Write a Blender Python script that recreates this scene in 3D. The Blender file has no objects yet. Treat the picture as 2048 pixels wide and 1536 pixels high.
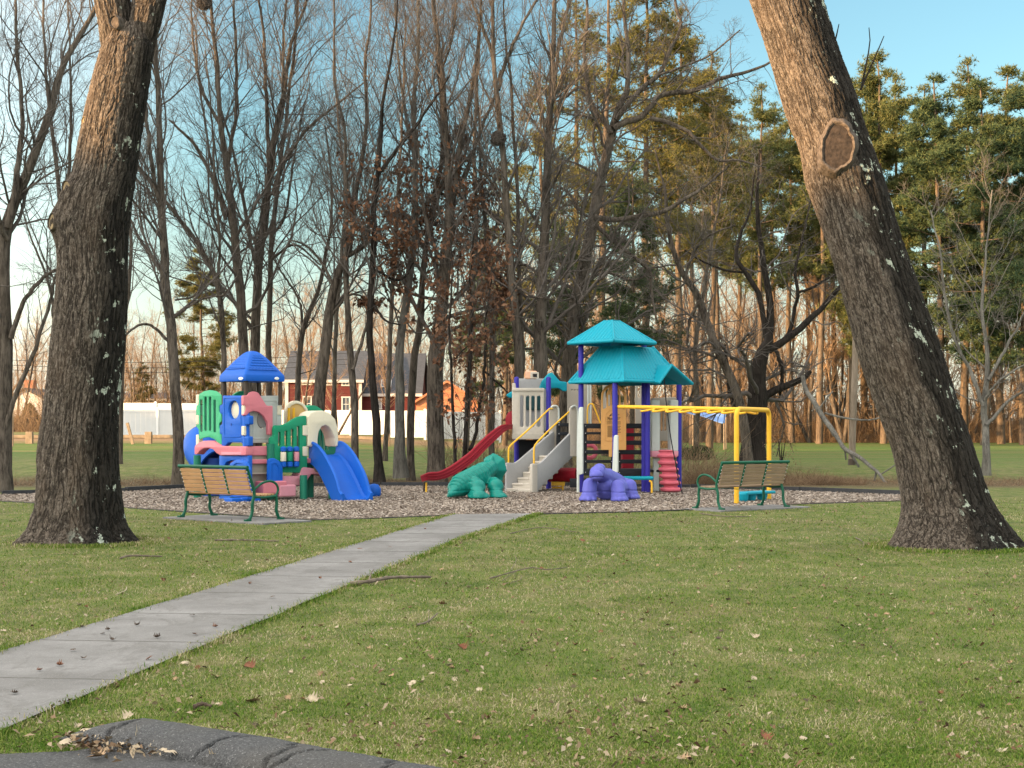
import bpy, bmesh, math, random
import numpy as np
from mathutils import Vector, Matrix, noise as mnoise
from mathutils.geometry import tessellate_polygon
R = math.radians
SC = bpy.context.scene
COL = SC.collection
# ------------------------------------------------------------------ camera, sky, sun, exposure
FPX, HOR, EYE = 3000.0, 860.0, 1.55            # focal length and horizon in pixels of the 2048 px wide frame, eye height in m
cam = bpy.data.cameras.new("camera"); camo = bpy.data.objects.new("camera", cam); COL.objects.link(camo)
cam.sensor_width = 36.0; cam.lens = 36.0*FPX/2048.0
camo.location = (0, 0, EYE); camo.rotation_euler = (R(90), 0, 0)
cam.shift_y = (HOR-768.0)/2048.0
cam.clip_start = 0.1; cam.clip_end = 3000
SC.camera = camo
SKY_FILL = 16.8
SUN_EL = R(8.0); SUN_D = np.array([0.90, 0.436])      # direction the light travels over the ground
world = bpy.data.worlds.new("World"); SC.world = world; world.use_nodes = True
wn, wl = world.node_tree.nodes, world.node_tree.links
bg = wn["Background"]
sky = wn.new("ShaderNodeTexSky"); sky.sky_type = 'NISHITA'; sky.sun_disc = False
sky.sun_elevation = SUN_EL; sky.sun_rotation = math.atan2(-SUN_D[0], -SUN_D[1])
sky.air_density = 1.0; sky.dust_density = 0.25; sky.ozone_density = 1.2
# added fill glow sunward and overhead lifts the ground; low sky ahead without it
tc = wn.new("ShaderNodeTexCoord"); sep = wn.new("ShaderNodeSeparateXYZ"); wl.new(tc.outputs["Generated"], sep.inputs[0])
def wmath(op, a, b=0.0, clamp=False):
    m = wn.new("ShaderNodeMath"); m.operation = op; m.use_clamp = clamp
    for k, v_ in ((0, a), (1, b)):
        if hasattr(v_, "links"): wl.new(v_, m.inputs[k])
        else: m.inputs[k].default_value = v_
    return m.outputs[0]
up_ = wmath('MULTIPLY', wmath('SUBTRACT', sep.outputs[2], .30), 2.8, True)
dt = wn.new("ShaderNodeVectorMath"); dt.operation = 'DOT_PRODUCT'; wl.new(tc.outputs["Generated"], dt.inputs[0]); dt.inputs[1].default_value = (-.89, -.43, .16)
west = wmath('MULTIPLY', wmath('ADD', dt.outputs["Value"], .22), .9, True)
hz = wmath('MAXIMUM', wmath('MULTIPLY', up_, .42), west)
hc = wn.new("ShaderNodeMix"); hc.data_type = 'RGBA'; hc.inputs[6].default_value = (0, 0, 0, 1); hc.inputs[7].default_value = (SKY_FILL*1.0, SKY_FILL*.90, SKY_FILL*.78, 1); wl.new(hz, hc.inputs[0])
ad = wn.new("ShaderNodeMix"); ad.data_type = 'RGBA'; ad.blend_type = 'ADD'; ad.inputs[0].default_value = 1.0
bw = wn.new("ShaderNodeRGBToBW"); wl.new(sky.outputs[0], bw.inputs[0])
gr = wn.new("ShaderNodeMix"); gr.data_type = 'RGBA'; gr.blend_type = 'MULTIPLY'; gr.inputs[0].default_value = 1.0; gr.inputs[7].default_value = (1.03, .985, .95, 1); wl.new(bw.outputs[0], gr.inputs[6])
lowm = wn.new("ShaderNodeMix"); lowm.data_type = 'RGBA'; wl.new(wmath('MULTIPLY', wmath('SUBTRACT', .17, sep.outputs[2]), 4.6, True), lowm.inputs[0])      # pale haze low over the horizon
tn = wn.new('ShaderNodeMix'); tn.data_type = 'RGBA'; tn.blend_type = 'MULTIPLY'; tn.inputs[0].default_value = 1.0; tn.inputs[7].default_value = (.80, 1.02, 1.03, 1); wl.new(sky.outputs[0], tn.inputs[6])
wl.new(tn.outputs[2], lowm.inputs[6]); wl.new(gr.outputs[2], lowm.inputs[7]); wl.new(lowm.outputs[2], ad.inputs[6]); wl.new(hc.outputs[2], ad.inputs[7]); wl.new(ad.outputs[2], bg.inputs[0]); bg.inputs[1].default_value = 0.072
sun = bpy.data.lights.new("sun", 'SUN'); suno = bpy.data.objects.new("sun", sun); COL.objects.link(suno)
sun.energy = 5.0; sun.angle = R(0.5); sun.color = (1.0, 0.62, 0.29)
suno.rotation_euler = Vector((SUN_D[0]*math.cos(SUN_EL), SUN_D[1]*math.cos(SUN_EL), -math.sin(SUN_EL))).to_track_quat('-Z', 'Y').to_euler()
suno.location = (-40, -20, 20)
SC.view_settings.view_transform = 'Standard'; SC.view_settings.look = 'None'
SC.view_settings.exposure = 1.95; SC.view_settings.gamma = 1.0
try:
    SC.cycles.max_bounces = 5; SC.cycles.diffuse_bounces = 3; SC.cycles.glossy_bounces = 2
    SC.cycles.transparent_max_bounces = 6; SC.cycles.use_denoising = True; SC.cycles.denoiser = 'OPENIMAGEDENOISE'
except Exception: pass

# ------------------------------------------------------------------ helpers
def W(px, py, Y):
    return np.array([(px-1024.0)/FPX*Y, Y, EYE-(py-HOR)/FPX*Y])
_Yk = [0, 41.5, 45, 50, 60, 80, 110, 200, 600]; _Zk = [0, 0, .05, .25, .35, .50, .63, 1.2, 4.0]
def gz(x, y):
    x = np.asarray(x, float); y = np.asarray(y, float)
    z = np.interp(y, _Yk, _Zk)
    rt = x/np.maximum(y, 1.0)
    lf = np.interp(rt, [-.11, -.08, .03], [1.0, .7, 0.0])
    return z + lf*.65*np.clip((y-45)/45, 0, 1.2)
def G(px, py):                                  # pixel -> point on the flat near ground
    Y = EYE*FPX/(py-HOR); return np.array([(px-1024.0)/FPX*Y, Y, 0.0])
def tag(o, label=None, cat=None, group=None, kind=None):
    if label: o['label'] = label
    if cat: o['category'] = cat
    if group: o['group'] = group
    if kind: o['kind'] = kind
    return o
def thing(name, loc, label, cat, group=None, rz=0.0):
    o = bpy.data.objects.new(name, None); COL.objects.link(o); o.empty_display_size = .3
    o.location = Vector([float(c) for c in loc]); o.rotation_euler = (0, 0, rz)
    return tag(o, label, cat, group)
def origin(parent):
    t = Vector((0, 0, 0)); p = parent
    while p is not None:
        t += p.location; p = p.parent
    return np.array(t)
def link(name, me, mat, parent=None, world_coords=True):
    o = bpy.data.objects.new(name, me); COL.objects.link(o)
    if mat is not None: me.materials.append(mat)
    if parent is not None:
        o.parent = parent
        if world_coords:
            t = origin(parent)
            me.transform(Matrix.Translation(Vector([float(-c) for c in t])))
    return o
def mesh_np(name, V, F, smooth=False):
    """V (n,3); F (m,k) index array, k = 3 or 4 (or list of such arrays)."""
    Fs = F if isinstance(F, list) else [F]
    Fs = [np.asarray(f, np.int32) for f in Fs if len(f)]
    me = bpy.data.meshes.new(name)
    V = np.asarray(V, np.float32)
    me.vertices.add(len(V)); me.vertices.foreach_set("co", V.ravel())
    nl = sum(f.size for f in Fs); npoly = sum(len(f) for f in Fs)
    me.loops.add(nl); me.polygons.add(npoly)
    me.loops.foreach_set("vertex_index", np.concatenate([f.ravel() for f in Fs]))
    tot = np.concatenate([np.full(len(f), f.shape[1], np.int32) for f in Fs])
    st = np.concatenate([[0], np.cumsum(tot)[:-1]]).astype(np.int32)
    me.polygons.foreach_set("loop_start", st)
    if smooth: me.polygons.foreach_set("use_smooth", np.ones(npoly, bool))
    me.update(calc_edges=True); me.validate()
    return me
def frames(P):
    T = np.gradient(P, axis=1); T /= np.linalg.norm(T, axis=2, keepdims=True)+1e-9
    D = P[:, -1]-P[:, 0]; D = D/(np.linalg.norm(D, axis=1, keepdims=True)+1e-9)
    ref = np.where(np.abs(D[:, 2:3]) < .85, np.array([[0, 0, 1.]]), np.array([[1., 0, 0]]))
    A = np.cross(D, ref); A /= np.linalg.norm(A, axis=1, keepdims=True)+1e-9
    A = np.repeat(A[:, None, :], P.shape[1], 1)
    A = A-(A*T).sum(2, keepdims=True)*T; A /= np.linalg.norm(A, axis=2, keepdims=True)+1e-9
    return T, A, np.cross(T, A)
def tubes_np(P, r, S):
    """P (N,K,3), r (N,K) -> verts, quads"""
    N, K = r.shape
    _, A, B = frames(P)
    a = np.arange(S)*2*math.pi/S
    V = P[:, :, None, :]+r[:, :, None, None]*(A[:, :, None, :]*np.cos(a)[None, None, :, None]+B[:, :, None, :]*np.sin(a)[None, None, :, None])
    idx = np.arange(N*K*S).reshape(N, K, S)
    q = np.stack([idx[:, :-1], np.roll(idx[:, :-1], -1, 2), np.roll(idx[:, 1:], -1, 2), idx[:, 1:]], -1).reshape(-1, 4)
    return V.reshape(-1, 3), q
class MB:
    def __init__(s): s.v = []; s.f = []; s.n = 0
    def add(s, V, F):
        V = np.asarray(V, float)
        s.v.append(V); s.f += [tuple(int(i)+s.n for i in f) for f in F]; s.n += len(V); return s
    def box(s, c, size, M=None):
        c = np.asarray(c, float); h = np.asarray(size, float)/2
        V = np.array([[x, y, z] for x in (-1, 1) for y in (-1, 1) for z in (-1, 1)])*h
        if M is not None: V = V@np.asarray(M, float).T
        return s.add(V+c, [(0, 1, 3, 2), (4, 6, 7, 5), (0, 4, 5, 1), (2, 3, 7, 6), (0, 2, 6, 4), (1, 5, 7, 3)])
    def bar(s, p, q, w, h, up=(0, 0, 1)):
        p = np.asarray(p, float); q = np.asarray(q, float); d = q-p; L = np.linalg.norm(d); d = d/L
        u = np.asarray(up, float); a = np.cross(d, u); a /= np.linalg.norm(a)+1e-9; b = np.cross(a, d)
        return s.box((p+q)/2, (L, w, h), np.stack([d, a, b], 1))
    def tube(s, pts, r, n=12, cap=True):
        P = np.asarray(pts, float); r = np.full(len(P), r, float) if np.isscalar(r) else np.asarray(r, float)
        V, q = tubes_np(P[None], r[None], n)
        F = [tuple(x) for x in q]
        if cap: F += [tuple(range(n))[::-1], tuple(range((len(P)-1)*n, len(P)*n))]
        return s.add(V, F)
    def lathe(s, prof, c=(0, 0, 0), n=24):
        P = np.array([[c[0], c[1], c[2]+z] for _, z in prof]); V = []
        for k, (r, z) in enumerate(prof):
            for i in range(n):
                a = 2*math.pi*i/n; V.append(P[k]+[r*math.cos(a), r*math.sin(a), 0])
        F = [(k*n+i, k*n+(i+1) % n, (k+1)*n+(i+1) % n, (k+1)*n+i) for k in range(len(prof)-1) for i in range(n)]
        F += [tuple(range(n))[::-1], tuple(range((len(prof)-1)*n, len(prof)*n))]
        return s.add(V, F)
    def build(s, name, mat, parent=None, smooth=False, bevel=0.0, world_coords=True, seg=2):
        me = bpy.data.meshes.new(name)
        me.from_pydata([tuple(map(float, p)) for p in np.concatenate(s.v)], [], s.f); me.validate()
        if bevel:
            bm = bmesh.new(); bm.from_mesh(me)
            es = [e for e in bm.edges if len(e.link_faces) == 2 and e.calc_face_angle(0) > .6]
            bmesh.ops.bevel(bm, geom=es, offset=bevel, segments=seg, affect='EDGES', clamp_overlap=True, profile=.5)
            bm.to_mesh(me); bm.free()
        o = link(name, me, mat, parent, world_coords)
        if smooth: shade(o)
        return o
def shade(o, ang=40):
    me = o.data
    me.polygons.foreach_set("use_smooth", np.ones(len(me.polygons), bool))
    try: me.set_sharp_from_angle(angle=R(ang))
    except Exception: pass
    return o
def crom(P, n):
    """Catmull-Rom resample of a polyline to n points"""
    P = np.asarray(P, float)
    if len(P) == 2: P = np.stack([P[0], (P[0]+P[1])/2, P[1]])
    Q = np.concatenate([[2*P[0]-P[1]], P, [2*P[-1]-P[-2]]])
    d = np.concatenate([[0], np.cumsum(np.linalg.norm(np.diff(P[:, :3], axis=0), axis=1)+1e-6)]); d /= d[-1]
    out = []
    for t in np.linspace(0, 1, n):
        i = min(int(np.searchsorted(d, t, 'right'))-1, len(P)-2); u = (t-d[i])/(d[i+1]-d[i])
        a, b, c, e = Q[i], Q[i+1], Q[i+2], Q[i+3]
        out.append(.5*((2*b)+(-a+c)*u+(2*a-5*b+4*c-e)*u*u+(-a+3*b-3*c+e)*u**3))
    return np.array(out)
# 2-D outline helpers
def ell(cx, cy, rx, ry, n=28): return [(cx+rx*math.cos(2*math.pi*i/n), cy+ry*math.sin(2*math.pi*i/n)) for i in range(n)]
def pill(cx, y0, y1, w, n=6):
    h = w/2; a = [math.pi*i/n for i in range(n+1)]
    lo, hi = min(y0, y1)+h, max(y0, y1)-h
    return [(cx+h*math.cos(t), hi+h*math.sin(t)) for t in a]+[(cx-h*math.cos(t), lo-h*math.sin(t)) for t in a]
def rnd(pts, r, n=4):
    out = []; N = len(pts)
    for i in range(N):
        p0, p, p1 = (np.array(pts[k % N], float) for k in (i-1, i, i+1))
        a, b = p0-p, p1-p; la, lb = np.linalg.norm(a), np.linalg.norm(b)
        q = min(r, la*.45, lb*.45)
        s, e = p+a/la*q, p+b/lb*q
        for k in range(n+1):
            t = k/n; out.append(tuple((1-t)**2*s+2*t*(1-t)*p+t*t*e))
    return out
class Plane:
    """vertical plane through P0 (x,y) running along unit direction d; traces pixels of the picture on it"""
    def __init__(s, P0, d):
        s.P = np.array(P0, float); s.d = np.array(d, float)/np.linalg.norm(d)
        s.U = np.array([s.d[0], s.d[1], 0]); s.N = np.cross(s.U, [0, 0, 1.0])     # N points towards the viewer's side
    def tr(s, px, py):
        k = (px-1024.0)/FPX
        t = (k*s.P[1]-s.P[0])/(s.d[0]-k*s.d[1]); Y = s.P[1]+t*s.d[1]
        return (t, EYE-(py-HOR)/FPX*Y)
    def trs(s, pts): return [s.tr(*p) for p in pts]
    def pt(s, t, z, off=0.0): return np.array([s.P[0], s.P[1], 0])+s.U*t+np.array([0, 0, z])+s.N*off
    def off(s, o): return Plane(s.P+s.N[:2]*o, s.d)
def plate(name, pl, outline, holes, thick, mat, parent, bev=.012, px=True, dz=0.0):
    """solid plate with rounded rims in plane pl; front face at pl, thickness goes away from the viewer"""
    loops = [outline]+list(holes)
    if px: loops = [pl.trs(l) for l in loops]
    L2 = []
    for k, l in enumerate(loops):
        a = np.array(l, float)
        keep = np.linalg.norm(a-np.roll(a, 1, 0), axis=1) > 1e-4; a = a[keep]
        ar = .5*np.sum(a[:, 0]*np.roll(a[:, 1], -1)-np.roll(a[:, 0], -1)*a[:, 1])
        if (ar > 0) != (k == 0): a = a[::-1]
        L2.append(a)
    def inset(a, o):
        e0 = a-np.roll(a, 1, 0); e1 = np.roll(a, -1, 0)-a
        e0 = e0/np.linalg.norm(e0, axis=1, keepdims=True); e1 = e1/np.linalg.norm(e1, axis=1, keepdims=True)
        n = np.stack([-(e0+e1)[:, 1], (e0+e1)[:, 0]], 1); l = np.linalg.norm(n, axis=1, keepdims=True); n = n/np.maximum(l, 1e-6)
        c = np.maximum((n*np.stack([-e0[:, 1], e0[:, 0]], 1)).sum(1, keepdims=True), .5)
        return a+n*o/c
    mb = MB()
    ring = [(bev, 0.0), (bev*.3, -bev*.3), (0, -bev), (0, -thick+bev), (bev*.3, -thick+bev*.3), (bev, -thick)]
    V = []; F = []; base = []
    for a in L2:
        m = len(a); b0 = len(V); base.append((b0, m))
        for (ins, dep) in ring:
            for (t, z) in inset(a, ins): V.append(pl.pt(t, z+dz, dep))
        for k in range(len(ring)-1):
            for i in range(m):
                j = (i+1) % m
                F.append((b0+k*m+i, b0+(k+1)*m+i, b0+(k+1)*m+j, b0+k*m+j))
    for lev, rev in ((0, False), (len(ring)-1, True)):
        ii = [b0+lev*m+i for (b0, m) in base for i in range(m)]
        poly = [[Vector((float(x), float(y), 0)) for x, y in inset(a, bev)] for a in L2]
        for tri in tessellate_polygon(poly):
            t = [ii[k] for k in tri]
            p = [np.concatenate([poly_[:2] for poly_ in [Vector(v)]]) for v in []]
            F.append(tuple(t))
    mb.add(V, F)
    o = mb.build(name, mat, parent)
    bm = bmesh.new(); bm.from_mesh(o.data); bmesh.ops.recalc_face_normals(bm, faces=bm.faces); bm.to_mesh(o.data); bm.free()
    shade(o, 30)
    return o
# ------------------------------------------------------------------ materials
class NT:
    def __init__(s, name):
        s.m = bpy.data.materials.new(name); s.m.use_nodes = True
        s.n = s.m.node_tree.nodes; s.l = s.m.node_tree.links
        s.b = s.n["Principled BSDF"]
    def new(s, t, **kw):
        n = s.n.new("ShaderNode"+t)
        for k, v in kw.items(): setattr(n, k, v)
        return n
    def val(s, sock, v):
        if hasattr(v, "is_linked") or hasattr(v, "links"): s.l.new(v, sock)
        else: sock.default_value = v
    def coord(s, kind="Object", scale=(1, 1, 1)):
        t = s.new("TexCoord"); mp = s.new("Mapping"); mp.inputs["Scale"].default_value = scale
        s.l.new(t.outputs[kind], mp.inputs[0]); return mp.outputs[0]
    def pos(s, scale=(1, 1, 1)):
        g = s.new("NewGeometry"); mp = s.new("Mapping"); mp.inputs["Scale"].default_value = scale
        s.l.new(g.outputs["Position"], mp.inputs[0]); return mp.outputs[0]
    def attr(s, name, scale=(1, 1, 1)):
        a = s.new("Attribute", attribute_name=name); mp = s.new("Mapping"); mp.inputs["Scale"].default_value = scale
        s.l.new(a.outputs["Vector"], mp.inputs[0]); return mp.outputs[0]
    def noise(s, vec, scale, detail=4, rough=.55, dist=0.0):
        n = s.new("TexNoise"); n.inputs["Scale"].default_value = scale; n.inputs["Detail"].default_value = detail
        n.inputs["Roughness"].default_value = rough; n.inputs["Distortion"].default_value = dist
        if vec is not None: s.l.new(vec, n.inputs["Vector"])
        return n.outputs["Fac"]
    def ramp(s, fac, stops, interp='LINEAR'):
        r = s.new("ValToRGB"); r.color_ramp.interpolation = interp; e = r.color_ramp.elements
        while len(e) < len(stops): e.new(.5)
        for k, (p, c) in enumerate(stops):
            e[k].position = p; e[k].color = (c, c, c, 1) if np.isscalar(c) else (*c, 1)
        s.l.new(fac, r.inputs[0]); return r.outputs[0]
    def mix(s, fac, a, b, mode='MIX'):
        m = s.new("Mix", data_type='RGBA', blend_type=mode)
        for sk, v in ((m.inputs[0], fac), (m.inputs[6], a), (m.inputs[7], b)):
            if isinstance(v, tuple): v = (*v, 1)
            s.val(sk, v)
        return m.outputs[2]
    def math(s, op, a, b=0.0, c=None):
        m = s.new("Math", operation=op); s.val(m.inputs[0], a); s.val(m.inputs[1], b)
        if c is not None: s.val(m.inputs[2], c)
        return m.outputs[0]
    def bump(s, h, dist=.02, strength=1.0, nrm=None):
        b = s.new("Bump"); b.inputs["Distance"].default_value = dist; b.inputs["Strength"].default_value = strength
        s.l.new(h, b.inputs["Height"])
        if nrm is not None: s.l.new(nrm, b.inputs["Normal"])
        s.l.new(b.outputs[0], s.b.inputs["Normal"]); return b.outputs[0]
    def base(s, c, rough=.6, spec=.5):
        s.val(s.b.inputs["Base Color"], (*c, 1) if isinstance(c, tuple) else c)
        s.val(s.b.inputs["Roughness"], rough); s.b.inputs["Specular IOR Level"].default_value = spec
        return s.m
def plastic(name, c, rough=.38, dirt=.32, bump=0.0):
    t = NT(name); v = t.pos()
    n = t.noise(v, 2.2, 5, .6); n2 = t.noise(v, 14, 3, .6); n3 = t.noise(t.pos((6, 6, .6)), 5, 4, .6)
    fade = tuple(min(1, x*.92+.014) for x in c); dark = tuple(x*.70+.004 for x in c)
    col = t.mix(t.ramp(n, [(.35, 0), (.7, dirt*1.6)]), c, fade)
    col = t.mix(t.ramp(n2, [(.55, 0), (.75, dirt)]), col, dark)
    col = t.mix(t.ramp(n3, [(.58, 0), (.72, dirt*.8)]), col, tuple(x*.75+.02 for x in c))
    t.base(col, t.math('MULTIPLY_ADD', n, .3, rough), .22)
    t.bump(t.math('ADD', n, t.math('MULTIPLY', n2, .25)), .01, .35)
    return t.m
def flat(name, c, rough=.7, var=.25, scale=8, bump=.0, spec=.3, sc=(1, 1, 1)):
    t = NT(name); v = t.pos(sc); n = t.noise(v, scale, 5, .6)
    col = t.mix(t.ramp(n, [(.3, 0), (.75, 1)]), tuple(x*(1-var) for x in c), tuple(min(1, x*(1+var)) for x in c))
    t.base(col, rough, spec)
    if bump: t.bump(n, bump, .7)
    return t.m
def islands(name, stops, rough=.75, trans=0.0, spec=.2):
    t = NT(name); g = t.new("NewGeometry")
    col = t.ramp(g.outputs["Random Per Island"], stops)
    t.base(col, rough, spec)
    if trans:
        d = t.new("BsdfTranslucent"); t.l.new(col, d.inputs[0]); ms = t.new("MixShader"); ms.inputs[0].default_value = trans
        t.l.new(t.b.outputs[0], ms.inputs[1]); t.l.new(d.outputs[0], ms.inputs[2])
        t.l.new(ms.outputs[0], t.n["Material Output"].inputs["Surface"])
    return t.m
M = {}
M['blue'] = plastic('blue_plastic', (.003, .092, .46))
M['blue_dark'] = plastic('dark_blue_plastic', (.01, .05, .26))
M['green'] = plastic('green_plastic', (.010, .24, .12))
M['green_light'] = plastic('light_green_plastic', (.045, .36, .17))
M['green_dark'] = plastic('dark_green_plastic', (.012, .16, .10))
M['pink'] = plastic('pink_plastic', (.58, .18, .215))
M['cream'] = plastic('cream_plastic', (.66, .60, .46))
M['grey_white'] = plastic('grey_white_plastic', (.47, .50, .47))
M['taupe'] = plastic('taupe_plastic', (.34, .30, .25))
M['amber'] = plastic('amber_plastic', (.55, .36, .13), .25)
M['brown'] = flat('brown_metal', (.05, .035, .025), .5)
M['teal'] = plastic('teal_plastic', (.001, .255, .345))
M['teal_dino'] = plastic('sea_green_plastic', (.003, .19, .155), .2)
M['purple'] = plastic('violet_plastic', (.098, .104, .42), .36)
M['violet_post'] = plastic('violet_blue_paint', (.026, .02, .26), .35)
M['red'] = plastic('red_plastic', (.22, .004, .014), .35)
M['beige'] = plastic('beige_plastic', (.46, .42, .36))
M['grey'] = plastic('grey_plastic', (.33, .33, .33))
M['peach'] = plastic('peach_plastic', (.62, .36, .24))
M['rose'] = plastic('rose_plastic', (.55, .115, .155))
M['rose_light'] = plastic('pale_rose_plastic', (.58, .25, .30))
M['orange_tan'] = plastic('tan_orange_plastic', (.60, .31, .10))
M['yellow'] = plastic('yellow_paint', (.75, .42, .03), .35)
M['black'] = plastic('black_lumber', (.012, .014, .018), .5)
M['bolt'] = flat('bolt_metal', (.5, .5, .5), .35)
M['rope'] = flat('black_rope', (.012, .012, .014), .8)
M['ink'] = flat('printed_ink', (.035, .02, .012), .8, .1)
M['white_plate'] = flat('white_plate', (.75, .75, .72), .5, .05)
M['bench_green'] = plastic('bench_green_paint', (.004, .085, .045), .32)
def wood_mat(name, a, b):
    t = NT(name); v = t.coord("Object", (1.2, 30, 30)); n = t.noise(v, 3, 5, .6); n2 = t.noise(t.coord("Object", (2, 3, 3)), 2, 3)
    col = t.mix(t.ramp(n, [(.3, 0), (.7, 1)]), a, b); col = t.mix(t.ramp(n2, [(.4, 0), (.75, .4)]), col, tuple(x*.6 for x in a))
    g = t.new("ObjectInfo"); col = t.mix(t.math('MULTIPLY', g.outputs["Random"], .35), col, tuple(x*.6 for x in a))
    t.base(col, .7, .3); t.bump(n, .003, .6); return t.m
M['slat'] = wood_mat('bench_slat_wood', (.44, .24, .11), (.58, .34, .17))
M['slat_grey'] = wood_mat('weathered_slat_wood', (.28, .19, .12), (.37, .26, .17))
# ground ---------------------------------------------------------------
def lawn():
    t = NT('lawn'); v = t.pos()
    big = t.noise(v, .22, 4, .6); mid = t.noise(v, 1.3, 5, .65, .4); fine = t.noise(v, 24, 4, .7); vf = t.noise(v, 90, 2, .7)
    st = t.noise(t.pos((1, .45, 1)), 3.2, 5, .7)
    green, dgreen, straw, brown = (.115, .165, .030), (.060, .10, .018), (.25, .21, .10), (.10, .07, .042)
    c = t.mix(t.ramp(mid, [(.35, 0), (.65, 1)]), dgreen, green)
    c = t.mix(t.ramp(st, [(.46, 0), (.68, .75)]), c, straw)
    c = t.mix(t.ramp(fine, [(.42, 0), (.7, .55)]), c, straw)
    c = t.mix(t.ramp(vf, [(.5, 0), (.72, .6)]), c, (.04, .045, .016))
    c = t.mix(t.ramp(big, [(.50, 0), (.66, .5)]), c, (.15, .12, .06))
    # bare, brown strip of the ditch behind the play area, worn ground further off
    sx = t.new("SeparateXYZ"); g = t.new("NewGeometry"); t.l.new(g.outputs["Position"], sx.inputs[0])
    y = t.math('ADD', sx.outputs[1], t.math('MULTIPLY', t.math('SUBTRACT', mid, .5), 4.0))
    ditch = t.ramp(t.math('DIVIDE', y, 200), [(.198, 0), (.206, 1), (.222, 1), (.236, 0)])
    c = t.mix(t.math('MULTIPLY', ditch, .85), c, t.mix(t.ramp(fine, [(.35, 0), (.65, 1)]), (.055, .032, .02), (.16, .11, .065)))
    far = t.ramp(t.math('DIVIDE', sx.outputs[1], 200), [(.25, 0), (.33, 1)])
    fg = t.mix(t.ramp(t.noise(t.pos((.02, .6, 1)), 1.0, 3), [(.42, 0), (.62, 1)]), (.065, .12, .022), (.13, .125, .04))
    c = t.mix(far, c, fg)
    leftw = t.ramp(t.math('ADD', t.math('DIVIDE', sx.outputs[0], 100), .5), [(.28, 1), (.50, .9), (.58, 0)])
    worn = t.ramp(t.math('DIVIDE', y, 200), [(.36, 0), (.40, 1), (.43, 1), (.47, .35)])
    c = t.mix(t.math('MULTIPLY', worn, leftw), c, (.20, .13, .07))
    t.base(c, .9, .15)
    h = t.math('ADD', t.math('MULTIPLY', fine, .6), vf); t.bump(h, .03, .9)
    return t.m
M['lawn'] = lawn()
def concrete():
    t = NT('concrete_path'); v = t.pos(); a = t.noise(v, .9, 5, .65); b = t.noise(v, 45, 3, .7); c3 = t.noise(v, 7, 4, .6)
    c = t.mix(t.ramp(a, [(.3, 0), (.7, 1)]), (.115, .111, .106), (.24, .235, .23))
    c = t.mix(t.ramp(b, [(.3, .55), (.6, 0)]), c, (.13, .125, .12)); c = t.mix(t.ramp(c3, [(.50, 0), (.72, .6)]), c, (.12, .115, .108)); c = t.mix(t.ramp(t.noise(t.pos((1.6, .7, 1)), 1.7, 6, .7, .8), [(.52, 0), (.60, .55), (.66, .15)]), c, (.105, .10, .092))
    vo = t.new("TexVoronoi"); vo.inputs["Scale"].default_value = 55; t.l.new(v, vo.inputs["Vector"])
    c = t.mix(t.ramp(vo.outputs["Distance"], [(.10, .55), (.24, 0)]), c, (.36, .35, .33))
    t.base(c, .88, .25); t.bump(t.math('ADD', b, c3), .006, .8); return t.m
M['concrete'] = concrete()
M['joint'] = flat('joint_dirt', (.125, .12, .11), .95)
def asphalt():
    t = NT('asphalt'); v = t.pos(); b = t.noise(v, 70, 3, .75); a = t.noise(v, 1.5, 4, .6)
    vo = t.new("TexVoronoi"); vo.inputs["Scale"].default_value = 150; t.l.new(v, vo.inputs["Vector"])
    c = t.mix(t.ramp(b, [(.35, 0), (.65, 1)]), (.045, .046, .048), (.105, .106, .108))
    c = t.mix(t.ramp(a, [(.45, 0), (.7, .5)]), c, (.10, .092, .08))
    c = t.mix(t.ramp(vo.outputs["Color"], [(.80, 0), (.9, .8)]), c, (.24, .24, .235))
    t.base(c, .85, .3); t.bump(t.math('ADD', b, vo.outputs["Distance"]), .012, .9); return t.m
M['asphalt'] = asphalt()
def mulch():
    t = NT('mulch_bed'); v = t.pos(); a = t.noise(v, .55, 4, .6); b = t.noise(t.pos((1, .5, 1)), 22, 4, .75); d = t.noise(v, 60, 2, .8)
    c = t.mix(t.ramp(b, [(.35, 0), (.66, 1)]), (.17, .13, .105), (.31, .255, .215))
    c = t.mix(t.ramp(a, [(.46, 0), (.62, .75)]), c, (.07, .045, .032)); c = t.mix(t.ramp(d, [(.58, 0), (.7, .6)]), c, (.36, .31, .27))
    t.base(c, .95, .15); t.bump(t.math('ADD', b, d), .05, 1.0); return t.m
M['mulch'] = mulch()
M['chips'] = islands('wood_chips', [(0, (.15, .115, .086)), (.3, (.26, .21, .165)), (.6, (.34, .285, .235)), (1, (.43, .385, .335))], .9)
def grass_mat():
    t = NT('grass_blades'); g = t.new("NewGeometry"); v = t.pos()
    p1 = t.noise(v, .55, 4, .62, .5); p2 = t.noise(t.pos((1, .6, 1)), 2.6, 4, .65)
    r = t.math('ADD', g.outputs["Random Per Island"], t.math('ADD', t.math('MULTIPLY', t.math('SUBTRACT', p1, .5), 2.1), t.math('MULTIPLY', t.math('SUBTRACT', p2, .5), 1.6)))
    col = t.ramp(r, [(0, (.055, .115, .012)), (.25, (.105, .180, .022)), (.5, (.155, .215, .036)), (.70, (.225, .235, .068)), (.85, (.32, .275, .145)), (1, (.42, .36, .225))])
    t.base(col, .85, .12)
    d = t.new("BsdfTranslucent"); t.l.new(col, d.inputs[0]); ms = t.new("MixShader"); ms.inputs[0].default_value = .25
    t.l.new(t.b.outputs[0], ms.inputs[1]); t.l.new(d.outputs[0], ms.inputs[2]); t.l.new(ms.outputs[0], t.n["Material Output"].inputs["Surface"])
    return t.m
M['grass'] = grass_mat()
M['leaf_tan'] = flat('dry_leaf_tan', (.30, .20, .115), .8, .3, 30)
M['leaf_pale'] = flat('dry_leaf_pale', (.38, .31, .22), .8, .25, 30)
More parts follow.
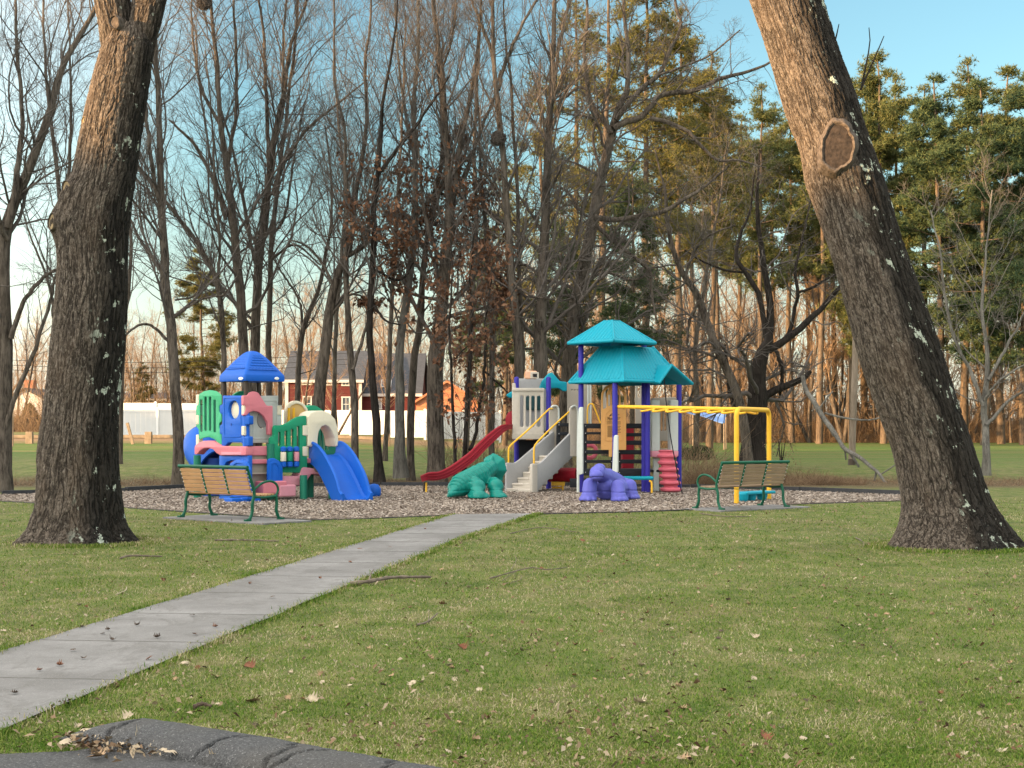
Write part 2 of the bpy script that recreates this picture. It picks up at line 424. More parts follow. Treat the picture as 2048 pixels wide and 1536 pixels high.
M['leaf_rust'] = flat('dry_leaf_rust', (.15, .06, .03), .8, .35, 30)
M['leaf_dark'] = flat('dry_leaf_dark', (.075, .05, .035), .8, .35, 30)
M['litter'] = islands('leaf_litter', [(0, (.06, .04, .025)), (.25, (.13, .072, .04)), (.5, (.21, .15, .09)), (1, (.31, .255, .18))], .85)
M['edging'] = flat('black_edging', (.035, .036, .040), .7, .3)
M['stick'] = flat('dead_stick', (.14, .11, .085), .9, .45, 14, .004)
# bark -----------------------------------------------------------------
def big_bark(name, seed, lean):
    t = NT(name); t.m.displacement_method = 'BOTH'
    a = t.new("Attribute", attribute_name="bark")
    def furrow(scale, zs, loc, wid, dist=.6):
        mp = t.new("Mapping"); mp.inputs["Scale"].default_value = (1, 1, zs); mp.inputs["Location"].default_value = (seed+loc, loc, loc*2); t.l.new(a.outputs["Vector"], mp.inputs[0])
        n = t.noise(mp.outputs[0], scale, 2.5, .5, dist)
        return t.ramp(t.math('ABSOLUTE', t.math('SUBTRACT', n, .5)), [(0, 0), (wid*.35, .35), (wid, 1)])
    f1 = furrow(15, .15, 0, .085, .45); f2 = furrow(27, .20, 5, .065, .3); f3 = furrow(19, .75, 9, .05)
    ridge = t.math('MULTIPLY', f1, t.math('MULTIPLY_ADD', f2, .45, .55))
    r2 = f3
    fine = t.noise(t.attr("bark", (1, 1, .4)), 60, 4, .7)
    h = t.math('ADD', t.math('MULTIPLY', ridge, .8), t.math('ADD', t.math('MULTIPLY', r2, .22), t.math('MULTIPLY', fine, .34)))
    sx = t.new("SeparateXYZ"); t.l.new(a.outputs["Vector"], sx.inputs[0])
    patch = t.noise(t.attr("bark", (1, 1, .35)), 2.2, 4, .6)
    c = t.mix(ridge, (.011, .009, .0075), (.150, .122, .098))
    c = t.mix(t.ramp(fine, [(.40, .75), (.60, 0)]), c, (.045, .035, .028)); c = t.mix(t.math('MULTIPLY', t.ramp(f3, [(0, 1), (.6, 0)]), .65), c, (.03, .024, .019)); c = t.mix(t.ramp(t.noise(t.attr('bark', (1, 1, .5)), 34, 3, .7), [(.52, 0), (.68, .5)]), c, (.26, .225, .19))
    c = t.mix(t.ramp(patch, [(.5, 0), (.7, .35)]), c, (.12, .085, .06))
    # dark water stain and painted-in shade down the trunk's side (ragged edge)
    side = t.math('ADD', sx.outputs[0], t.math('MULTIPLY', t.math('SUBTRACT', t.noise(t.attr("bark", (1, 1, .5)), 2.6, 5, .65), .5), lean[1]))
    stain_shade = t.ramp(t.math('MULTIPLY_ADD', side, .5, .5), [(lean[0], 0), (lean[0]+.09, .93)])
    c = t.mix(stain_shade, c, t.mix(ridge, (.004, .0035, .003), (.024, .021, .018)))
    # lichen
    lv = t.noise(t.attr("bark", (1, 1, .7)), 5.5, 5, .7); lm = t.noise(t.attr("bark"), 1.1, 2)
    lside = t.ramp(t.math('MULTIPLY_ADD', side, .5, .5), [(lean[0]-.03, 0), (lean[0]+.08, 1)])
    lic = t.math('MULTIPLY', t.ramp(t.math('ADD', lv, t.math('MULTIPLY', lm, .28)), [(.738, 0), (.762, 1)]), lside)
    c = t.mix(t.math('MULTIPLY', lic, .9), c, t.mix(t.noise(t.attr("bark"), 40, 3), (.30, .35, .29), (.50, .53, .44)))
    t.base(c, .92, .15)
    d = t.new("Displacement"); d.inputs["Scale"].default_value = .026; d.inputs["Midlevel"].default_value = .6
    t.l.new(h, d.inputs["Height"]); t.l.new(d.outputs[0], t.n["Material Output"].inputs["Displacement"])
    return t.m
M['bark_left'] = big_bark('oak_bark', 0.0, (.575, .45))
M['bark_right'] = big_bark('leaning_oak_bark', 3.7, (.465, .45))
M['cut_wood'] = flat('cut_wood_heart', (.032, .023, .018), .9, .6, 16, .03)
M['cut_rim'] = flat('cut_wood_rim', (.085, .066, .052), .9, .65, 22, .04)
M['cut_pale'] = flat('pale_cut_wood', (.26, .19, .105), .85, .3, 14, .01)
def bark(name, a, b, sc=15):
    t = NT(name); v = t.coord("Object", (1, 1, .16)); n = t.noise(v, sc, 5, .75, .3); n2 = t.noise(t.coord("Object", (1, 1, .5)), 1.3, 3)
    c = t.mix(t.ramp(n, [(.36, 0), (.64, 1)]), a, b); c = t.mix(t.ramp(n2, [(.45, 0), (.7, .5)]), c, tuple(x*1.25 for x in b))
    t.base(c, .95, .1); t.bump(n, .04, .9); return t.m
M['bark'] = bark('grey_brown_bark', (.016, .013, .0105), (.13, .108, .088))
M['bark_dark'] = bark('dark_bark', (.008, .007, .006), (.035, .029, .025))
M['bark_pale'] = bark('pale_grey_bark', (.06, .056, .05), (.17, .16, .14))
M['bark_pine'] = bark('pine_bark', (.03, .022, .016), (.14, .105, .075))
M['twig'] = flat('twig_bark', (.090, .077, .068), .95, .4, 3)
M['twig_warm'] = flat('warm_twig_bark', (.23, .155, .098), .95, .4, 3)
M['twig_pale'] = flat('pale_twig_bark', (.13, .115, .10), .95, .3, 3)
M['needles'] = islands('pine_needles', [(0, (.040, .058, .016)), (.5, (.088, .105, .034)), (1, (.165, .150, .055))], .8, .35)
M['needles_dark'] = islands('dark_pine_needles', [(0, (.016, .036, .020)), (.5, (.046, .072, .030)), (1, (.11, .125, .042))], .8, .2)
M['needles_olive'] = islands('olive_pine_needles', [(0, (.055, .060, .018)), (.5, (.11, .105, .030)), (1, (.17, .14, .042))], .8, .35)
M['oak_leaf'] = islands('clinging_oak_leaves', [(0, (.07, .036, .022)), (.5, (.145, .070, .040)), (1, (.22, .12, .07))], .8, .25)
M['brush'] = islands('brush_twigs', [(0, (.075, .048, .03)), (.5, (.17, .11, .065)), (1, (.29, .20, .12))], .9)
M['shrub'] = islands('shrub_leaves', [(0, (.016, .03, .014)), (1, (.05, .075, .03))], .8, .2)
# buildings --------------------------------------------------------------
def siding(name, a, pitch=.12):
    t = NT(name); v = t.pos(); w = t.new("TexWave", wave_type='BANDS', bands_direction='Z', wave_profile='SAW'); w.inputs["Scale"].default_value = .314/pitch/2*1.0
    t.l.new(v, w.inputs["Vector"]); n = t.noise(v, 3, 4)
    c = t.mix(t.ramp(w.outputs["Fac"], [(0, 1), (.12, 0)]), a, tuple(x*.45 for x in a)); c = t.mix(t.ramp(n, [(.4, 0), (.7, .35)]), c, tuple(x*.7 for x in a))
    t.base(c, .8, .2); t.bump(w.outputs["Fac"], .02, .6); return t.m
M['siding_red'] = siding('red_clapboard', (.085, .020, .019))
M['siding_orange'] = siding('rust_red_boards', (.42, .17, .09))
M['siding_white'] = siding('white_clapboard', (.62, .62, .62))
M['roof'] = flat('grey_shingles', (.042, .046, .055), .9, .3, 6, .02)
M['trim'] = flat('white_trim', (.38, .38, .37), .6, .06)
M['glass'] = flat('window_glass', (.05, .065, .08), .12, .2, 2, 0, .6)
M['vinyl'] = flat('white_vinyl', (.66, .66, .64), .45, .05, 2)
M['brick'] = flat('chimney_brick', (.30, .13, .08), .9, .3, 8)
M['pole'] = bark('weathered_pole', (.13, .10, .075), (.26, .21, .165), 5)
M['fence_wood'] = flat('weathered_fence_wood', (.22, .17, .12), .9, .3, 5)
M['road'] = flat('far_road', (.085, .085, .09), .9, .2, .7)
M['bin'] = flat('dark_bin', (.012, .02, .022), .5)
M['bubble'] = flat('dim_bubble', (.02, .07, .08), .3)
M['tarp'] = flat('blue_tarp', (.19, .32, .62), .6, .15, 2)
M['wire'] = flat('wire', (.02, .02, .02), .6)
# ------------------------------------------------------------------ ground, path, mulch bed, kerb
rng = np.random.default_rng(7)
def grid_sheet(name, xs, ys, mat, lift=0.0):
    X, Y = np.meshgrid(xs, ys); Z = gz(X, Y)+lift
    n, m = X.shape; idx = np.arange(n*m).reshape(n, m)
    F = np.stack([idx[:-1, :-1], idx[:-1, 1:], idx[1:, 1:], idx[1:, :-1]], -1).reshape(-1, 4)
    return tag(link(name, mesh_np(name, np.stack([X, Y, Z], -1).reshape(-1, 3), F, True), mat), kind='structure')
ys = np.concatenate([[-60, -20, 0, 20, 41.5], np.arange(42, 120, 1.0), np.arange(120, 300, 8), [320, 400, 600, 1200]])
xs = np.concatenate([[-600, -300, -150, -100], np.arange(-80, 81, 2.0), [100, 150, 300, 600]])
grid_sheet('ground', xs, ys, M['lawn'])
grid_sheet('road', np.arange(-90, -6, 2.0), np.arange(84, 89, .5), M['road'], .02)
def flat_poly(name, pts, z, mat):
    P = [Vector((p[0], p[1], 0)) for p in pts]; T = tessellate_polygon([P])
    V = [(p[0], p[1], z) for p in pts]
    me = mesh_np(name, V, np.array(T)); o = link(name, me, mat)
    bm = bmesh.new(); bm.from_mesh(me); bmesh.ops.recalc_face_normals(bm, faces=bm.faces)
    if sum(f.normal.z for f in bm.faces) < 0: bmesh.ops.reverse_faces(bm, faces=bm.faces)
    bm.to_mesh(me); bm.free()
    return tag(o, kind='structure')
mul_px = [(-260, 1000), (0, 1003), (250, 1016), (450, 1030), (620, 1041), (760, 1037), (905, 1031), (1075, 1029), (1230, 1026), (1380, 1021),
          (1600, 1009), (1815, 1002), (1832, 997), (1815, 991), (1600, 983), (1380, 976.5), (1100, 973), (760, 973), (380, 977), (250, 984), (0, 990), (-260, 992)]
mul = np.array([G(*p)[:2] for p in mul_px])
flat_poly('mulch_bed', mul, .012, M['mulch'])
# path: two edges, a little ragged
pL = np.array([G(0, 1310)[:2], G(905, 1031)[:2]]); pR = np.array([G(0, 1468)[:2], G(905, 1085)[:2], G(1075, 1029)[:2]])
dL = (pL[1]-pL[0])/np.linalg.norm(pL[1]-pL[0]); dR = (pR[1]-pR[0])/np.linalg.norm(pR[1]-pR[0])
L0 = pL[0]-dL*8.5; R0 = pR[0]-dR*5.2
def edge(pts, n=160, seed=0):
    q = np.concatenate([np.linspace(a, b, n) for a, b in zip(pts[:-1], pts[1:])]); t = np.arange(len(q))
    r = np.random.default_rng(seed); nz = np.interp(t, np.arange(0, len(q)+8, 4), r.normal(0, .012, len(np.arange(0, len(q)+8, 4))))
    q[:, 0] += nz; return q
eL = edge(np.array([L0, pL[0], pL[1]]), 160, 1); eR = edge(np.array([R0, pR[0], pR[1], pR[2]]), 120, 2)
path_poly = np.concatenate([eL, eR[::-1]])
flat_poly('path', path_poly, .024, M['concrete'])
jm = MB(); s = 0.0                                                # joints between the path's slabs
for k in range(16):
    p = pL[0]-dL*5.9+dL*1.62*k; q = pR[0]+dR*np.dot(p-pR[0], dR)+dR*.04
    if p[1] > 26: break
    jm.box(((p[0]+q[0])/2, (p[1]+q[1])/2, .0245), (np.linalg.norm(q-p)*.99, (.013), .004), Matrix.Rotation(math.atan2(*(q-p)[::-1]), 3, 'Z'))
tag(jm.build('path_joints', M['joint']), kind='structure')
# asphalt car park and its rounded kerb in the near left corner
kc = crom(np.array([[-2.14, 7.68], [-1.86, 7.47], [-1.36, 7.13], [-.33, 6.37], [.8, 5.78], [2.4, 4.8], [5, 3.3], [8, 1.5]]), 2200)
lot = np.concatenate([kc[60:, :2]+[0, -.02], [[9, -9], [-14, -9], [-14, 7.3], [-4, 7.12], [-2.5, 7.12], [-2.1, 7.2]]])
flat_poly('car_park', lot, .010, M['asphalt'])
T = np.gradient(kc, axis=0); T /= np.linalg.norm(T, axis=1, keepdims=True); Nn = np.stack([-T[:, 1], T[:, 0]], 1)
arc = np.concatenate([[0], np.cumsum(np.linalg.norm(np.diff(kc, axis=0), axis=1))])
crk = [.30, 1.02, 1.38, 1.52, 1.98, 2.6, 3.5]; prof = np.linspace(0, math.pi, 19); V = []
for i in range(len(kc)):
    end = min(1, (arc[i]/.30))**.6
    for k, a in enumerate(prof):
        u = -math.cos(a)*.225; h = .095*math.sin(a)**.85*end
        j = .05*math.cos(a)+.014*math.sin(5*a+1)+.007*math.sin(13*a)
        c = min(abs(arc[i]+j*(1 if n_ % 2 else -1.3)-cc) for n_, cc in enumerate(crk))
        h -= .075*math.exp(-(c/.008)**2)*math.sin(a)
        nz = mnoise.noise(Vector((kc[i][0]*6, kc[i][1]*6, k*.3)))*.0035+mnoise.noise(Vector((kc[i][0]*38, kc[i][1]*38, k*2.1)))*.003
        p = kc[i]+Nn[i]*(u+nz); V.append((p[0], p[1], max(h+nz*math.sin(a), -.01)+.006))
n, m = len(kc), len(prof); idx = np.arange(n*m).reshape(n, m)
F = np.stack([idx[:-1, :-1], idx[1:, :-1], idx[1:, 1:], idx[:-1, 1:]], -1).reshape(-1, 4)
tag(link('kerb', mesh_np('kerb', V, F[:, ::-1], True), M['asphalt']), kind='structure')
kerb_poly = np.concatenate([kc+Nn*.24, (kc-Nn*.24)[::-1]])[::20]
# black edging round the mulch bed
em = MB(); cl = np.concatenate([mul, mul[:1]]); hts = [.016 if p[1] >= 999 or p[1] == 1002 else .115 for p in mul_px]
for i in range(len(mul)):
    a, b = cl[i], cl[i+1]; L = np.linalg.norm(b-a); n = max(1, int(L/1.9))
    for k in range(n):
        p, q = a+(b-a)*(k/n), a+(b-a)*((k+.985)/n); h = hts[i]*(1+rng.uniform(-.12, .12)); z0 = gz(*p)
        em.bar((p[0], p[1], z0+h/2), (q[0], q[1], z0+h/2+rng.uniform(-.01, .01)), .09 if h > .1 else .025, h)
tag(em.build('landscape_edging', M['edging']), 'low black edging curving round the whole wood chip bed', 'edging')

def inside(P, poly):
    x, y = P[:, 0], P[:, 1]; c = np.zeros(len(P), bool); j = len(poly)-1
    for i in range(len(poly)):
        xi, yi = poly[i]; xj, yj = poly[j]
        with np.errstate(divide='ignore', invalid='ignore'):
            c ^= ((yi > y) != (yj > y)) & (x < (xj-xi)*(y-yi)/(yj-yi+1e-12)+xi)
        j = i
    return c
path_s = np.concatenate([[L0, pL[0], pL[1]], [pR[2], pR[1], pR[0], R0]])
def wedge(n, y0, y1, pw, r=rng, half=.40):
    u = r.random(n); a = 1-pw
    y = (y0**a+u*(y1**a-y0**a))**(1/a) if pw != 1 else y0*(y1/y0)**u
    return np.stack([r.uniform(-half, half, n)*y, y], 1)
# grass blades -----------------------------------------------------------
def blades(P, h, w, lean, r):
    n = len(P); a = r.uniform(0, 2*math.pi, n); b = r.uniform(0, 2*math.pi, n)
    z0 = gz(P[:, 0], P[:, 1])
    base = np.stack([P[:, 0], P[:, 1], z0-.004], 1)
    d = np.stack([np.cos(a), np.sin(a), np.zeros(n)], 1)*w[:, None]
    l = np.stack([np.cos(b), np.sin(b), np.zeros(n)], 1)
    mid = base+l*(h*lean*.35)[:, None]+np.array([0, 0, 1])*(h*.62)[:, None]
    tip = base+l*(h*lean)[:, None]+np.array([0, 0, 1])*(h*(1-.38*np.minimum(lean, 1.4)))[:, None]
    V = np.stack([base-d, base+d, mid+d*.75, mid-d*.75, tip], 1).reshape(-1, 3)
    i = np.arange(n)*5
    return V, np.stack([i, i+1, i+2, i+3], 1), np.stack([i+3, i+2, i+4], 1)
P = wedge(680000, 6.0, 34, 2.05, rng, .50); keep = ~(inside(P, path_s) | inside(P, mul) | inside(P, lot) | inside(P, kerb_poly))
dens = np.array([mnoise.noise(Vector((x*.55, y*.35, 3))) + .6*mnoise.noise(Vector((x*2.1, y*1.4, 9))) for x, y in P[::4]]).repeat(4)[:len(P)]
keep &= rng.random(len(P)) < np.clip(.62+dens*.9, .12, 1)
P = P[keep]; dn = dens[keep]; sc = np.maximum(1, P[:, 1]/10)
V, F4, F3 = blades(P, rng.uniform(.010, .032, len(P))*np.clip(1+dn*.5, .6, 1.5)*sc**.25, rng.uniform(.0016, .0034, len(P))*sc**.9, rng.uniform(.3, 1.9, len(P)), rng)
tag(link('lawn_grass', mesh_np('lawn_grass', V, [F4, F3]), M['grass']), 'short winter grass covering the lawn in front of the play area', kind='stuff')
# tufts along the path and kerb
ed = np.concatenate([eL, eR]); P = ed[rng.integers(0, len(ed), 34000)]+rng.normal(0, .042, (34000, 2)); P = P[P[:, 1] > 6]; P = P[~inside(P, path_s) | (rng.random(len(P)) < .35)]
for tx_, ty_, tr_ in ((-5.85, 20.7, .80), (5.80, 19.8, .84)):
    a_ = rng.uniform(0, 6.283, 5000); q_ = tr_+np.abs(rng.normal(0, .14, 5000)); P = np.concatenate([P, np.stack([tx_+q_*np.cos(a_), ty_+q_*np.sin(a_)], 1)])
kk = kc[rng.integers(20, 1100, 9000)]; P = np.concatenate([P, kk+Nn[60][None]*0+np.stack([rng.normal(.04, .04, 9000), rng.normal(.28, .035, 9000)], 1)])
V, F4, F3 = blades(P, rng.uniform(.03, .08, len(P)), rng.uniform(.0018, .0035, len(P))*np.maximum(1, P[:, 1]/12), rng.uniform(.2, 1.4, len(P)), rng)
tag(link('edge_grass', mesh_np('edge_grass', V, [F4, F3]), M['grass']), 'longer grass fringe along the concrete path and kerb', kind='stuff')
# wood chips -------------------------------------------------------------
N = 170000; P = np.stack([rng.uniform(-13, 12, N), rng.uniform(25, 42, N)], 1); P = P[inside(P, mul)]; N = len(P)
a = rng.uniform(0, 2*math.pi, N); L = rng.uniform(.010, .034, N); wd = rng.uniform(.005, .013, N)
u = np.stack([np.cos(a), np.sin(a), rng.normal(0, .2, N)], 1)*L[:, None]; v = np.stack([-np.sin(a), np.cos(a), rng.normal(0, .2, N)], 1)*wd[:, None]
c = np.stack([P[:, 0], P[:, 1], .018+rng.random(N)*.018], 1)
V = np.stack([c-u-v, c+u-v, c+u+v, c-u+v], 1).reshape(-1, 3); i = np.arange(N)*4
tag(link('wood_chips', mesh_np('wood_chips', V, np.stack([i, i+1, i+2, i+3], 1)), M['chips']), 'pale grey and brown wood chips spread over the play bed', kind='stuff')
# fallen leaves ----------------------------------------------------------
def leaf_mesh(seed, curl):
    r = np.random.default_rng(seed); V = []; nl = 13
    lob = lambda t: (.20+.34*math.sin(math.pi*min(1, t*1.05))**.8)*(1+.42*math.sin(t*2*math.pi*3.6+.6))
    fz = lambda x, y: curl*(y*y*2.6-.25*math.cos(x*3))+.16*math.sin(4*x+seed)*y+.08*math.sin(9*y+5*x)
    rows = []
    for k in range(nl):
        t = k/(nl-1); x = t-.5; w = max(.02, lob(t))*(.92 if t < .95 else .3)
        rows.append([(x, -w, fz(x, -w)), (x, -w*.5, fz(x, -w*.5)-.02), (x, 0, fz(x, 0)), (x, w*.5, fz(x, w*.5)-.02), (x, w, fz(x, w))])
    V = [p for rr in rows for p in rr]+[(-.72, .03, fz(-.5, 0)+.03), (-.5, .03, fz(-.5, 0)), (-.5, -.03, fz(-.5, 0)), (-.72, -.01, fz(-.5, 0)+.03)]
    F = [(k*5+j, k*5+j+1, k*5+j+6, k*5+j+5) for k in range(nl-1) for j in range(4)]+[(65, 66, 67, 68)]
    V = np.array(V)*np.array([.5, .5, .30]); V[:, 2] -= V[:, 2].min()
    return mesh_np('fallen_leaf', V, np.array(F), True)
lm = [leaf_mesh(s, c) for s, c in ((1, .35), (2, .7), (3, 1.1), (4, -.35))]
lmats = ['leaf_tan', 'leaf_pale', 'leaf_rust', 'leaf_dark']
adj = {'leaf_tan': 'tan', 'leaf_pale': 'pale bleached', 'leaf_rust': 'rust brown', 'leaf_dark': 'dark brown'}
LM = {}
for i, me in enumerate(lm):
    for mt in lmats:
        c = me.copy(); c.materials.append(M[mt]); LM[i, mt] = c
lr = np.random.default_rng(21)
def put_leaf(x, y, size, mt, where, z=None, tilt=.35):
    k = int(lr.integers(0, 4)); o = bpy.data.objects.new('fallen_leaf', LM[k, mt]); COL.objects.link(o)
    o.location = (x, y, (float(gz(x, y)) if z is None else z)+.006); s = size*lr.uniform(.8, 1.2)
    o.scale = (s, s, s); o.rotation_euler = (lr.normal(0, tilt), lr.normal(0, tilt), lr.uniform(0, 6.28))
    tag(o, 'fallen %s oak leaf lying %s' % (adj[mt], where), 'leaf', 'fallen oak leaves')
# the ones one can pick out at the kerb and on the path, then the lawn
for px, py, s in [(255, 1448, .12), (205, 1490, .13), (130, 1502, .13), (285, 1500, .17), (195, 1527, .15), (330, 1518, .12), (340, 1524, .12), (430, 1532, .11), (150, 1488, .10), (240, 1506, .10), (175, 1480, .12), (310, 1512, .10)]:
    p = G(px, py); put_leaf(p[0], p[1], s, 'leaf_tan' if py % 2 else 'leaf_pale', 'by the black asphalt kerb', tilt=.18, z=.03)
for px, py in [(165, 1262), (215, 1268), (205, 1276), (275, 1258), (167, 1326), (80, 1350), (146, 1310), (120, 1340), (385, 1239), (545, 1202), (315, 1283), (300, 1327), (28, 1397), (430, 1262), (500, 1174), (640, 1163), (700, 1130), (225, 1289), (390, 1277), (780, 1100), (850, 1062)]:
    p = G(px, py); put_leaf(p[0], p[1], .085, 'leaf_dark' if (px//5) % 2 else 'leaf_rust', 'on the pale concrete path', z=.026, tilt=.16)
for px, py, mt, s in [(1370, 1520, 'leaf_tan', .13), (1530, 1479, 'leaf_rust', .12), (2005, 1505, 'leaf_pale', .11), (1283, 1333, 'leaf_pale', .12), (1365, 1420, 'leaf_tan', .13), (1280, 1408, 'leaf_pale', .12), (500, 1335, 'leaf_rust', .15), (430, 1355, 'leaf_tan', .12),
                      (505, 1405, 'leaf_tan', .14), (625, 1403, 'leaf_pale', .13), (370, 1330, 'leaf_pale', .11), (825, 1370, 'leaf_pale', .10), (1515, 1277, 'leaf_pale', .13), (1450, 1300, 'leaf_pale', .12), (860, 1318, 'leaf_tan', .13), (925, 1298, 'leaf_rust', .13), (886, 1210, 'leaf_rust', .14), (327, 1162, 'leaf_rust', .14), (1165, 1083, 'leaf_rust', .18), (720, 1101, 'leaf_rust', .15)]:
    p = G(px, py); put_leaf(p[0], p[1], s, mt, 'on the lawn right of the path' if px > 700 or py > 1300 else 'on the lawn left of the path', tilt=.3)
P = wedge(420, 7.0, 24, 2.0, lr, .36); P = P[~(inside(P, path_s) | inside(P, mul) | inside(P, lot) | inside(P, kerb_poly))][:210]
for x, y in P:
    mt = lmats[int(lr.choice(4, p=[.36, .38, .16, .10]))]
    put_leaf(x, y, .062*(1+.016*y), mt, 'on the lawn right of the path' if x > -3.6+.14*(y-10) else 'on the lawn left of the path', tilt=.3)
P = wedge(5200, 6.5, 34, 1.9, lr, .42); P = P[~(inside(P, path_s) | inside(P, lot) | inside(P, kerb_poly))]; P = P[np.array([mnoise.noise(Vector((x*.8, y*.5, 5))) for x, y in P])+lr.normal(0, .25, len(P)) > 0]; n = len(P)
a = lr.uniform(0, 6.28, n); L = lr.uniform(.007, .022, n)*np.maximum(1, P[:, 1]/13)
u = np.stack([np.cos(a), np.sin(a), lr.normal(0, .4, n)], 1)*L[:, None]; v = np.stack([-np.sin(a), np.cos(a), lr.normal(0, .4, n)], 1)*(L*lr.uniform(.25, .7, n))[:, None]
c = np.stack([P[:, 0], P[:, 1], .02+.02*lr.random(n)], 1); k = np.array([0, 0, .012])
V = np.stack([c-u, c-v*.8+k, c+u, c+v], 1).reshape(-1, 3); i = np.arange(n)*4
tag(link('leaf_litter', mesh_np('leaf_litter', V, np.stack([i, i+1, i+2, i+3], 1)), M['litter']), 'scattered leaf scraps and bits over the lawn', kind='stuff')
# debris caught at the kerb's end
n = 420; q = np.stack([lr.normal(240, 62, n), lr.normal(1497, 13, n)], 1); P = np.array([G(a, max(b, 1455))[:2] for a, b in q]); a = lr.uniform(0, 6.28, n); L = lr.uniform(.006, .035, n)
u = np.stack([np.cos(a), np.sin(a), lr.normal(0, .3, n)], 1)*L[:, None]; v = np.stack([-np.sin(a), np.cos(a), lr.normal(0, .3, n)], 1)*(L*lr.uniform(.08, .5, n))[:, None]
c = np.stack([P[:, 0], P[:, 1], .02+.03*lr.random(n)], 1)
V = np.stack([c-u, c-v*.8+k, c+u, c+v], 1).reshape(-1, 3); i = np.arange(n)*4
tag(link('kerb_debris', mesh_np('kerb_debris', V, np.stack([i, i+1, i+2, i+3], 1)), M['litter']), 'dry leaf crumbs and straw gathered at the end of the kerb', kind='stuff')
# sticks on the lawn ------------------------------------------------------
def stick(pts, r, label, twigs=(), mat='stick'):
    m = MB(); P = [G(px, py)+np.array([0, 0, h]) for px, py, h in pts]
    for k in range(len(P)): P[k] = P[k]+np.array([0, 0, r])
    m.tube(crom(P, 14), np.linspace(r, r*.6, 14)*(1+.25*np.sin(np.arange(14)*2.3)), 7)
    for tw in twigs: m.tube(crom([G(px, py)+np.array([0, 0, h]) for px, py, h in tw], 6), np.linspace(r*.5, r*.25, 6), 5)
    return tag(m.build('fallen_stick', M[mat], None, True), label, 'stick')
stick([(700, 1172, 0), (745, 1170, .02), (785, 1165, .03), (862, 1160, .01)], .022, 'thick forked dead stick lying just right of the path', [[(738, 1170, .02), (742, 1163, .08), (748, 1160, .11)]])
stick([(980, 1160, .01), (1060, 1148, .06), (1090, 1150, .05), (1134, 1142, .03)], .008, 'thin curved twiggy branch in the middle of the lawn', [[(1000, 1164, .0), (1030, 1155, .06), (1045, 1148, .05)], [(1005, 1168, .0), (1040, 1166, .03), (1042, 1158, .04)], [(1022, 1150, .05), (1033, 1138, .10), (1028, 1130, .12)]])
stick([(833, 1252, 0), (855, 1248, .01), (876, 1240, .05)], .009, 'short dark stick with upright twig on open lawn', [[(857, 1248, .01), (858, 1236, .07)]])
stick([(232, 1190, 0), (250, 1187, .02), (254, 1183, .04)], .006, 'little pale twig standing out of the grass left of the path', [[(243, 1188, .01), (247, 1188, .10), (254, 1188, .15)], [(252, 1186, .0), (253, 1190, .01)]], 'leaf_pale')
stick([(388, 1419, 0), (405, 1417, .012), (423, 1418, .0)], .014, 'stubby black stick near the asphalt kerb', mat='leaf_dark')
stick([(240, 1119, 0), (262, 1117, .02), (325, 1115, .0)], .014, 'dark stick lying in front of the big left oak')
stick([(430, 1082, 0), (480, 1083, .01), (560, 1084, 0)], .013, 'long dark stick lying beside the left bench')
stick([(1712, 1077, .0), (1722, 1085, .02), (1731, 1092, .0)], .010, 'thin stick leaning in grass by the leaning oak')
stick([(1400, 1028, .0), (1450, 1036, .02), (1500, 1034, .0)], .010, 'thin branch lying in front of the right bench')
stick([(1020, 1068, .0), (1080, 1060, .03), (1160, 1066, .0)], .008, 'long thin twig lying beyond the path end', [[(1080, 1060, .03), (1100, 1052, .06)]])

# ------------------------------------------------------------------ the two big oaks
def trunk_mesh(name, rows, Y, mat, parent, nang=300, dz=.013, flare=0.0, bumps=(), seed=0):
    rows = np.array(rows, float)                                  # px centre, px half width, py
    z = EYE-(rows[:, 2]-HOR)/FPX*Y; x = (rows[:, 0]-1024)/FPX*Y; r = rows[:, 1]/FPX*Y
    n = int((z.max()-z.min())/dz)
    C = crom(np.stack([x, z, r], 1), n)
    a = np.arange(nang)*2*math.pi/nang; ca, sa = np.cos(a), np.sin(a)
    rr = np.repeat(C[:, 2:3], nang, 1)
    zz = C[:, 1:2]; h = np.clip(1-(zz-z.min())/1.1, 0, 1)
    rr = rr*(1+flare*h**1.6*(.5*np.sin(5*a+seed)+.35*np.sin(8*a+2+seed))[None])
    rr = rr*(1+.018*np.sin(3*a[None]+zz*1.7+seed)+.012*np.sin(7*a[None]-zz*2.3))
    for (bz, ba, bs, bh) in bumps:
        da = np.abs((a[None]-ba+math.pi) % (2*math.pi)-math.pi)*C[:, 2:3]
        rr = rr+bh*np.exp(-((zz-bz)**2+da**2)/bs**2)
    V = np.stack([C[:, 0:1]+rr*ca, Y+rr*sa, np.repeat(zz, nang, 1)], -1).reshape(-1, 3)
    s = np.concatenate([[0], np.cumsum(np.linalg.norm(np.diff(C[:, :2], axis=0), axis=1))])
    A = np.stack([rr*0+np.maximum(C[:, 2:3], .3)*ca, rr*0+np.maximum(C[:, 2:3], .3)*sa, np.repeat(s[:, None], nang, 1)], -1).reshape(-1, 3)
    idx = np.arange(n*nang).reshape(n, nang)
    F = np.stack([idx[:-1], np.roll(idx[:-1], -1, 1), np.roll(idx[1:], -1, 1), idx[1:]], -1).reshape(-1, 4)
    if C[0, 1] > C[-1, 1]: F = F[:, ::-1]
    me = mesh_np(name, V, F, True)
    at = me.attributes.new("bark", 'FLOAT_VECTOR', 'POINT'); at.data.foreach_set("vector", A.astype(np.float32).ravel())
    return link(name, me, mat, parent)
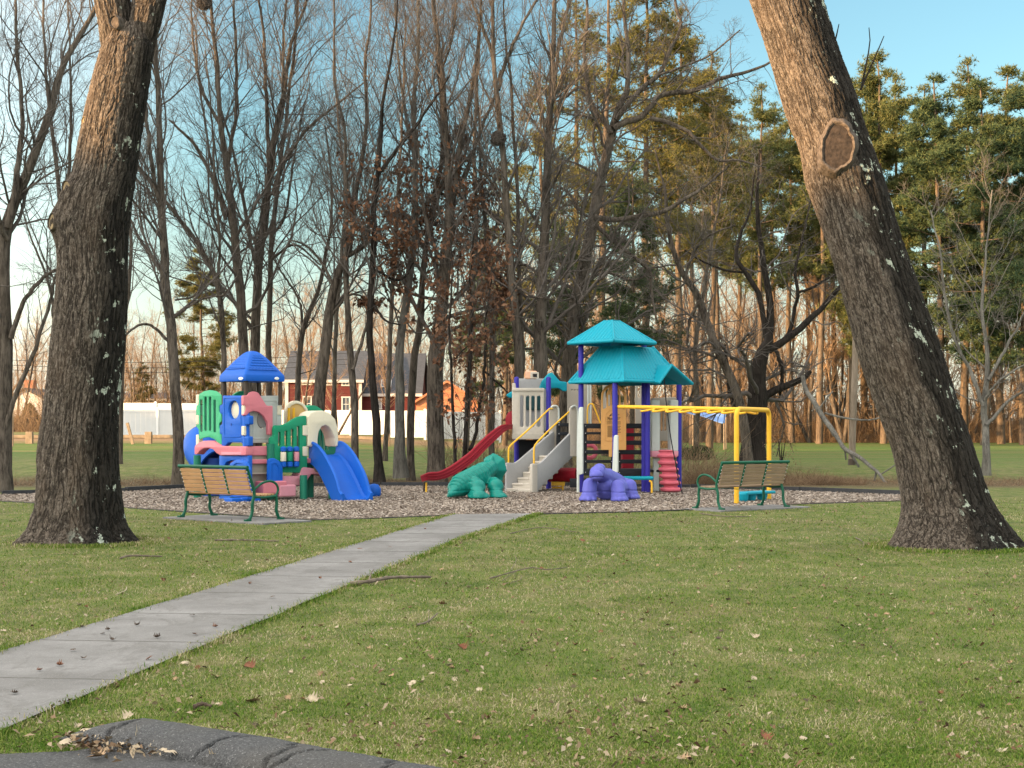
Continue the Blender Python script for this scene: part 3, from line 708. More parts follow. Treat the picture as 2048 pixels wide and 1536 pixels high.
def scar(parent, px, py, rx, ry, Y, cx, hw, face, rim, tilt=0.0, out=.0):
    k = Y/FPX; r = hw*k; X = (px-1024)*k; c = (cx-1024)*k; s = max(-.97, min(.97, (X-c)/r)); co = math.sqrt(1-s*s)
    O = np.array([X, Y-r*co, EYE-(py-HOR)*k]); Nn = np.array([s*.62, -co, 0]); Nn /= np.linalg.norm(Nn)
    U = np.array([-Nn[1], Nn[0], 0]); Z = np.array([0, 0, 1.0]); ct, st = math.cos(tilt), math.sin(tilt)
    U, Z = U*ct+Z*st, Z*ct-U*st; a_, b_ = rx*k, ry*k
    def ringset(prof, nm, mt):
        V = []; n = 48
        for q, d in prof:
            for i in range(n):
                a = 2*math.pi*i/n; w = 1+.05*math.sin(3*a+1+px)+.03*math.sin(7*a)+.018*math.sin(13*a+2)
                V.append(O+U*math.cos(a)*a_*q*w+Z*math.sin(a)*b_*q*w+Nn*(d+out))
        F = [(j*n+i, j*n+(i+1) % n, (j+1)*n+(i+1) % n, (j+1)*n+i) for j in range(len(prof)-1) for i in range(n)]
        if nm == 'cut_face': F.append(tuple(range((len(prof)-1)*n, len(prof)*n)))
        m = MB(); m.add(V, F); return shade(m.build(nm, M[mt], parent), 60)
    t = min(a_, b_)
    o = ringset([(1.30, -.10-t*.15), (1.14, -.015), (1.06, .01+t*.05), (1.0, .02+t*.08), (.93, .016+t*.07), (.86, .0+t*.0)], 'branch_scar', rim)
    ringset([(.89, .003+t*.01), (.80, .006+t*.02), (.45, .004+t*.03), (.12, .0+t*.03)], 'cut_face', face).parent = o
YL = 20.7
tL = thing('oak_tree', W(160, 1085, YL)*[1, 1, 0], 'huge upright bare oak left of the path with knobbly cut branch scars', 'tree', 'big oaks on the lawn')
def rw(l): return [((a+b)/2, (b-a)/2, y) for y, a, b in l]
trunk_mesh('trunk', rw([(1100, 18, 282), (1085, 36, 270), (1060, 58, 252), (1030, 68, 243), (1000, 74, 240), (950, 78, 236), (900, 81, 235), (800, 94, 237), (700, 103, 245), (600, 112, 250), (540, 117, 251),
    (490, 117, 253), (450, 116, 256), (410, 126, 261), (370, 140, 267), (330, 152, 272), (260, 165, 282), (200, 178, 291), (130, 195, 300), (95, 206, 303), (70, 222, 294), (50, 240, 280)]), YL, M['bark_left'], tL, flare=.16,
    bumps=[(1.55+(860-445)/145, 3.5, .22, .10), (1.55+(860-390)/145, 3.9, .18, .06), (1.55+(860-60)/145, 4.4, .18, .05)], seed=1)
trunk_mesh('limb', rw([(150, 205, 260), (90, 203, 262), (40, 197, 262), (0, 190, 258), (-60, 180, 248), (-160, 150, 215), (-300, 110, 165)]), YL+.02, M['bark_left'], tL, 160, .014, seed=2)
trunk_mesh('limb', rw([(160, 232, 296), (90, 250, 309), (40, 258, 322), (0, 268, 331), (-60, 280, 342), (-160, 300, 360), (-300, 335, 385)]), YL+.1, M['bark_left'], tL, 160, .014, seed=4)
scar(tL, 152, 384, 12, 14, YL, 198, 66, 'cut_pale', 'cut_rim', .1, .035); scar(tL, 122, 450, 12, 17, YL, 180, 70, 'cut_pale', 'cut_rim', -.2, .04)
scar(tL, 179, 249, 7, 8, YL, 226, 58, 'cut_pale', 'cut_pale'); scar(tL, 243, 58, 10, 13, YL, 262, 50, 'cut_rim', 'cut_rim', .3, .01)
YR = 19.8
tR = thing('oak_tree', W(1905, 1093, YR)*[1, 1, 0], 'huge bare oak leaning far left with one large oval saw cut', 'tree', 'big oaks on the lawn')
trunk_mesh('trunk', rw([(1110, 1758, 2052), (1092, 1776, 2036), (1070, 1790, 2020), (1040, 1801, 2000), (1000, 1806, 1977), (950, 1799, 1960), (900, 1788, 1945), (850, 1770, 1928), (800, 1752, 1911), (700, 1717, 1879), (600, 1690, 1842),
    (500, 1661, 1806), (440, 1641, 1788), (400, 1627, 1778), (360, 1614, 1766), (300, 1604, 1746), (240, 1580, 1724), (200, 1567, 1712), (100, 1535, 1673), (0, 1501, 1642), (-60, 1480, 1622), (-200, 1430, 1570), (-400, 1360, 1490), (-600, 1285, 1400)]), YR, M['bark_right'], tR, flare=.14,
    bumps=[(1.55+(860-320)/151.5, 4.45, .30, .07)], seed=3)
scar(tR, 1660, 309, 31, 48, YR, 1681, 72, 'cut_wood', 'cut_rim', -.08, .085)
sh = MB()
for p in ([(1664, 100), (1672, 75), (1678, 48)], [(1722, 180), (1734, 120), (1740, 85), (1738, 55)], [(1722, 178), (1752, 110), (1768, 72)]):
    sh.tube(crom([W(x, y, YR+.2) for x, y in p], 6), np.linspace(.016, .006, 6), 5)
sh.build('water_sprout', M['bark_dark'], tR)
# ------------------------------------------------------------------ benches
def make_bench(slat_mat, label):
    b = thing('park_bench', (0, 0, 0), label, 'bench', 'slatted benches facing the play area')
    L = 1.80; xs = [-L/2, -L/6, L/6, L/2]; g = M['bench_green']
    def end(x):
        f = MB(); c = lambda P, n=18: [np.array([x, y, z]) for y, z in crom(P, n)]
        f.tube(c([(-.03, .36), (-.02, .46), (-.06, .60), (-.17, .88)]), .026, 10)
        f.tube(c([(-.04, .40), (.2, .385), (.45, .40)]), .022, 10)
        f.build('side_frame', g, b, True)
        for P in ([(-.16, .015), (-.11, .04), (-.06, .16), (-.06, .28), (-.03, .40)], [(.56, .015), (.51, .04), (.46, .16), (.47, .28), (.45, .40)]):
            l = MB(); q = c(P, 14); l.tube(q, np.linspace(.026, .027, 14), 10); l.box(q[0]+[0, 0, 0], (.07, .11, .03))
            l.build('leg', g, b, True)
        a = MB(); a.tube(c([(.45, .40), (.50, .50), (.46, .60), (.34, .655), (.16, .63), (.02, .55), (-.05, .50)], 24), .021, 10); a.build('armrest', g, b, True)
    end(xs[0]); end(xs[3])
    for x in xs[1:3]:
        f = MB(); f.bar((x, -.065, .44), (x, -.205, .875), .012, .05, (1, 0, 0)); f.bar((x, -.04, .375), (x, .44, .375), .05, .012)
        f.build('back_strap', g, b, bevel=.004)
    l = MB(); l.tube([(x_, y, z) for x_, y, z in [(xs[1], -.10, .015), (xs[1], -.05, .10), (xs[1], -.04, .37)]], .02, 8)
    for x in xs:
        for k in range(6):
            t = (k+.5)/6; h = MB(); y = -.050-.14*t if abs(x) > .5 else -.079-.13*t
            h.tube([(x, y+.006, .455+.40*t), (x, y-.004, .453+.40*t), (x, y-.006, .453+.40*t)], [.010, .010, .004], 8); h.build('bolt', M['bolt'], b, True)
    t = MB(); t.tube([(-L/2-.03, -.185, .895), (L/2+.03, -.185, .895)], .030, 10); t.build('top_rail', g, b, True)
    for k in range(6):
        t0 = (k+.5)/6; s = MB(); d = np.array([0, -.31, .95]); p = np.array([0, -.06-.125*t0, .455+.405*t0])
        s.bar(p-[L/2-.02, 0, 0], p+[L/2-.02, 0, 0], .028, .060, d); s.build('slat', M[slat_mat], b, bevel=.005)
    for k in range(6):
        s = MB(); y = .02+.078*k; s.box((0, y, .415+.012*abs(k-2.5)/2.5), (L-.04, .062, .026)); s.build('slat', M[slat_mat], b, bevel=.005)
    return b
bl = make_bench('slat', 'green metal bench with warm tan slats, left of the path'); bl.location = (-4.985, 25.70, .03); bl.rotation_euler.z = math.atan2(-.65, .76)
br = make_bench('slat_grey', 'green metal bench with dull greyed slats, right of the path'); br.location = (4.62, 29.25, .03); br.rotation_euler.z = math.atan2(.60, .80)
for o, nm in ((bl, 0), (br, 1)):
    m = MB(); a = o.rotation_euler.z; m.box((0, 0, 0), (2.7 if nm == 0 else 2.5, 1.05, .05)); q = m.build('concrete_pad', M['concrete'], None, bevel=.01)
    q.location = (o.location.x+.15*math.cos(a)-.2*math.sin(a), o.location.y+.15*math.sin(a)+.2*math.cos(a), .005); q.rotation_euler.z = a; tag(q, kind='structure')

# ------------------------------------------------------------------ left play house
u = np.array([.734, .679]); v = np.array([-.679, .734]); P0 = np.array([(491-1024)/FPX*32.6, 32.6])
PH = thing('play_tower', (*P0, 0), 'small multicoloured plastic play tower with a pointed blue roof', 'playset')
F = Plane(P0, u); S = Plane(P0, -v)
def at(a, b, z): return np.array([*(P0+u*a+v*b), z])
# roof
def pyramid_roof(name, N, uu, vv, wu, wv, prof, mat, parent, corner=.10, bumps=None):
    m = MB(); C = N+uu*wu/2+vv*wv/2; V = []; n = 0
    base = rnd([(-1, -1), (1, -1), (1, 1), (-1, 1)], corner*2, 4); n = len(base)
    for s, z in prof:
        for (a, b) in base:
            p = C+uu*a*s*wu/2+vv*b*s*wv/2; V.append((p[0], p[1], z))
    Fc = [(k*n+i, k*n+(i+1) % n, (k+1)*n+(i+1) % n, (k+1)*n+i) for k in range(len(prof)-1) for i in range(n)]
    Fc += [tuple(range(n))[::-1], tuple(range((len(prof)-1)*n, len(prof)*n))]
    m.add(V, Fc)
    if bumps: bumps(m, C)
    return shade(m.build(name, mat, parent), 28)
rp = [(.96, 2.62), (1.0, 2.62), (1.01, 2.64), (1.0, 2.745), (.985, 2.765), (.80, 2.90), (.60, 3.045), (.42, 3.165), (.28, 3.24), (.16, 3.285), (.06, 3.30)]
def rbumps(m, C):
    w = 1.08
    for (nx, tx) in ((-v, u), (-u, v)):
        for r_ in range(7):
            sc = .84-.085*r_; z = np.interp(-sc, [-a for a, _ in rp[5:]], [z for _, z in rp[5:]]); nb = 9-r_
            for k in range(nb):
                t = ((k+.5)/nb*2-1)*(sc-.14)
                p = C+nx*sc*w/2+tx*t*w/2; q = np.array([p[0], p[1], z])
                o = np.array([nx[0]*.6, nx[1]*.6, .8]); tt = np.array([tx[0], tx[1], 0]); ss = np.cross(o, tt)
                m.add([q-tt*.038, q+tt*.038, q+tt*.03+ss*.042*(-1), q-tt*.03-ss*.042, q+o*.006-ss*.012], [(0, 1, 4), (1, 2, 4), (2, 3, 4), (3, 0, 4)])
roof = pyramid_roof('roof', P0-(u+v)*.06, u, v, 1.06, 1.06, rp, M['blue'], PH, .07, rbumps)
for pl, px in ((Plane(P0-(u+v)*.065, -v), 481), (Plane(P0-(u+v)*.065, u), 554)):
    plate('badge', pl.off(.012), [(px+4.5*math.cos(a), 757+3*math.sin(a)) for a in np.linspace(0, 6.28, 17)[:-1]], [], .02, M['white_plate'], roof, .004)
for a, b in ((.03, .03), (.92, .03), (.03, .92), (.92, .92)):
    m = MB(); m.lathe([(.045, 2.1), (.045, 2.66)], at(a, b, 0), 14); m.build('roof_post', M['brown'], PH, True)
# panels of the tower
tp = plate('slatted_panel', S, rnd([(397, 800), (398, 788), (408, 782), (420, 780), (432, 782), (440, 788), (443, 791), (443, 809), (438, 811), (438, 824), (443, 826), (443, 843), (438, 846), (438, 857), (443, 860), (443, 889), (439, 890), (430, 879), (418, 874), (406, 876), (398, 880), (397, 858), (392, 853), (392, 842), (392, 824), (392, 811), (397, 809)], 3), [pill(x, y0, y1, 4.8) for x, y0, y1 in ((402.3, 799, 864), (410.7, 793, 862), (419.8, 793, 862), (429, 799, 865))], .022, M['green_light'], PH, .008)
plate('backing_panel', S.off(-.10), rnd([(400, 790), (410, 785), (432, 785), (441, 790), (441, 872), (400, 872)], 3), [], .03, M['green_dark'], tp)
for y0, y1 in ((789, 809), (830, 849), (869, 892)):
    plate('corner_block', S.off(.01), rnd([(391.5, y0), (397, y0), (397, y1), (391.5, y1)], 2), [], .12, M['cream'], PH)
bp = plate('window_panel', S.off(.02), rnd([(445, 791), (486, 791), (490, 795), (490, 811), (487, 811), (487, 830), (498, 832), (498, 849), (487, 850), (487, 872), (497, 873), (497, 892), (486, 892), (483, 885), (456, 885), (450, 892), (443, 892), (443, 868), (439, 868), (439, 851), (444, 848), (444, 829), (439, 826), (439, 811), (445, 808)], 2), [ell(467, 820, 10.5, 18.5)], .12, M['blue'], PH, .016)
plate('panel_frame', S.off(.028), rnd([(446, 794), (482, 794), (482, 875), (446, 875)], 3), [rnd([(448.5, 796.5), (480, 796.5), (480, 872), (448.5, 872)], 3)], .012, M['blue'], bp, .003)
plate('porthole_bubble', S.off(-.06), ell(469, 820, 9.5, 17.5), [], .05, M['cream'], bp, .02)
plate('screw_hole', S.off(.03), ell(462, 849, 1.2, 2.4, 12), [], .02, M['blue_dark'], bp, .002)
plate('arch_panel', F.off(.04), rnd([(487, 791), (494, 791), (500, 785), (508, 782.5), (517, 785), (526, 799), (533, 810), (536, 811.5), (546, 811.5), (546, 870), (537, 870), (536, 846), (528, 832), (518, 824), (508, 822), (499, 825), (494, 831), (487, 831), (492, 820), (492, 812), (487, 810)], 2.5), [], .10, M['pink'], PH, .016)
wp = plate('window_panel', F.off(-.14), rnd([(497, 792), (562, 791), (564, 796), (564, 884), (560, 886), (506, 886), (500, 884), (500, 871), (489, 871), (489, 852), (500, 852), (500, 830)], 2), [ell(525, 840, 10.5, 17)], .07, M['grey_white'], PH, .014)
plate('panel_frame', F.off(-.13), rnd([(506, 800), (556, 799), (556, 877), (506, 879)], 3), [rnd([(508.5, 803), (553.5, 802), (553.5, 874), (508.5, 876)], 3)], .012, M['grey_white'], wp, .003)
plate('bubble_window', F.off(-.18), ell(525, 840, 10, 16), [], .02, M['grey'], wp, .006)
plate('corner_block', F.off(-.12), rnd([(555, 811), (563, 811), (563, 830), (555, 830)], 2), [], .06, M['cream'], wp)
for y0, y1 in ((810, 831), (852, 871)): plate('corner_block', F.off(.02), rnd([(487.5, y0), (493, y0), (493, y1), (487.5, y1)], 2), [], .10, M['cream'], PH)
m = MB(); m.lathe([(.075, .03), (.075, 2.1), (.05, 2.13)], at(.05, .05, 0), 16); m.build('corner_post', M['blue'], PH, True)
plate('green_arch', Plane(P0+v*1.0, u), rnd([(462, 800), (468, 789), (480, 782), (496, 782), (510, 788), (520, 800)], 4), [], .08, M['green'], PH)
# pink ledge
plate('arch_ledge', S.off(.08), rnd([(388.5, 895), (389.5, 891), (396, 886), (406, 881.5), (418, 881), (428, 884), (436, 889), (442, 892), (491, 893), (491, 911), (440, 911), (432, 906), (426, 899), (416, 896), (406, 897), (398, 903), (394, 909), (388.5, 909)], 2), [], .20, M['pink'], PH, .02)
plate('ledge', F.off(.09), rnd([(489, 893), (546, 892), (546, 911), (489, 911)], 2), [], .20, M['pink'], PH, .02)
plate('ledge_recess', S.off(.088), rnd([(442, 904), (482, 904), (482, 910), (442, 910)], 1.5), [], .02, M['rose_light'], PH, .004)
# lower storey
plate('base_panel', S.off(.02), rnd([(438, 911), (497, 911), (497, 1006), (438, 998)], 1), [rnd([(448, 960), (447, 935), (451, 925), (459, 921), (470, 921), (470, 960)], 3)], .10, M['blue'], PH)
sb = plate('seat_back', S.off(.25), rnd([(456, 1000), (455, 940), (460, 926), (470, 919.5), (481, 919), (492, 924), (498, 938), (500, 1000)], 3), [], .07, M['blue'], PH, .02)
plate('seat_ring', S.off(.27), rnd([(458, 998), (457, 942), (462, 928), (471, 922), (481, 922), (490, 927), (495, 940), (497, 998)], 3), [rnd([(462, 995), (461, 944), (465, 932), (472, 926.5), (481, 926.5), (487, 931), (491, 942), (493, 995)], 3)], .03, M['blue'], sb, .006)
plate('base_panel', F.off(.02), rnd([(499, 905), (537, 905), (537, 1003), (499, 1006)], 1.5), [], .08, M['taupe'], PH)
m = MB(); m.bar(F.pt(.08, .60, .08), F.pt(.86, .60, .08), .10, .03); m.build('base_ledge', M['taupe'], PH, bevel=.008)
sb2 = plate('seat_back', F.off(.34), rnd([(537, 992), (538, 920), (542, 917), (549, 916), (560, 922), (566, 934), (567, 990), (560, 993)], 3), [], .10, M['blue'], PH, .025)
plate('seat_ring', F.off(.35), rnd([(541, 985), (541, 926), (548, 921), (556, 925), (561, 936), (562, 985)], 3), [rnd([(545, 982), (545, 931), (549, 926), (554, 929), (557.5, 938), (558, 982)], 3)], .03, M['blue'], sb2, .006)
for (s0, z0, w, d, h, mt) in ((.50, .30, .62, .34, .28, 'pink'), (.82, .22, .44, .36, .26, 'rose_light')):
    m = MB(); m.box(F.pt(s0, z0, .24), (w, d, h), Matrix.Rotation(math.atan2(u[1], u[0]), 3, 'Z')); m.build('seat', M[mt], PH, bevel=.03)
m = MB(); Rz = Matrix.Rotation(math.atan2(u[1], u[0]), 3, 'Z')
for k in range(3): m.box(at(-.52+.25*k, -.30, .05), (.22, .34, .10), Rz)
m.box(at(-.27, -.30, .045), (.72, .28, .07), Rz); m.build('step', M['blue'], PH, bevel=.02)
for px, Y, h in ((394.5, 34.0, .98), (607, 33.2, .55), (620, 33.9, .8), (664, 33.6, .62), (541, 32.9, 1.25)):
    m = MB(); p = W(px, 860, Y); m.lathe([(.085, .0), (.085, h)], (p[0], p[1], 0), 16); m.build('support_post', M['green_dark'], PH, True)
# tube slide at the back left
m = MB(); path = crom([W(410, 882, 35.9), W(402, 887, 35.5), (W(403, 900, 35.2)), W(412, 915, 35.0), W(428, 930, 34.8)], 22)
T = np.gradient(path, axis=0); T /= np.linalg.norm(T, axis=1, keepdims=True); V = []; n = 28
for r_ in (.40, .35):
    for k in range(22):
        t = T[k]; a = np.cross(t, [0, 1, .2]); a /= np.linalg.norm(a); b = np.cross(t, a)
        V += [path[k]+r_*(1+.02*(k % 6 == 0))*(a*math.cos(2*math.pi*i/n)+b*math.sin(2*math.pi*i/n)) for i in range(n)]
Fc = []
for q in (0, 1):
    for k in range(21):
        for i in range(n):
            f = (q*22*n+k*n+i, q*22*n+k*n+(i+1) % n, q*22*n+(k+1)*n+(i+1) % n, q*22*n+(k+1)*n+i); Fc.append(f if q == 0 else f[::-1])
Fc += [(21*n+i, 21*n+(i+1) % n, 43*n+(i+1) % n, 43*n+i) for i in range(n)]+[(i, 22*n+i, 22*n+(i+1) % n, (i+1) % n) for i in range(n)]
m.add(V, Fc); m.build('tube_slide', M['blue'], PH, True)
m = MB(); m.lathe([(.30, 0), (.33, .3), (.33, .9)], (*W(432, 900, 34.9)[:2], 0), 20); m.build('slide_base', M['blue_dark'], PH, True)
# right-hand deck: railing, spinners, hood, slide
Rl = F.off(.16)
rail = plate('slatted_railing', Rl, rnd([(541, 920), (541, 876), (548, 872), (548, 857), (550, 850.5), (563, 850.5), (573, 847.5), (583, 841), (595, 834), (606, 831.5), (613, 831.5), (613.5, 851), (607, 851), (607, 871), (613.5, 872), (613.5, 893), (607, 893), (607, 912), (615, 913), (615, 946), (560, 945), (556, 935), (541, 931)], 2.5), [pill(559.5, 864, 893, 5.4), pill(572.5, 861.5, 893, 5.4), pill(585, 858, 893, 5.4), pill(597, 852.5, 932, 5.4)], .09, M['green'], PH, .014)
for k, px in enumerate((562, 574.8, 588)):
    t, _ = Rl.tr(px, 900); b0 = Rl.pt(t, 0, .09); m = MB()
    z0, z1 = EYE-(935-860)/FPX*33, EYE-(893-860)/FPX*33
    for (a0, a1) in ((z0, z0+.14), (z1-.12, z1)):
        m.lathe([(.03, a0), (.068, a0+.025), (.068, a1-.025), (.03, a1)], b0, 16)
    sp = m.build('spinner', M['blue'], rail, True)
    m = MB(); m.lathe([(.06, z0+.14), (.064, z0+.15), (.064, z1-.13), (.06, z1-.12)], b0, 16); m.build('roller', M[('cream', 'green', 'rose_light')[k]], sp, True)
hd = plate('slide_hood', F.off(.18), rnd([(616, 893), (615.5, 845), (617, 832), (622, 825.5), (632, 821.5), (646, 821), (660, 826), (671, 838), (676.5, 858), (678, 893), (672, 893), (670, 876), (665, 863), (659, 854), (652, 850.5), (644, 853), (638, 864), (636, 880), (636, 895)], 2), [], .42, M['cream'], PH, .03)
for y0, y1 in ((851, 871), (893, 912)): plate('corner_block', F.off(.175), rnd([(606, y0), (616, y0), (616, y1), (606, y1)], 1.5), [], .10, M['cream'], PH)
plate('back_panel', F.off(-.75), rnd([(628, 910), (628, 850), (640, 845), (672, 845), (672, 910)], 3), [pill(x, 856, 900, 3) for x in (636, 643, 650, 657)], .07, M['green_dark'], PH)
ap = plate('arch_window', F.off(-.5), rnd([(570, 872), (571, 822), (577, 808), (587, 801.5), (597, 801.5), (608, 807), (616, 818), (617, 872)], 3), [rnd([(574, 845), (576, 823), (583, 811), (594, 807), (605, 811), (612, 821), (612, 845)], 3)], .09, M['cream'], PH, .014)
plate('pane', F.off(-.53), rnd([(573, 870), (575, 822), (582, 810), (594, 806), (605, 810), (613, 820), (613, 870)], 3), [], .02, M['amber'], ap, .004)
for px in (599, 609): m = MB(); t, _ = F.tr(px, 820); m.tube([F.pt(t, 1.55, -.42), F.pt(t, 2.05, -.42)], .03, 10); m.build('window_bar', M['yellow'], ap, True)
m = MB(); t, _ = F.tr(567, 820); m.lathe([(.08, .03), (.08, 1.9)], F.pt(t, 0, -.45), 14); m.build('corner_post', M['blue_dark'], PH, True)
plate('green_arch', F.off(-.95), rnd([(612, 870), (613, 815), (622, 810), (634, 812), (648, 822), (652, 870)], 3), [], .3, M['green'], PH)
# pink deck under the railing
plate('deck_edge', F.off(.20), rnd([(564, 952), (600, 952), (604, 938), (608, 934), (628, 937), (632, 944), (660, 952), (700, 956), (690, 962), (640, 950), (624, 948), (616, 958), (614, 972), (564, 970)], 2), [], .35, M['rose_light'], PH, .02)
m = MB(); m.box(F.pt(1.15, .86, -.40), (2.1, 1.0, .10), Rz); m.build('deck', M['pink'], PH, bevel=.02)
# slide
def sweep(path, lat, prof_fn, name, mat, parent):
    path = np.asarray(path, float); n = len(path); T = np.gradient(path, axis=0); T /= np.linalg.norm(T, axis=1, keepdims=True)
    lat = np.asarray(lat, float); V = []; k = None
    for i in range(n):
        up = np.cross(lat, T[i]); up = up if up[2] > 0 else -up
        pr = prof_fn(i/(n-1)); k = len(pr)
        V += [path[i]+lat*a+up*b for a, b in pr]
    Fc = [(i*k+j, i*k+(j+1) % k, (i+1)*k+(j+1) % k, (i+1)*k+j) for i in range(n-1) for j in range(k)]
    Fc += [tuple(range(k))[::-1], tuple(range((n-1)*k, n*k))]
    m = MB(); m.add(V, Fc); o = m.build(name, mat, parent)
    bm = bmesh.new(); bm.from_mesh(o.data); bmesh.ops.recalc_face_normals(bm, faces=bm.faces); bm.to_mesh(o.data); bm.free()
    return shade(o, 35)
def uprof(W2, wall, t=.05, deep=.10, lip=.035):
    def f(s):
        h = wall(s)
        r = [(-W2-.01, -deep), (-W2-.012, h-.05), (-W2-lip, h-.04), (-W2-lip, h-.01), (-W2-.005, h+.012), (-W2+t*.7, h), (-W2+t, h-.04), (-W2+t+.02, .05), (-W2+t+.07, .006), (-.02, 0)]
        return r+[(-a, b) for a, b in r[::-1]]
    return f
t0, _ = F.tr(618, 893); t1, _ = F.tr(679, 893); sc_ = F.pt((t0+t1)/2-.075, 0, .18); sd_ = np.array([.58, -.815]); dn = np.array([*sd_, 0])
zf = crom([(-.12, .99), (0, .985), (.18, .93), (.42, .79), (.66, .59), (.90, .36), (1.10, .15), (1.26, .05), (1.42, .035)], 34)
sweep([sc_+dn*a+np.array([0, 0, z]) for a, z in zf], [-sd_[1], sd_[0], 0], uprof((t1-t0)/2*.88, lambda s: .30-.17*max(0, (s-.6)/.4)**1.5, .055, .20), 'slide', M['blue'], PH)
m = MB(); m.lathe([(.12, 0), (.16, .06), (.16, .2), (.10, .29), (.02, .31)], W(748, 980, 34.6)*[1, 1, 0], 18); m.build('slide_foot', M['blue'], PH, True)

# ------------------------------------------------------------------ right play structure
u2 = np.array([.72, .694]); v2 = np.array([-.694, .72]); Nn0 = np.array([(1230-1024)/FPX*36.0, 36.0])
PS = thing('play_structure', (*Nn0, 0), 'large play structure with two stacked teal roofs on violet posts', 'playset')
def vpost(px, Y, z1, z0=0.0, r=.065, name='post', mat='violet_post', cap=True):
    p = W(px, 860, Y); m = MB(); pr = [(r, z0), (r, z1)]
    if cap: pr += [(r*.9, z1+r*.35), (r*.55, z1+r*.65), (.01, z1+r*.75)]
    m.lathe(pr, (p[0], p[1], 0), 18); return m.build(name, M[mat], PH if False else PS, True)
for px, Y, h in ((1162, 36.85, 3.72), (1230, 36.0, 2.75), (1295, 36.9, 2.75), (1288, 37.25, 3.70), (1293, 37.9, 2.75), (1358, 37.75, 2.85), (1231, 37.8, 3.7)): vpost(px, Y, h)
for px, Y, py in ((1033, 39.4, 757), (1097, 38.95, 757)): vpost(px, Y, EYE+(860-py)/FPX*Y)
def slab(poly, th, mat, name, parent, ribs=.11, bev=.02, lip=0.0):
    P = np.array(poly, float); n = np.cross(P[1]-P[0], P[-1]-P[0]); n /= np.linalg.norm(n)
    if n[2] < 0: n = -n
    ex = P[1]-P[0]; ex /= np.linalg.norm(ex); ey = np.cross(n, ex); ey = ey if ey[2] > 0 else -ey
    q = np.stack([(P-P[0])@ex, (P-P[0])@ey], 1); m = MB()
    tri = tessellate_polygon([[Vector((a, b, 0)) for a, b in q]]); k = len(P)
    m.add(np.concatenate([P, P-n*th]), [tuple(t) for t in tri]+[tuple(i+k for i in t[::-1]) for t in tri]+[(i, i+k, (i+1) % k+k, (i+1) % k) for i in range(k)])
    if ribs:
        x = q[:, 0].min()+ribs*.6
        while x < q[:, 0].max()-ribs*.3:
            ys = []
            for i in range(k):
                a, b = q[i], q[(i+1) % k]
                if (a[0]-x)*(b[0]-x) < 0: ys.append(a[1]+(b[1]-a[1])*(x-a[0])/(b[0]-a[0]))
            ys.sort()
            for a, b in zip(ys[::2], ys[1::2]):
                if b-a > .12:
                    c0 = P[0]+ex*x+ey*(a+.035); c1 = P[0]+ex*x+ey*(b-.035); w = ribs*.30
                    m.add([c0-ex*w, c0+ex*w, c1+ex*w, c1-ex*w, c0+n*.017+ey*.02-ex*w*.4, c0+n*.017+ey*.02+ex*w*.4, c1+n*.017-ey*.02+ex*w*.4, c1+n*.017-ey*.02-ex*w*.4],
                          [(4, 5, 6, 7), (0, 1, 5, 4), (1, 2, 6, 5), (2, 3, 7, 6), (3, 0, 4, 7)])
            x += ribs
    o = m.build(name, mat, parent)
    bm = bmesh.new(); bm.from_mesh(o.data); bmesh.ops.recalc_face_normals(bm, faces=bm.faces); bm.to_mesh(o.data); bm.free()
    return o
def eaves(pts, r, mat, parent, closed=False, name='eave'):
    m = MB(); P = [np.array(p, float) for p in pts]
    if closed: P = P+[P[0]]
    for a, b in zip(P[:-1], P[1:]):
        m.tube([a, b], r, 12)
    for p in P: m.lathe([(.01, -r), (r*.7, -r*.7), (r, 0), (r*.7, r*.7), (.01, r)], p, 12)
    return m.build(name, mat, parent, True)
XY = lambda N, a, b, z: np.array([*(N+u2*a+v2*b), z])
Nu = np.array([(1228-1024)/FPX*35.75, 35.75]); z0, z1 = 3.70, 4.235; w = 1.5; i0 = .62
ur = None
for k, (a, b) in enumerate((((0, 0), (w, 0)), ((w, 0), (w, w)), ((w, w), (0, w)), ((0, w), (0, 0)))):
    ins = lambda p: (i0+(w-2*i0)*(p[0] > w/2), i0+(w-2*i0)*(p[1] > w/2))
    A, B = ins(a), ins(b)
    slab([XY(Nu, *a, z0), XY(Nu, *b, z0), XY(Nu, *B, z1), XY(Nu, *A, z1)], .05, M['teal'], 'upper_roof_panel', PS)
    eaves([XY(Nu, *A, z1-.02), XY(Nu, *a, z0)], .03, M['teal'], PS, name='hip_rib')
slab([XY(Nu, i0-.02, i0-.02, z1+.006), XY(Nu, w-i0+.02, i0-.02, z1+.006), XY(Nu, w-i0+.02, w-i0+.02, z1+.006), XY(Nu, i0-.02, w-i0+.02, z1+.006)], .03, M['teal'], 'roof_cap', PS, 0)
eaves([XY(Nu, 0, 0, z0-.02), XY(Nu, w, 0, z0-.02), XY(Nu, w, w, z0-.02), XY(Nu, 0, w, z0-.02)], .045, M['teal'], PS, True)
Nl = np.array([(1247-1024)/FPX*35.7, 35.7]); z0, z1 = 2.74, 3.60; A_, B_ = 2.27, 1.78; q = .55
c = {'n': (0, 0), 'r': (A_, 0), 'b': (A_, B_), 'l': (0, B_)}; ct = {'n': (q, q), 'r': (A_-q, q), 'b': (A_-q, B_-q), 'l': (q, B_-q)}
p3 = lambda k: XY(Nl, *c[k], z0); t3 = lambda k: XY(Nl, *ct[k], z1)
slab([p3('l'), p3('n'), t3('n'), t3('l')], .05, M['teal'], 'lower_roof_panel', PS)
slab([p3('r'), p3('b'), t3('b'), t3('r')], .05, M['teal'], 'lower_roof_panel', PS)
slab([p3('b'), p3('l'), t3('l'), t3('b')], .05, M['teal'], 'lower_roof_panel', PS)
slope = q/(z1-z0); pk = (1.53, .40*slope, z0+.40)
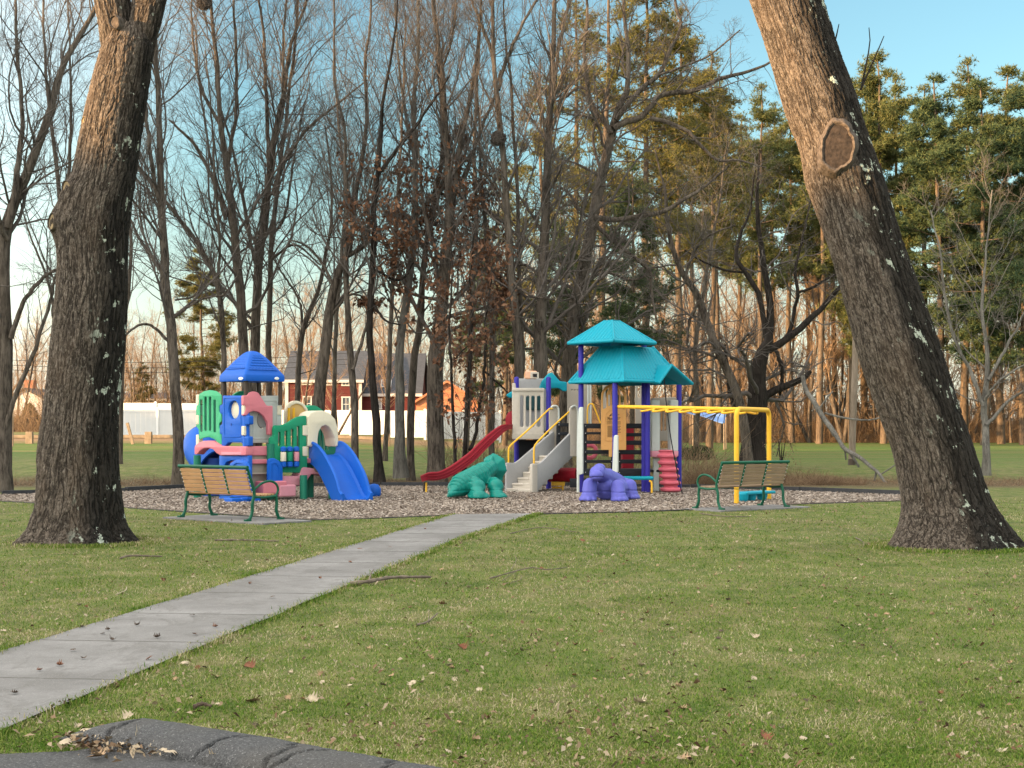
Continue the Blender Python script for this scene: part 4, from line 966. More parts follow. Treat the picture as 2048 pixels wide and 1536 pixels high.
slab([p3('n'), XY(Nl, 1.12, 0, z0), XY(Nl, *pk), p3('r'), t3('r'), t3('n')], .05, M['teal'], 'lower_roof_panel', PS)
slab([t3('n')+[0, 0, .004], t3('r')+[0, 0, .004], t3('b')+[0, 0, .004], t3('l')+[0, 0, .004]], .03, M['teal'], 'roof_cap', PS, 0)
eaves([XY(Nl, 1.14, -.02, z0-.015), p3('n')-[0, 0, .015], p3('l')-[0, 0, .015], p3('b')-[0, 0, .015], p3('r')-[0, 0, .015]], .042, M['teal'], PS)
for a, b in (('n', 'n'), ('r', 'r'), ('l', 'l')): eaves([p3(a), t3(b)], .032, M['teal'], PS, name='hip_rib')
pk0 = np.array([1.53, -.20, z0+.40]); bk = np.array([1.53, .46, z0+.40])     # gabled dormer
for s in (1.07, 2.32):
    o_ = slab([XY(Nl, s, -.20, z0-.03), XY(Nl, *pk0), XY(Nl, *bk), XY(Nl, s, .10, z0-.03)], .055, M['teal'], 'dormer_panel', PS, 0)
    eaves([XY(Nl, s, -.20, z0-.04), XY(Nl, pk0[0], pk0[1], pk0[2]-.01)], .04, M['teal'], PS, name='dormer_edge')
# left tower
A = Plane(W(1025, 860, 38.65)[:2], (.985, .17)); sy = lambda off=0: A.off(off)
tw = plate('slatted_panel', A, rnd([(1025, 766), (1031, 766), (1032, 776), (1088, 776), (1088, 878), (1025, 878)], 2), [pill(x, y0, 854, 7.4) for x, y0 in ((1044, 791), (1055.5, 791), (1066.5, 791), (1078, 791))], .09, M['beige'], PS, .016)
plate('base_ledge', A.off(.03), rnd([(1024.5, 866), (1089, 866), (1089, 878.5), (1024.5, 878.5)], 2), [], .05, M['beige'], tw, .01)
plate('top_ledge', A.off(.03), rnd([(1024.5, 776), (1089, 776), (1089, 782), (1024.5, 782)], 2), [], .05, M['beige'], tw, .01)
bpn = plate('back_panel', A.off(-.95), rnd([(1036, 757), (1093, 757), (1093, 862), (1036, 862)], 3), [], .07, M['grey'], PS)
plate('bubble_panel', A.off(-.90), rnd([(1052, 792), (1086, 792), (1086, 820), (1052, 820)], 4), [], .03, M['bubble'], bpn)
plate('under_panel', A.off(-.85), [(1036, 880), (1090, 880), (1090, 960), (1036, 928)], [], .05, M['black'], PS)
m = MB(); m.box(W(1064, 868, 39.3), (.95, .9, .06)); m.build('deck', M['black'], PS, bevel=.008)
pm = MB(); c0 = W(1062, 750, 39.0); pm.box(c0, (.30, .26, .21)); pr = pm.build('periscope', M['peach'], PS, bevel=.03)
plate('periscope_front', Plane(W(1060, 860, 38.84)[:2], (1, .1)), rnd([(1061, 744), (1078, 744), (1078, 757), (1061, 757)], 2), [rnd([(1065.5, 747.5), (1074, 747.5), (1074, 755), (1065.5, 755)], 1)], .04, M['beige'], pr, .006)
m = MB(); m.box(W(1070, 751, 38.86), (.10, .02, .08)); m.build('periscope_hole', M['black'], pr)
plate('end_gable', Plane(W(1085, 860, 39.3)[:2], (.97, .24)), rnd([(1080, 778), (1084, 764), (1099, 746), (1105, 745), (1120, 762), (1134, 764), (1134, 782), (1128, 783), (1118, 776), (1084, 778)], 2), [], .14, M['teal'], PS, .02)
plate('end_gable', Plane(W(1020, 860, 38.9)[:2], (.97, .24)), rnd([(1014, 790), (1024, 783), (1030, 783), (1030, 797), (1018, 795)], 2), [], .14, M['teal'], PS, .02)
# red wave slide
top = [(1026, 846), (1018, 846), (1007, 849), (992, 861), (970, 881), (945, 906), (915, 928), (892, 940), (874, 945), (855, 946), (843, 950)]
fl = crom([W(px, py+9, Y) for (px, py), Y in zip(top, np.linspace(39.0, 36.7, len(top)))], 40)
sld = sweep(fl, [.05, -1, 0] / np.linalg.norm([.05, -1, 0]), uprof(.26, lambda s: .16, .06, .10, .03), 'slide', M['red'], PS)
m = MB(); q0 = [p+np.array([0, -.308, -.035]) for p in fl[3:-3]]; m.tube(q0, .012, 6); q0 = [p+np.array([0, -.308, .04]) for p in fl[3:-3]]; m.tube(q0, .012, 6); m.build('slide_rib', M['red'], sld, True)
plate('slide_guard', Plane(W(1010, 860, 38.75)[:2], (1, 0)), rnd([(1011, 850), (1011, 836), (1015, 826), (1024, 821), (1028, 821), (1028, 850)], 2), [], .06, M['red'], PS)
for px, Y in ((852.5, 36.75), (848, 37.1)):
    m = MB(); m.tube([W(px, 988, Y)*[1, 1, 0]-[0, 0, .02], W(px, 965, Y)], .025, 10); m.build('slide_leg', M['yellow' if px > 850 else 'brown'], PS, True)
# stairs
St = Plane(W(1066, 860, 36.9)[:2], u2); Stl = Plane(W(1013.5, 860, 37.5)[:2], u2)
plate('stringer', St, rnd([(1065, 986), (1064.5, 929), (1067, 927), (1078, 927.5), (1084, 924), (1148, 859), (1149, 861), (1149, 911), (1147, 913), (1078, 978), (1076, 988)], 2), [], .07, M['grey'], PS, .02)
plate('stringer_end', St.off(.012), rnd([(1064.3, 986), (1064.3, 928), (1075.5, 928), (1075.5, 987)], 2), [], .09, M['beige'], PS, .02)
plate('stringer', Stl, rnd([(1013, 986), (1013, 926), (1017, 925), (1030, 926), (1038, 921), (1107, 862), (1109, 864), (1109, 915), (1046, 970), (1030, 986)], 2), [], .07, M['grey'], PS, .02)
for k in range(7):
    a = .10+.19*k; zt_ = .09+.135*k; zc = min(zt_, .17); b0 = St.pt(a, zt_-zc/2, -.07); b1 = Stl.pt(a, zt_-zc/2, .0)
    m = MB(); m.bar((b0+b1)/2+(b1-b0)*.495, (b0+b1)/2-(b1-b0)*.495, .235, zc)
    m.bar((b0+b1)/2+(b1-b0)*.49-[u2[0]*.03, u2[1]*.03, 0]+[0, 0, zc*.32], (b0+b1)/2+(b1-b0)*.02-[u2[0]*.03, u2[1]*.03, 0]+[0, 0, zc*.32], .22, zc*.30)
    m.build('tread', M['beige'], PS, bevel=.02)
for pl, pts in ((Stl, [(1019, 930), (1019, 903), (1020, 896), (1026, 888), (1060, 858), (1097, 821), (1102, 817.5), (1107, 817.5)]), (St, [(1070, 930), (1070, 902), (1071, 894), (1077, 884), (1110, 851), (1146, 818.5), (1151, 816)])):
    m = MB(); m.tube(crom([pl.pt(*pl.tr(*p), -.035) for p in pts], 30), .022, 10); m.build('handrail', M['yellow'], PS, True)
for pl, x0, x1, y1 in ((Plane(W(1107, 860, 38.75)[:2], (.9, .43)), 1099, 1116, 895), (Plane(W(1146, 860, 37.85)[:2], (.9, .43)), 1139, 1154, 913)):
    e_ = plate('entry_panel', pl, rnd([(x0, y1), (x0, 820), (x0+3, 813), (x1-4, 813), (x1-1, 818), (x1, 830), (x1, y1)], 2), [], .05, M['beige'], PS, .012)
    m = MB(); m.tube(crom([pl.pt(*pl.tr(*p), .03) for p in ((x0+2, 816), (x0+6, 812), (x1-4, 812.5), (x1, 820), (x1+.5, 850), (x1, y1))], 24), .028, 10); m.build('grab_loop', M['grey_white'], e_, True)
for x0, x1, y0, y1, Y in ((1153, 1165, 814, 988, 36.6), (1224, 1235, 870, 945, 35.8)):
    plate('side_panel', Plane(W((x0+x1)/2, 860, Y)[:2], (.75, -.66)), rnd([(x0, y1), (x0, (y0+y1)*.5-10), (x0+4, y0+3), (x0+6, y0), (x1, y0), (x1, y1-40), (x0+4, y1-38), (x0+4, y1)] if y0 < 850 else [(x0, y1), (x0+3, y0+4), (x0+5, y0), (x1, y0), (x1, y1)], 2), [], .05, M['grey_white'], PS, .012)
# black lumber wall
def lumber(pl, x0, x1, rows):
    for y0, y1 in rows:
        lw = plate('lumber_slat', pl, [(x0, y0), (x1, y0), (x1, y1), (x0, y1)], [], .05, M['black'], PS, .006)
        for x in (x0+3, x1-3):
            t, z = pl.tr(x, (y0+y1)/2); m = MB(); m.box(pl.pt(t, z, .004), (.018, .012, .018)); m.build('bolt', M['bolt'], lw)
    for x in (x0+1, x1-1):
        plate('lumber_upright', pl.off(-.055), [(x-3, rows[0][0]), (x+5, rows[0][0]), (x+5, rows[-1][1]), (x-3, rows[-1][1])], [], .05, M['black'], PS, .006)
Lw = Plane(W(1230, 860, 37.5)[:2], (1, .04))
lumber(Lw, 1168, 1226, [(847, 857), (864, 869), (881, 888), (900, 908), (920, 926), (938, 951)])
lumber(Lw.off(.03), 1236, 1291, [(847, 857), (866, 873), (881, 890), (900, 909), (919, 927), (938, 952)])
lumber(Plane(W(1128, 860, 38.6)[:2], (1, .1)), 1115, 1142, [(846, 853), (864, 871), (884, 892)])
plate('lumber_slat', Lw, [(1140, 957), (1240, 957), (1240, 975), (1140, 975)], [], .06, M['black'], PS, .006)
m = MB(); m.box(W(1240, 945, 38.4)*[1, 1, 0]+[0, 0, .52], (2.0, 1.5, .06)); m.build('deck', M['black'], PS, bevel=.008)
# things seen through it
rd = plate('ring_panel', Plane(W(1180, 860, 39.2)[:2], (1, .1)), ell(1180, 903, 17, 17), [ell(1180, 903, 9, 9)], .12, M['rose'], PS, .03)
plate('chute', Plane(W(1257, 860, 39.4)[:2], (1, .1)), rnd([(1245, 850), (1268, 850), (1268, 960), (1245, 960)], 2), [], .3, M['red'], PS)
plate('rear_panel', Plane(W(1160, 860, 40.0)[:2], (.98, .2)), rnd([(1135, 764), (1172, 764), (1183, 768), (1184, 850), (1135, 850)], 2), [pill(x, 779, 781, 4, 3) for x in (1144, 1150, 1156)], .06, M['taupe'], PS)
for x0, x1 in ((1176, 1179), (1181, 1184)):
    m = MB(); pl = Plane(W(1178, 860, 39.8)[:2], (1, .1)); m.tube([pl.pt(*pl.tr(x0, 848)), pl.pt(*pl.tr(x0, 772)), pl.pt(*pl.tr(x0-3, 766))], .025, 8); m.build('grab_loop', M['grey_white'], PS, True)
m = MB(); m.tube(crom([W(1175, 847, 39.0), W(1175, 820, 39.0), W(1178, 809, 39.0), W(1185, 808, 39.0), W(1189, 816, 39.0), W(1201, 846, 39.0)], 24), .02, 8); m.build('handrail', M['yellow'], PS, True)
for x0, x1 in ((1206, 1222), (1271, 1285)):
    plate('rear_panel', Plane(W(1277, 860, 39.6)[:2], (.98, .2)), rnd([(x0, 765), (x1, 765), (x1, 848), (x0, 848)], 1.5), [pill((x0+x1)/2, 772, 796, 5)], .06, M['taupe'], PS)
m = MB(); m.tube([W(1100, 950, 38.5), W(1156, 950, 38.1)], .185, 22); m.build('crawl_tube', M['red'], PS, True)
m = MB(); c0 = W(1116, 972, 38.3); m.box(c0+[0, 0, .06], (.34, .3, .10)); m.box(c0-[0, 0, .04], (.30, .05, .05)); m.box([c0[0]+.12, c0[1]-.1, .07], (.05, .05, .2)); m.build('tube_stand', M['yellow'], PS, bevel=.01)
# sign panel
Sp = Plane(W(1227, 860, 37.0)[:2], (1, .06))
sg = plate('sign_panel', Sp, rnd([(1202.5, 900), (1202.5, 793), (1204, 783), (1210, 774), (1219, 769), (1227, 767.5), (1235, 769), (1245, 775), (1251, 784), (1252.5, 793), (1252.5, 900), (1225, 900), (1224, 914), (1218, 914), (1218, 900)], 2),
    [rnd([(1206.5, 819), (1206.5, 793), (1208, 786), (1213, 779), (1219, 775.5), (1217, 779), (1213.5, 787), (1213, 815)], 1.5), rnd([(1248.5, 819), (1248.5, 793), (1247, 786), (1242, 779), (1236, 775.5), (1238, 779), (1241.5, 787), (1242, 815)], 1.5),
     pill(1218.7, 789, 812, 4), pill(1236, 789, 812, 4), pill(1227.3, 781, 812, 6.5)], .07, M['orange_tan'], PS, .012)
plate('sign_border', Sp.off(.012), rnd([(1209, 882), (1209, 836), (1211, 828), (1217, 821), (1227, 818), (1237, 821), (1243, 828), (1245.5, 836), (1245.5, 882)], 2), [rnd([(1210.6, 880.5), (1210.6, 836), (1212.5, 829), (1218, 822.8), (1227, 820), (1236, 822.8), (1241.5, 829), (1244, 836), (1244, 880.5)], 2)], .015, M['orange_tan'], sg, .004)
ink = MB(); fp = Sp.off(.004)
def inkbar(x0, x1, y, h):
    a, z = fp.tr(x0, y); b, _ = fp.tr(x1, y); ink.box(fp.pt((a+b)/2, z), (b-a, .004, h/FPX*37), Matrix.Rotation(math.atan2(.06, 1), 3, 'Z'))
for k in range(3): inkbar(1213.5, 1241.5, 843.3+2.3*k, .8)
for k in range(13): inkbar(1214.8, 1226-(k % 3)*.8, 852+1.8*k, .75)
for k in range(5): inkbar(1231, 1241.5-(k % 2)*2, 852.5+3*k, 1.0)
for pts in ([(1218.5, 833), (1221, 829.5), (1225, 826.5)], [(1219.5, 832), (1224, 830), (1228, 829.5), (1233, 830), (1239, 829)]):
    ink.tube([fp.pt(*fp.tr(*p)) for p in pts], [.004, .010, .006] if len(pts) == 3 else [.004, .008, .008, .008, .004], 5)
ink.build('sign_lettering', M['ink'], sg)
def lettering(txt, x0, x1, y, size, pl, mat, parent):
    cu = bpy.data.curves.new('lettering', 'FONT'); cu.body = txt; cu.size = size; cu.extrude = .003; cu.shear = .25
    ob = bpy.data.objects.new('tmp_text', cu); COL.objects.link(ob); bpy.context.view_layer.update()
    me = bpy.data.meshes.new_from_object(ob.evaluated_get(bpy.context.evaluated_depsgraph_get())); bpy.data.objects.remove(ob); me.materials.clear()
    V = np.array([vv.co[:] for vv in me.vertices]); a, z = pl.tr(x0, y); b, _ = pl.tr(x1, y)
    V[:, 0] *= (b-a)/max(1e-3, V[:, 0].max()-V[:, 0].min())
    for vv, c_ in zip(me.vertices, V): vv.co = Vector(pl.pt(a+c_[0]-V[:, 0].min(), z+c_[1], .002+c_[2]))
    return link('sign_lettering', me, M[mat], parent)
lettering('Mon', 1214.5, 1224.5, 841, .14, fp, 'ink', sg); lettering('er', 1234, 1241, 839, .12, fp, 'ink', sg)
# teal bench seat
m = MB(); m.bar(W(1247, 956, 36.4), W(1305, 956, 36.5), .34, .085); m.build('seat', M['teal'], PS, bevel=.035)
m = MB(); m.tube(crom([W(1298, 962, 36.3), W(1302, 963.5, 36.3), W(1303.5, 968, 36.3), W(1303.5, 989, 36.3)], 12), .024, 10); m.build('seat_leg', M['yellow'], PS, True)
# right module
Rm = Plane(W(1330, 860, 37.6)[:2], (.97, .24))
for x0, x1 in ((1304, 1320), (1341, 1357)):
    plate('side_panel', Rm, rnd([(x0, 902), (x0, 800), (x1, 800), (x1, 902)], 2), [], .22, M['grey_white'], PS, .02)
plate('back_panel', Rm.off(-.9), [(1316, 797), (1348, 797), (1348, 908), (1316, 908)], [pill(x, 824, 862, 4.2) for x in (1324, 1331, 1338)]+[[(1321, 882), (1341, 882), (1341, 897), (1321, 897)]], .06, M['taupe'], PS)
plate('header_panel', Rm.off(-.5), rnd([(1303, 799), (1306, 796), (1351, 794), (1354, 798), (1354, 821), (1303, 821)], 1.5), [], .08, M['taupe'], PS)
plate('ledge', Rm.off(.05), rnd([(1303.5, 902), (1357.5, 902), (1357, 912), (1353, 915), (1318, 916), (1311, 914), (1304, 914)], 1.5), [], .30, M['rose_light'], PS, .02)
plate('side_panel', Rm.off(-.1), rnd([(1308, 916), (1318, 916), (1318, 987), (1308, 987)], 1.5), [], .10, M['grey_white'], PS)
m = MB(); prof = [(.15, -.03)]; cpx = W(1341, 860, 37.0); xo = []
for k in range(6):
    z = .10+.165*k; rr = .268-.006*k
    prof += [(.175, z-.075), (rr-.03, z-.060), (rr, z-.035), (rr+.004, z), (rr-.035, z+.030), (.17, z+.045)]
prof += [(.165, 1.0), (.20, 1.04), (.15, 1.06)]
m.lathe(prof, (cpx[0], cpx[1], 0), 30); V = m.v[0]; V[:, 0] -= (V[:, 2]-.2)*.13; m.build('spiral_climber', M['rose'], PS, True)
m = MB(); m.tube(crom([W(1327, 744, 36.6), W(1332, 800, 36.6), W(1341, 872, 36.5), (W(1352, 930, 36.4)), W(1360, 972, 36.35), W(1368, 995, 36.3)], 26), .014, 8)
for px, py in ((1349.5, 917), (1353, 929.5), (1355, 942)): m.lathe([(.012, -.035), (.026, -.015), (.026, .015), (.012, .035)], W(px, py, 36.42), 10)
m.build('climbing_rope', M['rope'], PS, True)
# overhead ladder
n1 = W(1473, 860, 31.4)[:2]; n2 = W(1538, 860, 33.2)[:2]; zt = 1.99
top_c = (np.array([*n1, 0])+np.array([*n2, 0]))/2; fv = np.array([*(n2-n1), 0]); fv /= np.linalg.norm(fv)
m = MB(); m.tube([[*n1, -.02], [*n1, .9], [*n1, zt-.16]]+[np.array([*n1, zt-.16])+fv*.16*(1-math.cos(a))+np.array([0, 0, .16*math.sin(a)]) for a in np.linspace(.2, 1.57, 7)]
    + [np.array([*n2, zt-.16])-fv*.16*(1-math.cos(a))+np.array([0, 0, .16*math.sin(a)]) for a in np.linspace(1.57, .2, 7)]+[[*n2, zt-.16], [*n2, .9], [*n2, -.02]], .052, 14); m.build('end_frame', M['yellow'], PS, True)
b0 = np.array([*W(1236, 814, 36.0)[:2], 2.11]); b1 = top_c+[0, 0, zt+.0]
m = MB(); m.tube([b0, b0+(b1-b0)*.5, b1], .045, 14); bm_ = m.build('beam', M['yellow'], PS, True)
dv = (b1-b0)/np.linalg.norm(b1-b0); sd = np.cross(dv, [0, 0, 1]); sd /= np.linalg.norm(sd); Lb = np.linalg.norm(b1-b0); rg = MB(); 
for sgn in (1, -1):
    pts = [b0+dv*t+sd*sgn*.26*(abs(math.sin(math.pi*t/.46)))**.8-np.array([0, 0, .035+.055*abs(math.sin(math.pi*t/.46))]) for t in np.linspace(1.15, Lb-.05, 120)]
    rg.tube(pts, .024, 8)
rg.build('ladder_loop', M['yellow'], bm_, True)
m = MB(); c0 = (W(1476, 990, 32.2)+W(1541, 990, 33.0))/2; m.bar(W(1480, 987, 32.2)*[1, 1, 0]+[0, 0, .19], W(1538, 986, 33.0)*[1, 1, 0]+[0, 0, .19], .36, .06)
for px, Y in ((1486, 32.2), (1502, 32.5), (1524, 32.8)): m.lathe([(.08, .0), (.11, .06), (.13, .19)], W(px, 860, Y)*[1, 1, 0], 14)
m.build('step', M['teal'], PS, bevel=.02)

# ------------------------------------------------------------------ two climbing dinosaurs
def blob(items, vox, smooth=6):
    bm = bmesh.new()
    for it in items:
        if it[0] == 'e':
            _, c, r = it[:3]; Rm_ = it[3] if len(it) > 3 else Matrix.Identity(3)
            bmesh.ops.create_icosphere(bm, subdivisions=3, radius=1, matrix=Matrix.Translation(Vector(c)) @ Rm_.to_4x4() @ Matrix.Diagonal((*r, 1)))
        elif it[0] == 'f':
            _, c, d, r1, r2, dep, sz = it
            bmesh.ops.create_cone(bm, cap_ends=True, segments=7, radius1=r1, radius2=r2, depth=dep, matrix=Matrix.Translation(Vector(c)) @ Vector(d).to_track_quat('-Z', 'Y').to_matrix().to_4x4() @ Matrix.Diagonal((1, sz, 1, 1)))
        else:
            _, a, b, ra, rb = it; a, b = np.array(a), np.array(b)
            for t in np.linspace(0, 1, 9):
                p = a+(b-a)*t; r = ra+(rb-ra)*t; bmesh.ops.create_icosphere(bm, subdivisions=2, radius=r, matrix=Matrix.Translation(Vector(p)))
    for vtx in bm.verts: vtx.co.z = max(vtx.co.z, .03)
    me = bpy.data.meshes.new('blob'); bm.to_mesh(me); bm.free()
    ob = bpy.data.objects.new('blob', me); COL.objects.link(ob)
    md = ob.modifiers.new('r', 'REMESH'); md.mode = 'VOXEL'; md.voxel_size = vox
    s = ob.modifiers.new('s', 'SMOOTH'); s.iterations = smooth; s.factor = .5
    bpy.context.view_layer.update()
    out = bpy.data.meshes.new_from_object(ob.evaluated_get(bpy.context.evaluated_depsgraph_get())); bpy.data.objects.remove(ob)
    out.polygons.foreach_set("use_smooth", np.ones(len(out.polygons), bool)); return out
def wp(px, py, Y): return W(px, py, Y)
ax0, ax1 = wp(903, 990, 33.2), wp(984, 925, 34.7)
gd = thing('climbing_dinosaur', wp(955, 998, 33.8)*[1, 1, 0], 'sea green dinosaur climber with ribbed back and crested head turned away', 'dinosaur')
me = blob([('c', wp(902, 988, 33.2), wp(922, 972, 33.7), .07, .25), ('c', wp(922, 972, 33.7), wp(957, 955, 34.2), .25, .27), ('c', wp(957, 955, 34.2), wp(978, 937, 34.6), .25, .21),
    ('f', wp(986, 936, 34.75), (.35, .9, .15), .335, .15, .20, 1.06), ('e', wp(990, 940, 35.0), (.20, .28, .2)), ('e', wp(999, 957, 34.9), (.09, .14, .12)), ('e', wp(984, 930, 34.7), (.05, .14, .22)),
    ('c', wp(950, 968, 33.7), wp(957, 995, 33.35), .15, .18), ('e', wp(958, 994, 33.45), (.25, .24, .12)), ('e', wp(954, 975, 33.6), (.20, .2, .2)),
    ('c', wp(988, 965, 34.1), wp(994, 995, 33.8), .14, .17), ('e', wp(996, 994, 33.85), (.22, .24, .12)), ('e', wp(991, 974, 34.0), (.19, .2, .2)),
    ('c', wp(912, 970, 34.0), wp(906, 994, 34.0), .13, .15), ('e', wp(906, 978, 34.0), (.13, .15, .2))], .020, 3)
V = np.zeros(len(me.vertices)*3); me.vertices.foreach_get("co", V); V = V.reshape(-1, 3); Nr = np.zeros_like(V); nb = np.zeros(len(V)*3); me.vertices.foreach_get("normal", nb); Nr = nb.reshape(-1, 3)
ax = (ax1-ax0)/np.linalg.norm(ax1-ax0); s = (V-ax0)@ax; pr_ = ax0+s[:, None]*ax; lat = np.linalg.norm((V-pr_)[:, :2], axis=1); tot = np.linalg.norm(ax1-ax0)
wgt = np.clip((Nr[:, 2]+.1)*1.6, 0, 1)*np.clip((.30-lat)/.08, 0, 1)*np.clip((tot*.86-s)/.1, 0, 1)*np.clip((s-.12)/.1, 0, 1)
cuff = np.exp(-((V[:, 2]-.20)/.014)**2)*np.clip((.9-np.abs(Nr[:, 2]))*3, 0, 1); V -= Nr*(cuff*.020)[:, None]
V += Nr*(wgt*.042*(2*np.abs(np.sin(s*math.pi/.115))**.6-1))[:, None]; me.vertices.foreach_set("co", V.ravel()); me.update()
me.name = 'body'; link('body', me, M['teal_dino'], gd)
pd = thing('climbing_dinosaur', wp(1218, 1003, 32.8)*[1, 1, 0], 'violet long necked dinosaur climber facing the lawn', 'dinosaur')
it = [('e', wp(1195, 946, 32.15), (.175, .22, .165)), ('e', wp(1192, 951, 31.98), (.145, .16, .12)), ('e', wp(1199, 936, 32.3), (.13, .16, .10)), ('c', wp(1199, 948, 32.3), wp(1211, 953, 32.7), .15, .19), ('c', wp(1211, 954, 32.7), wp(1226, 966, 33.2), .20, .26), ('c', wp(1226, 967, 33.2), wp(1246, 978, 33.9), .27, .24), ('e', wp(1226, 976, 33.1), (.34, .4, .26)),
    ('c', wp(1208, 972, 32.6), wp(1213, 985, 32.7), .21, .22), ('c', wp(1248, 972, 34.0), wp(1256, 985, 34.5), .2, .06)]
for px, p0, p1, Y, Yb in ((1177, 970, 996, 32.35, 32.25), (1238, 974, 997, 32.3, 32.15), (1262, 972, 993, 33.3, 33.25), (1200, 970, 990, 34.0, 34.0)):
    sx_ = -1 if px < 1210 else 1
    it += [('c', wp(px-sx_*3, p0, Y), wp(px, p1, Yb), .165, .175), ('e', wp(px+sx_*1, p1+3, Yb), (.20, .20, .13))]
    for d in (-9, 0, 9): it.append(('e', wp(px+d, p1+4, Yb)*[1, 1, 0]+[0, -.19+abs(d)*.006, .06], (.052, .06, .055)))
me = blob(it, .018, 3)
V = np.array([q.co[:] for q in me.vertices]); Nr = np.array([q.normal[:] for q in me.vertices])
cuff = np.exp(-((V[:, 2]-.215)/.014)**2)*np.clip((.9-np.abs(Nr[:, 2]))*3, 0, 1)*(V[:, 2] < .3)
zm = wp(1195, 953.5, 32)[2]-.35*np.abs(V[:, 0]-wp(1194, 0, 32)[0])**1.5; mouth = np.exp(-((V[:, 2]-zm)/.011)**2)*(V[:, 1] < 32.12)*(V[:, 2] > .4)
V -= Nr*(cuff*.022+mouth*.028)[:, None]; me.vertices.foreach_set('co', V.ravel()); me.update(); me.name = 'body'; link('body', me, M['purple'], pd)
pm = MB()                                                       # shield plates along its back
for k, (px, py, Y, r_) in enumerate([(1219, 939, 32.85, .08), (1227, 944.5, 33.05, .10), (1234, 949.5, 33.25, .10), (1241, 954, 33.5, .10), (1231, 956, 32.98, .09), (1240, 962, 33.2, .09), (1248, 960, 33.75, .08)]):
    c0 = wp(px, py+3, Y); nn = np.array([.35+.02*(px-1232), -.35, .8]); nn /= np.linalg.norm(nn); a_ = np.cross(nn, [0, 1, 0]); a_ /= np.linalg.norm(a_); b_ = np.cross(nn, a_)
    V = []; 
    for rr, h in ((1.0, -.03), (.88, .022), (.5, .040)): V += [c0+r_*rr*(a_*math.cos(t)+1.2*b_*math.sin(t))+nn*h for t in np.linspace(0, 2*math.pi, 7)[:-1]]
    pm.add(V, [(j*6+i, j*6+(i+1) % 6, (j+1)*6+(i+1) % 6, (j+1)*6+i) for j in range(2) for i in range(6)]+[tuple(range(12, 18))])
pm.build('back_plates', M['purple'], pd, True)
for dx in (-6, 7):
    m = MB(); m.lathe([(.005, -.02), (.018, 0), (.005, .018)], wp(1194+dx, 941, 31.96), 10); m.build('eye', M['purple'], pd, True)
# ------------------------------------------------------------------ bare trees
def nrm(a): return a/(np.linalg.norm(a, axis=-1, keepdims=True)+1e-9)
def grow(p, d, L, K, r, up, wob):
    N = len(p); out = np.empty((N, K, 3)); out[:, 0] = p; d = nrm(d)
    st = (L/(K-1))[:, None]
    for k in range(1, K):
        d = nrm(d+np.array([0, 0, 1.])*up+r.normal(0, wob, (N, 3))); out[:, k] = out[:, k-1]+d*st
    return out
def spawn(P, Rr, L, n, r, t0=.2, t1=.97, ang=(.75, .25), lf=(.35, .7), rf=.55, K=6, up=.10, wob=.16, rmin=.004, taper=.35, side=None):
    n = np.asarray(n); idx = np.repeat(np.arange(len(P)), n); N = len(idx); Kp = P.shape[1]
    t = t0+(t1-t0)*r.random(N)**.85; f = t*(Kp-1); i = np.minimum(f.astype(int), Kp-2); w = (f-i)[:, None]
    a, b = P[idx, i], P[idx, i+1]; p = a+(b-a)*w; tg = nrm(b-a); rr = Rr[idx, i]*(1-w[:, 0])+Rr[idx, i+1]*w[:, 0]
    q = nrm(np.cross(tg, r.normal(0, 1, (N, 3)))); an = np.clip(r.normal(ang[0], ang[1], N), .25, 1.6)[:, None]
    d = tg*np.cos(an)+q*np.sin(an)
    ln = L[idx]*r.uniform(lf[0], lf[1], N)*(1.15-.6*t)
    r0 = np.maximum(rmin, np.minimum(rr*rf*r.uniform(.6, 1.1, N), ln*.02+.003))
    C = grow(p, d, ln, K, r, up, wob); Rc = np.maximum(rmin*.8, r0[:, None]*np.linspace(1, taper, K)[None])
    return C, Rc, ln
def join(parts):
    V, F4, n = [], [], 0
    for P, Rr, S in parts:
        v, q = tubes_np(P, Rr, S); V.append(v); F4.append(q+n); n += len(v)
    return np.concatenate(V), np.concatenate(F4)
def stem_pts(st, Y, r, K=26, rscale=1.0, jit=.5):
    a = np.array(st, float); n = len(a); dy = np.cumsum(r.normal(0, jit/math.sqrt(n), n))*.6; dy -= dy[0]
    yy = Y+dy+(a[:, 3] if a.shape[1] > 3 else 0)
    X = (a[:, 0]-1024)/FPX*yy; Z = EYE-(a[:, 1]-HOR)/FPX*yy; Rr = a[:, 2]/2/FPX*yy*rscale
    C = crom(np.stack([X, yy, Z, Rr], 1), K); Q = C[:, :3]
    seg = np.linalg.norm(np.diff(Q, axis=0), axis=1).sum()
    jj = r.normal(0, 1, (K, 3))*np.array([.012, .012, 0])*1.0; Q = Q+jj
    return Q, np.maximum(C[:, 3]*.90, .006), seg
LEAFQ = {}
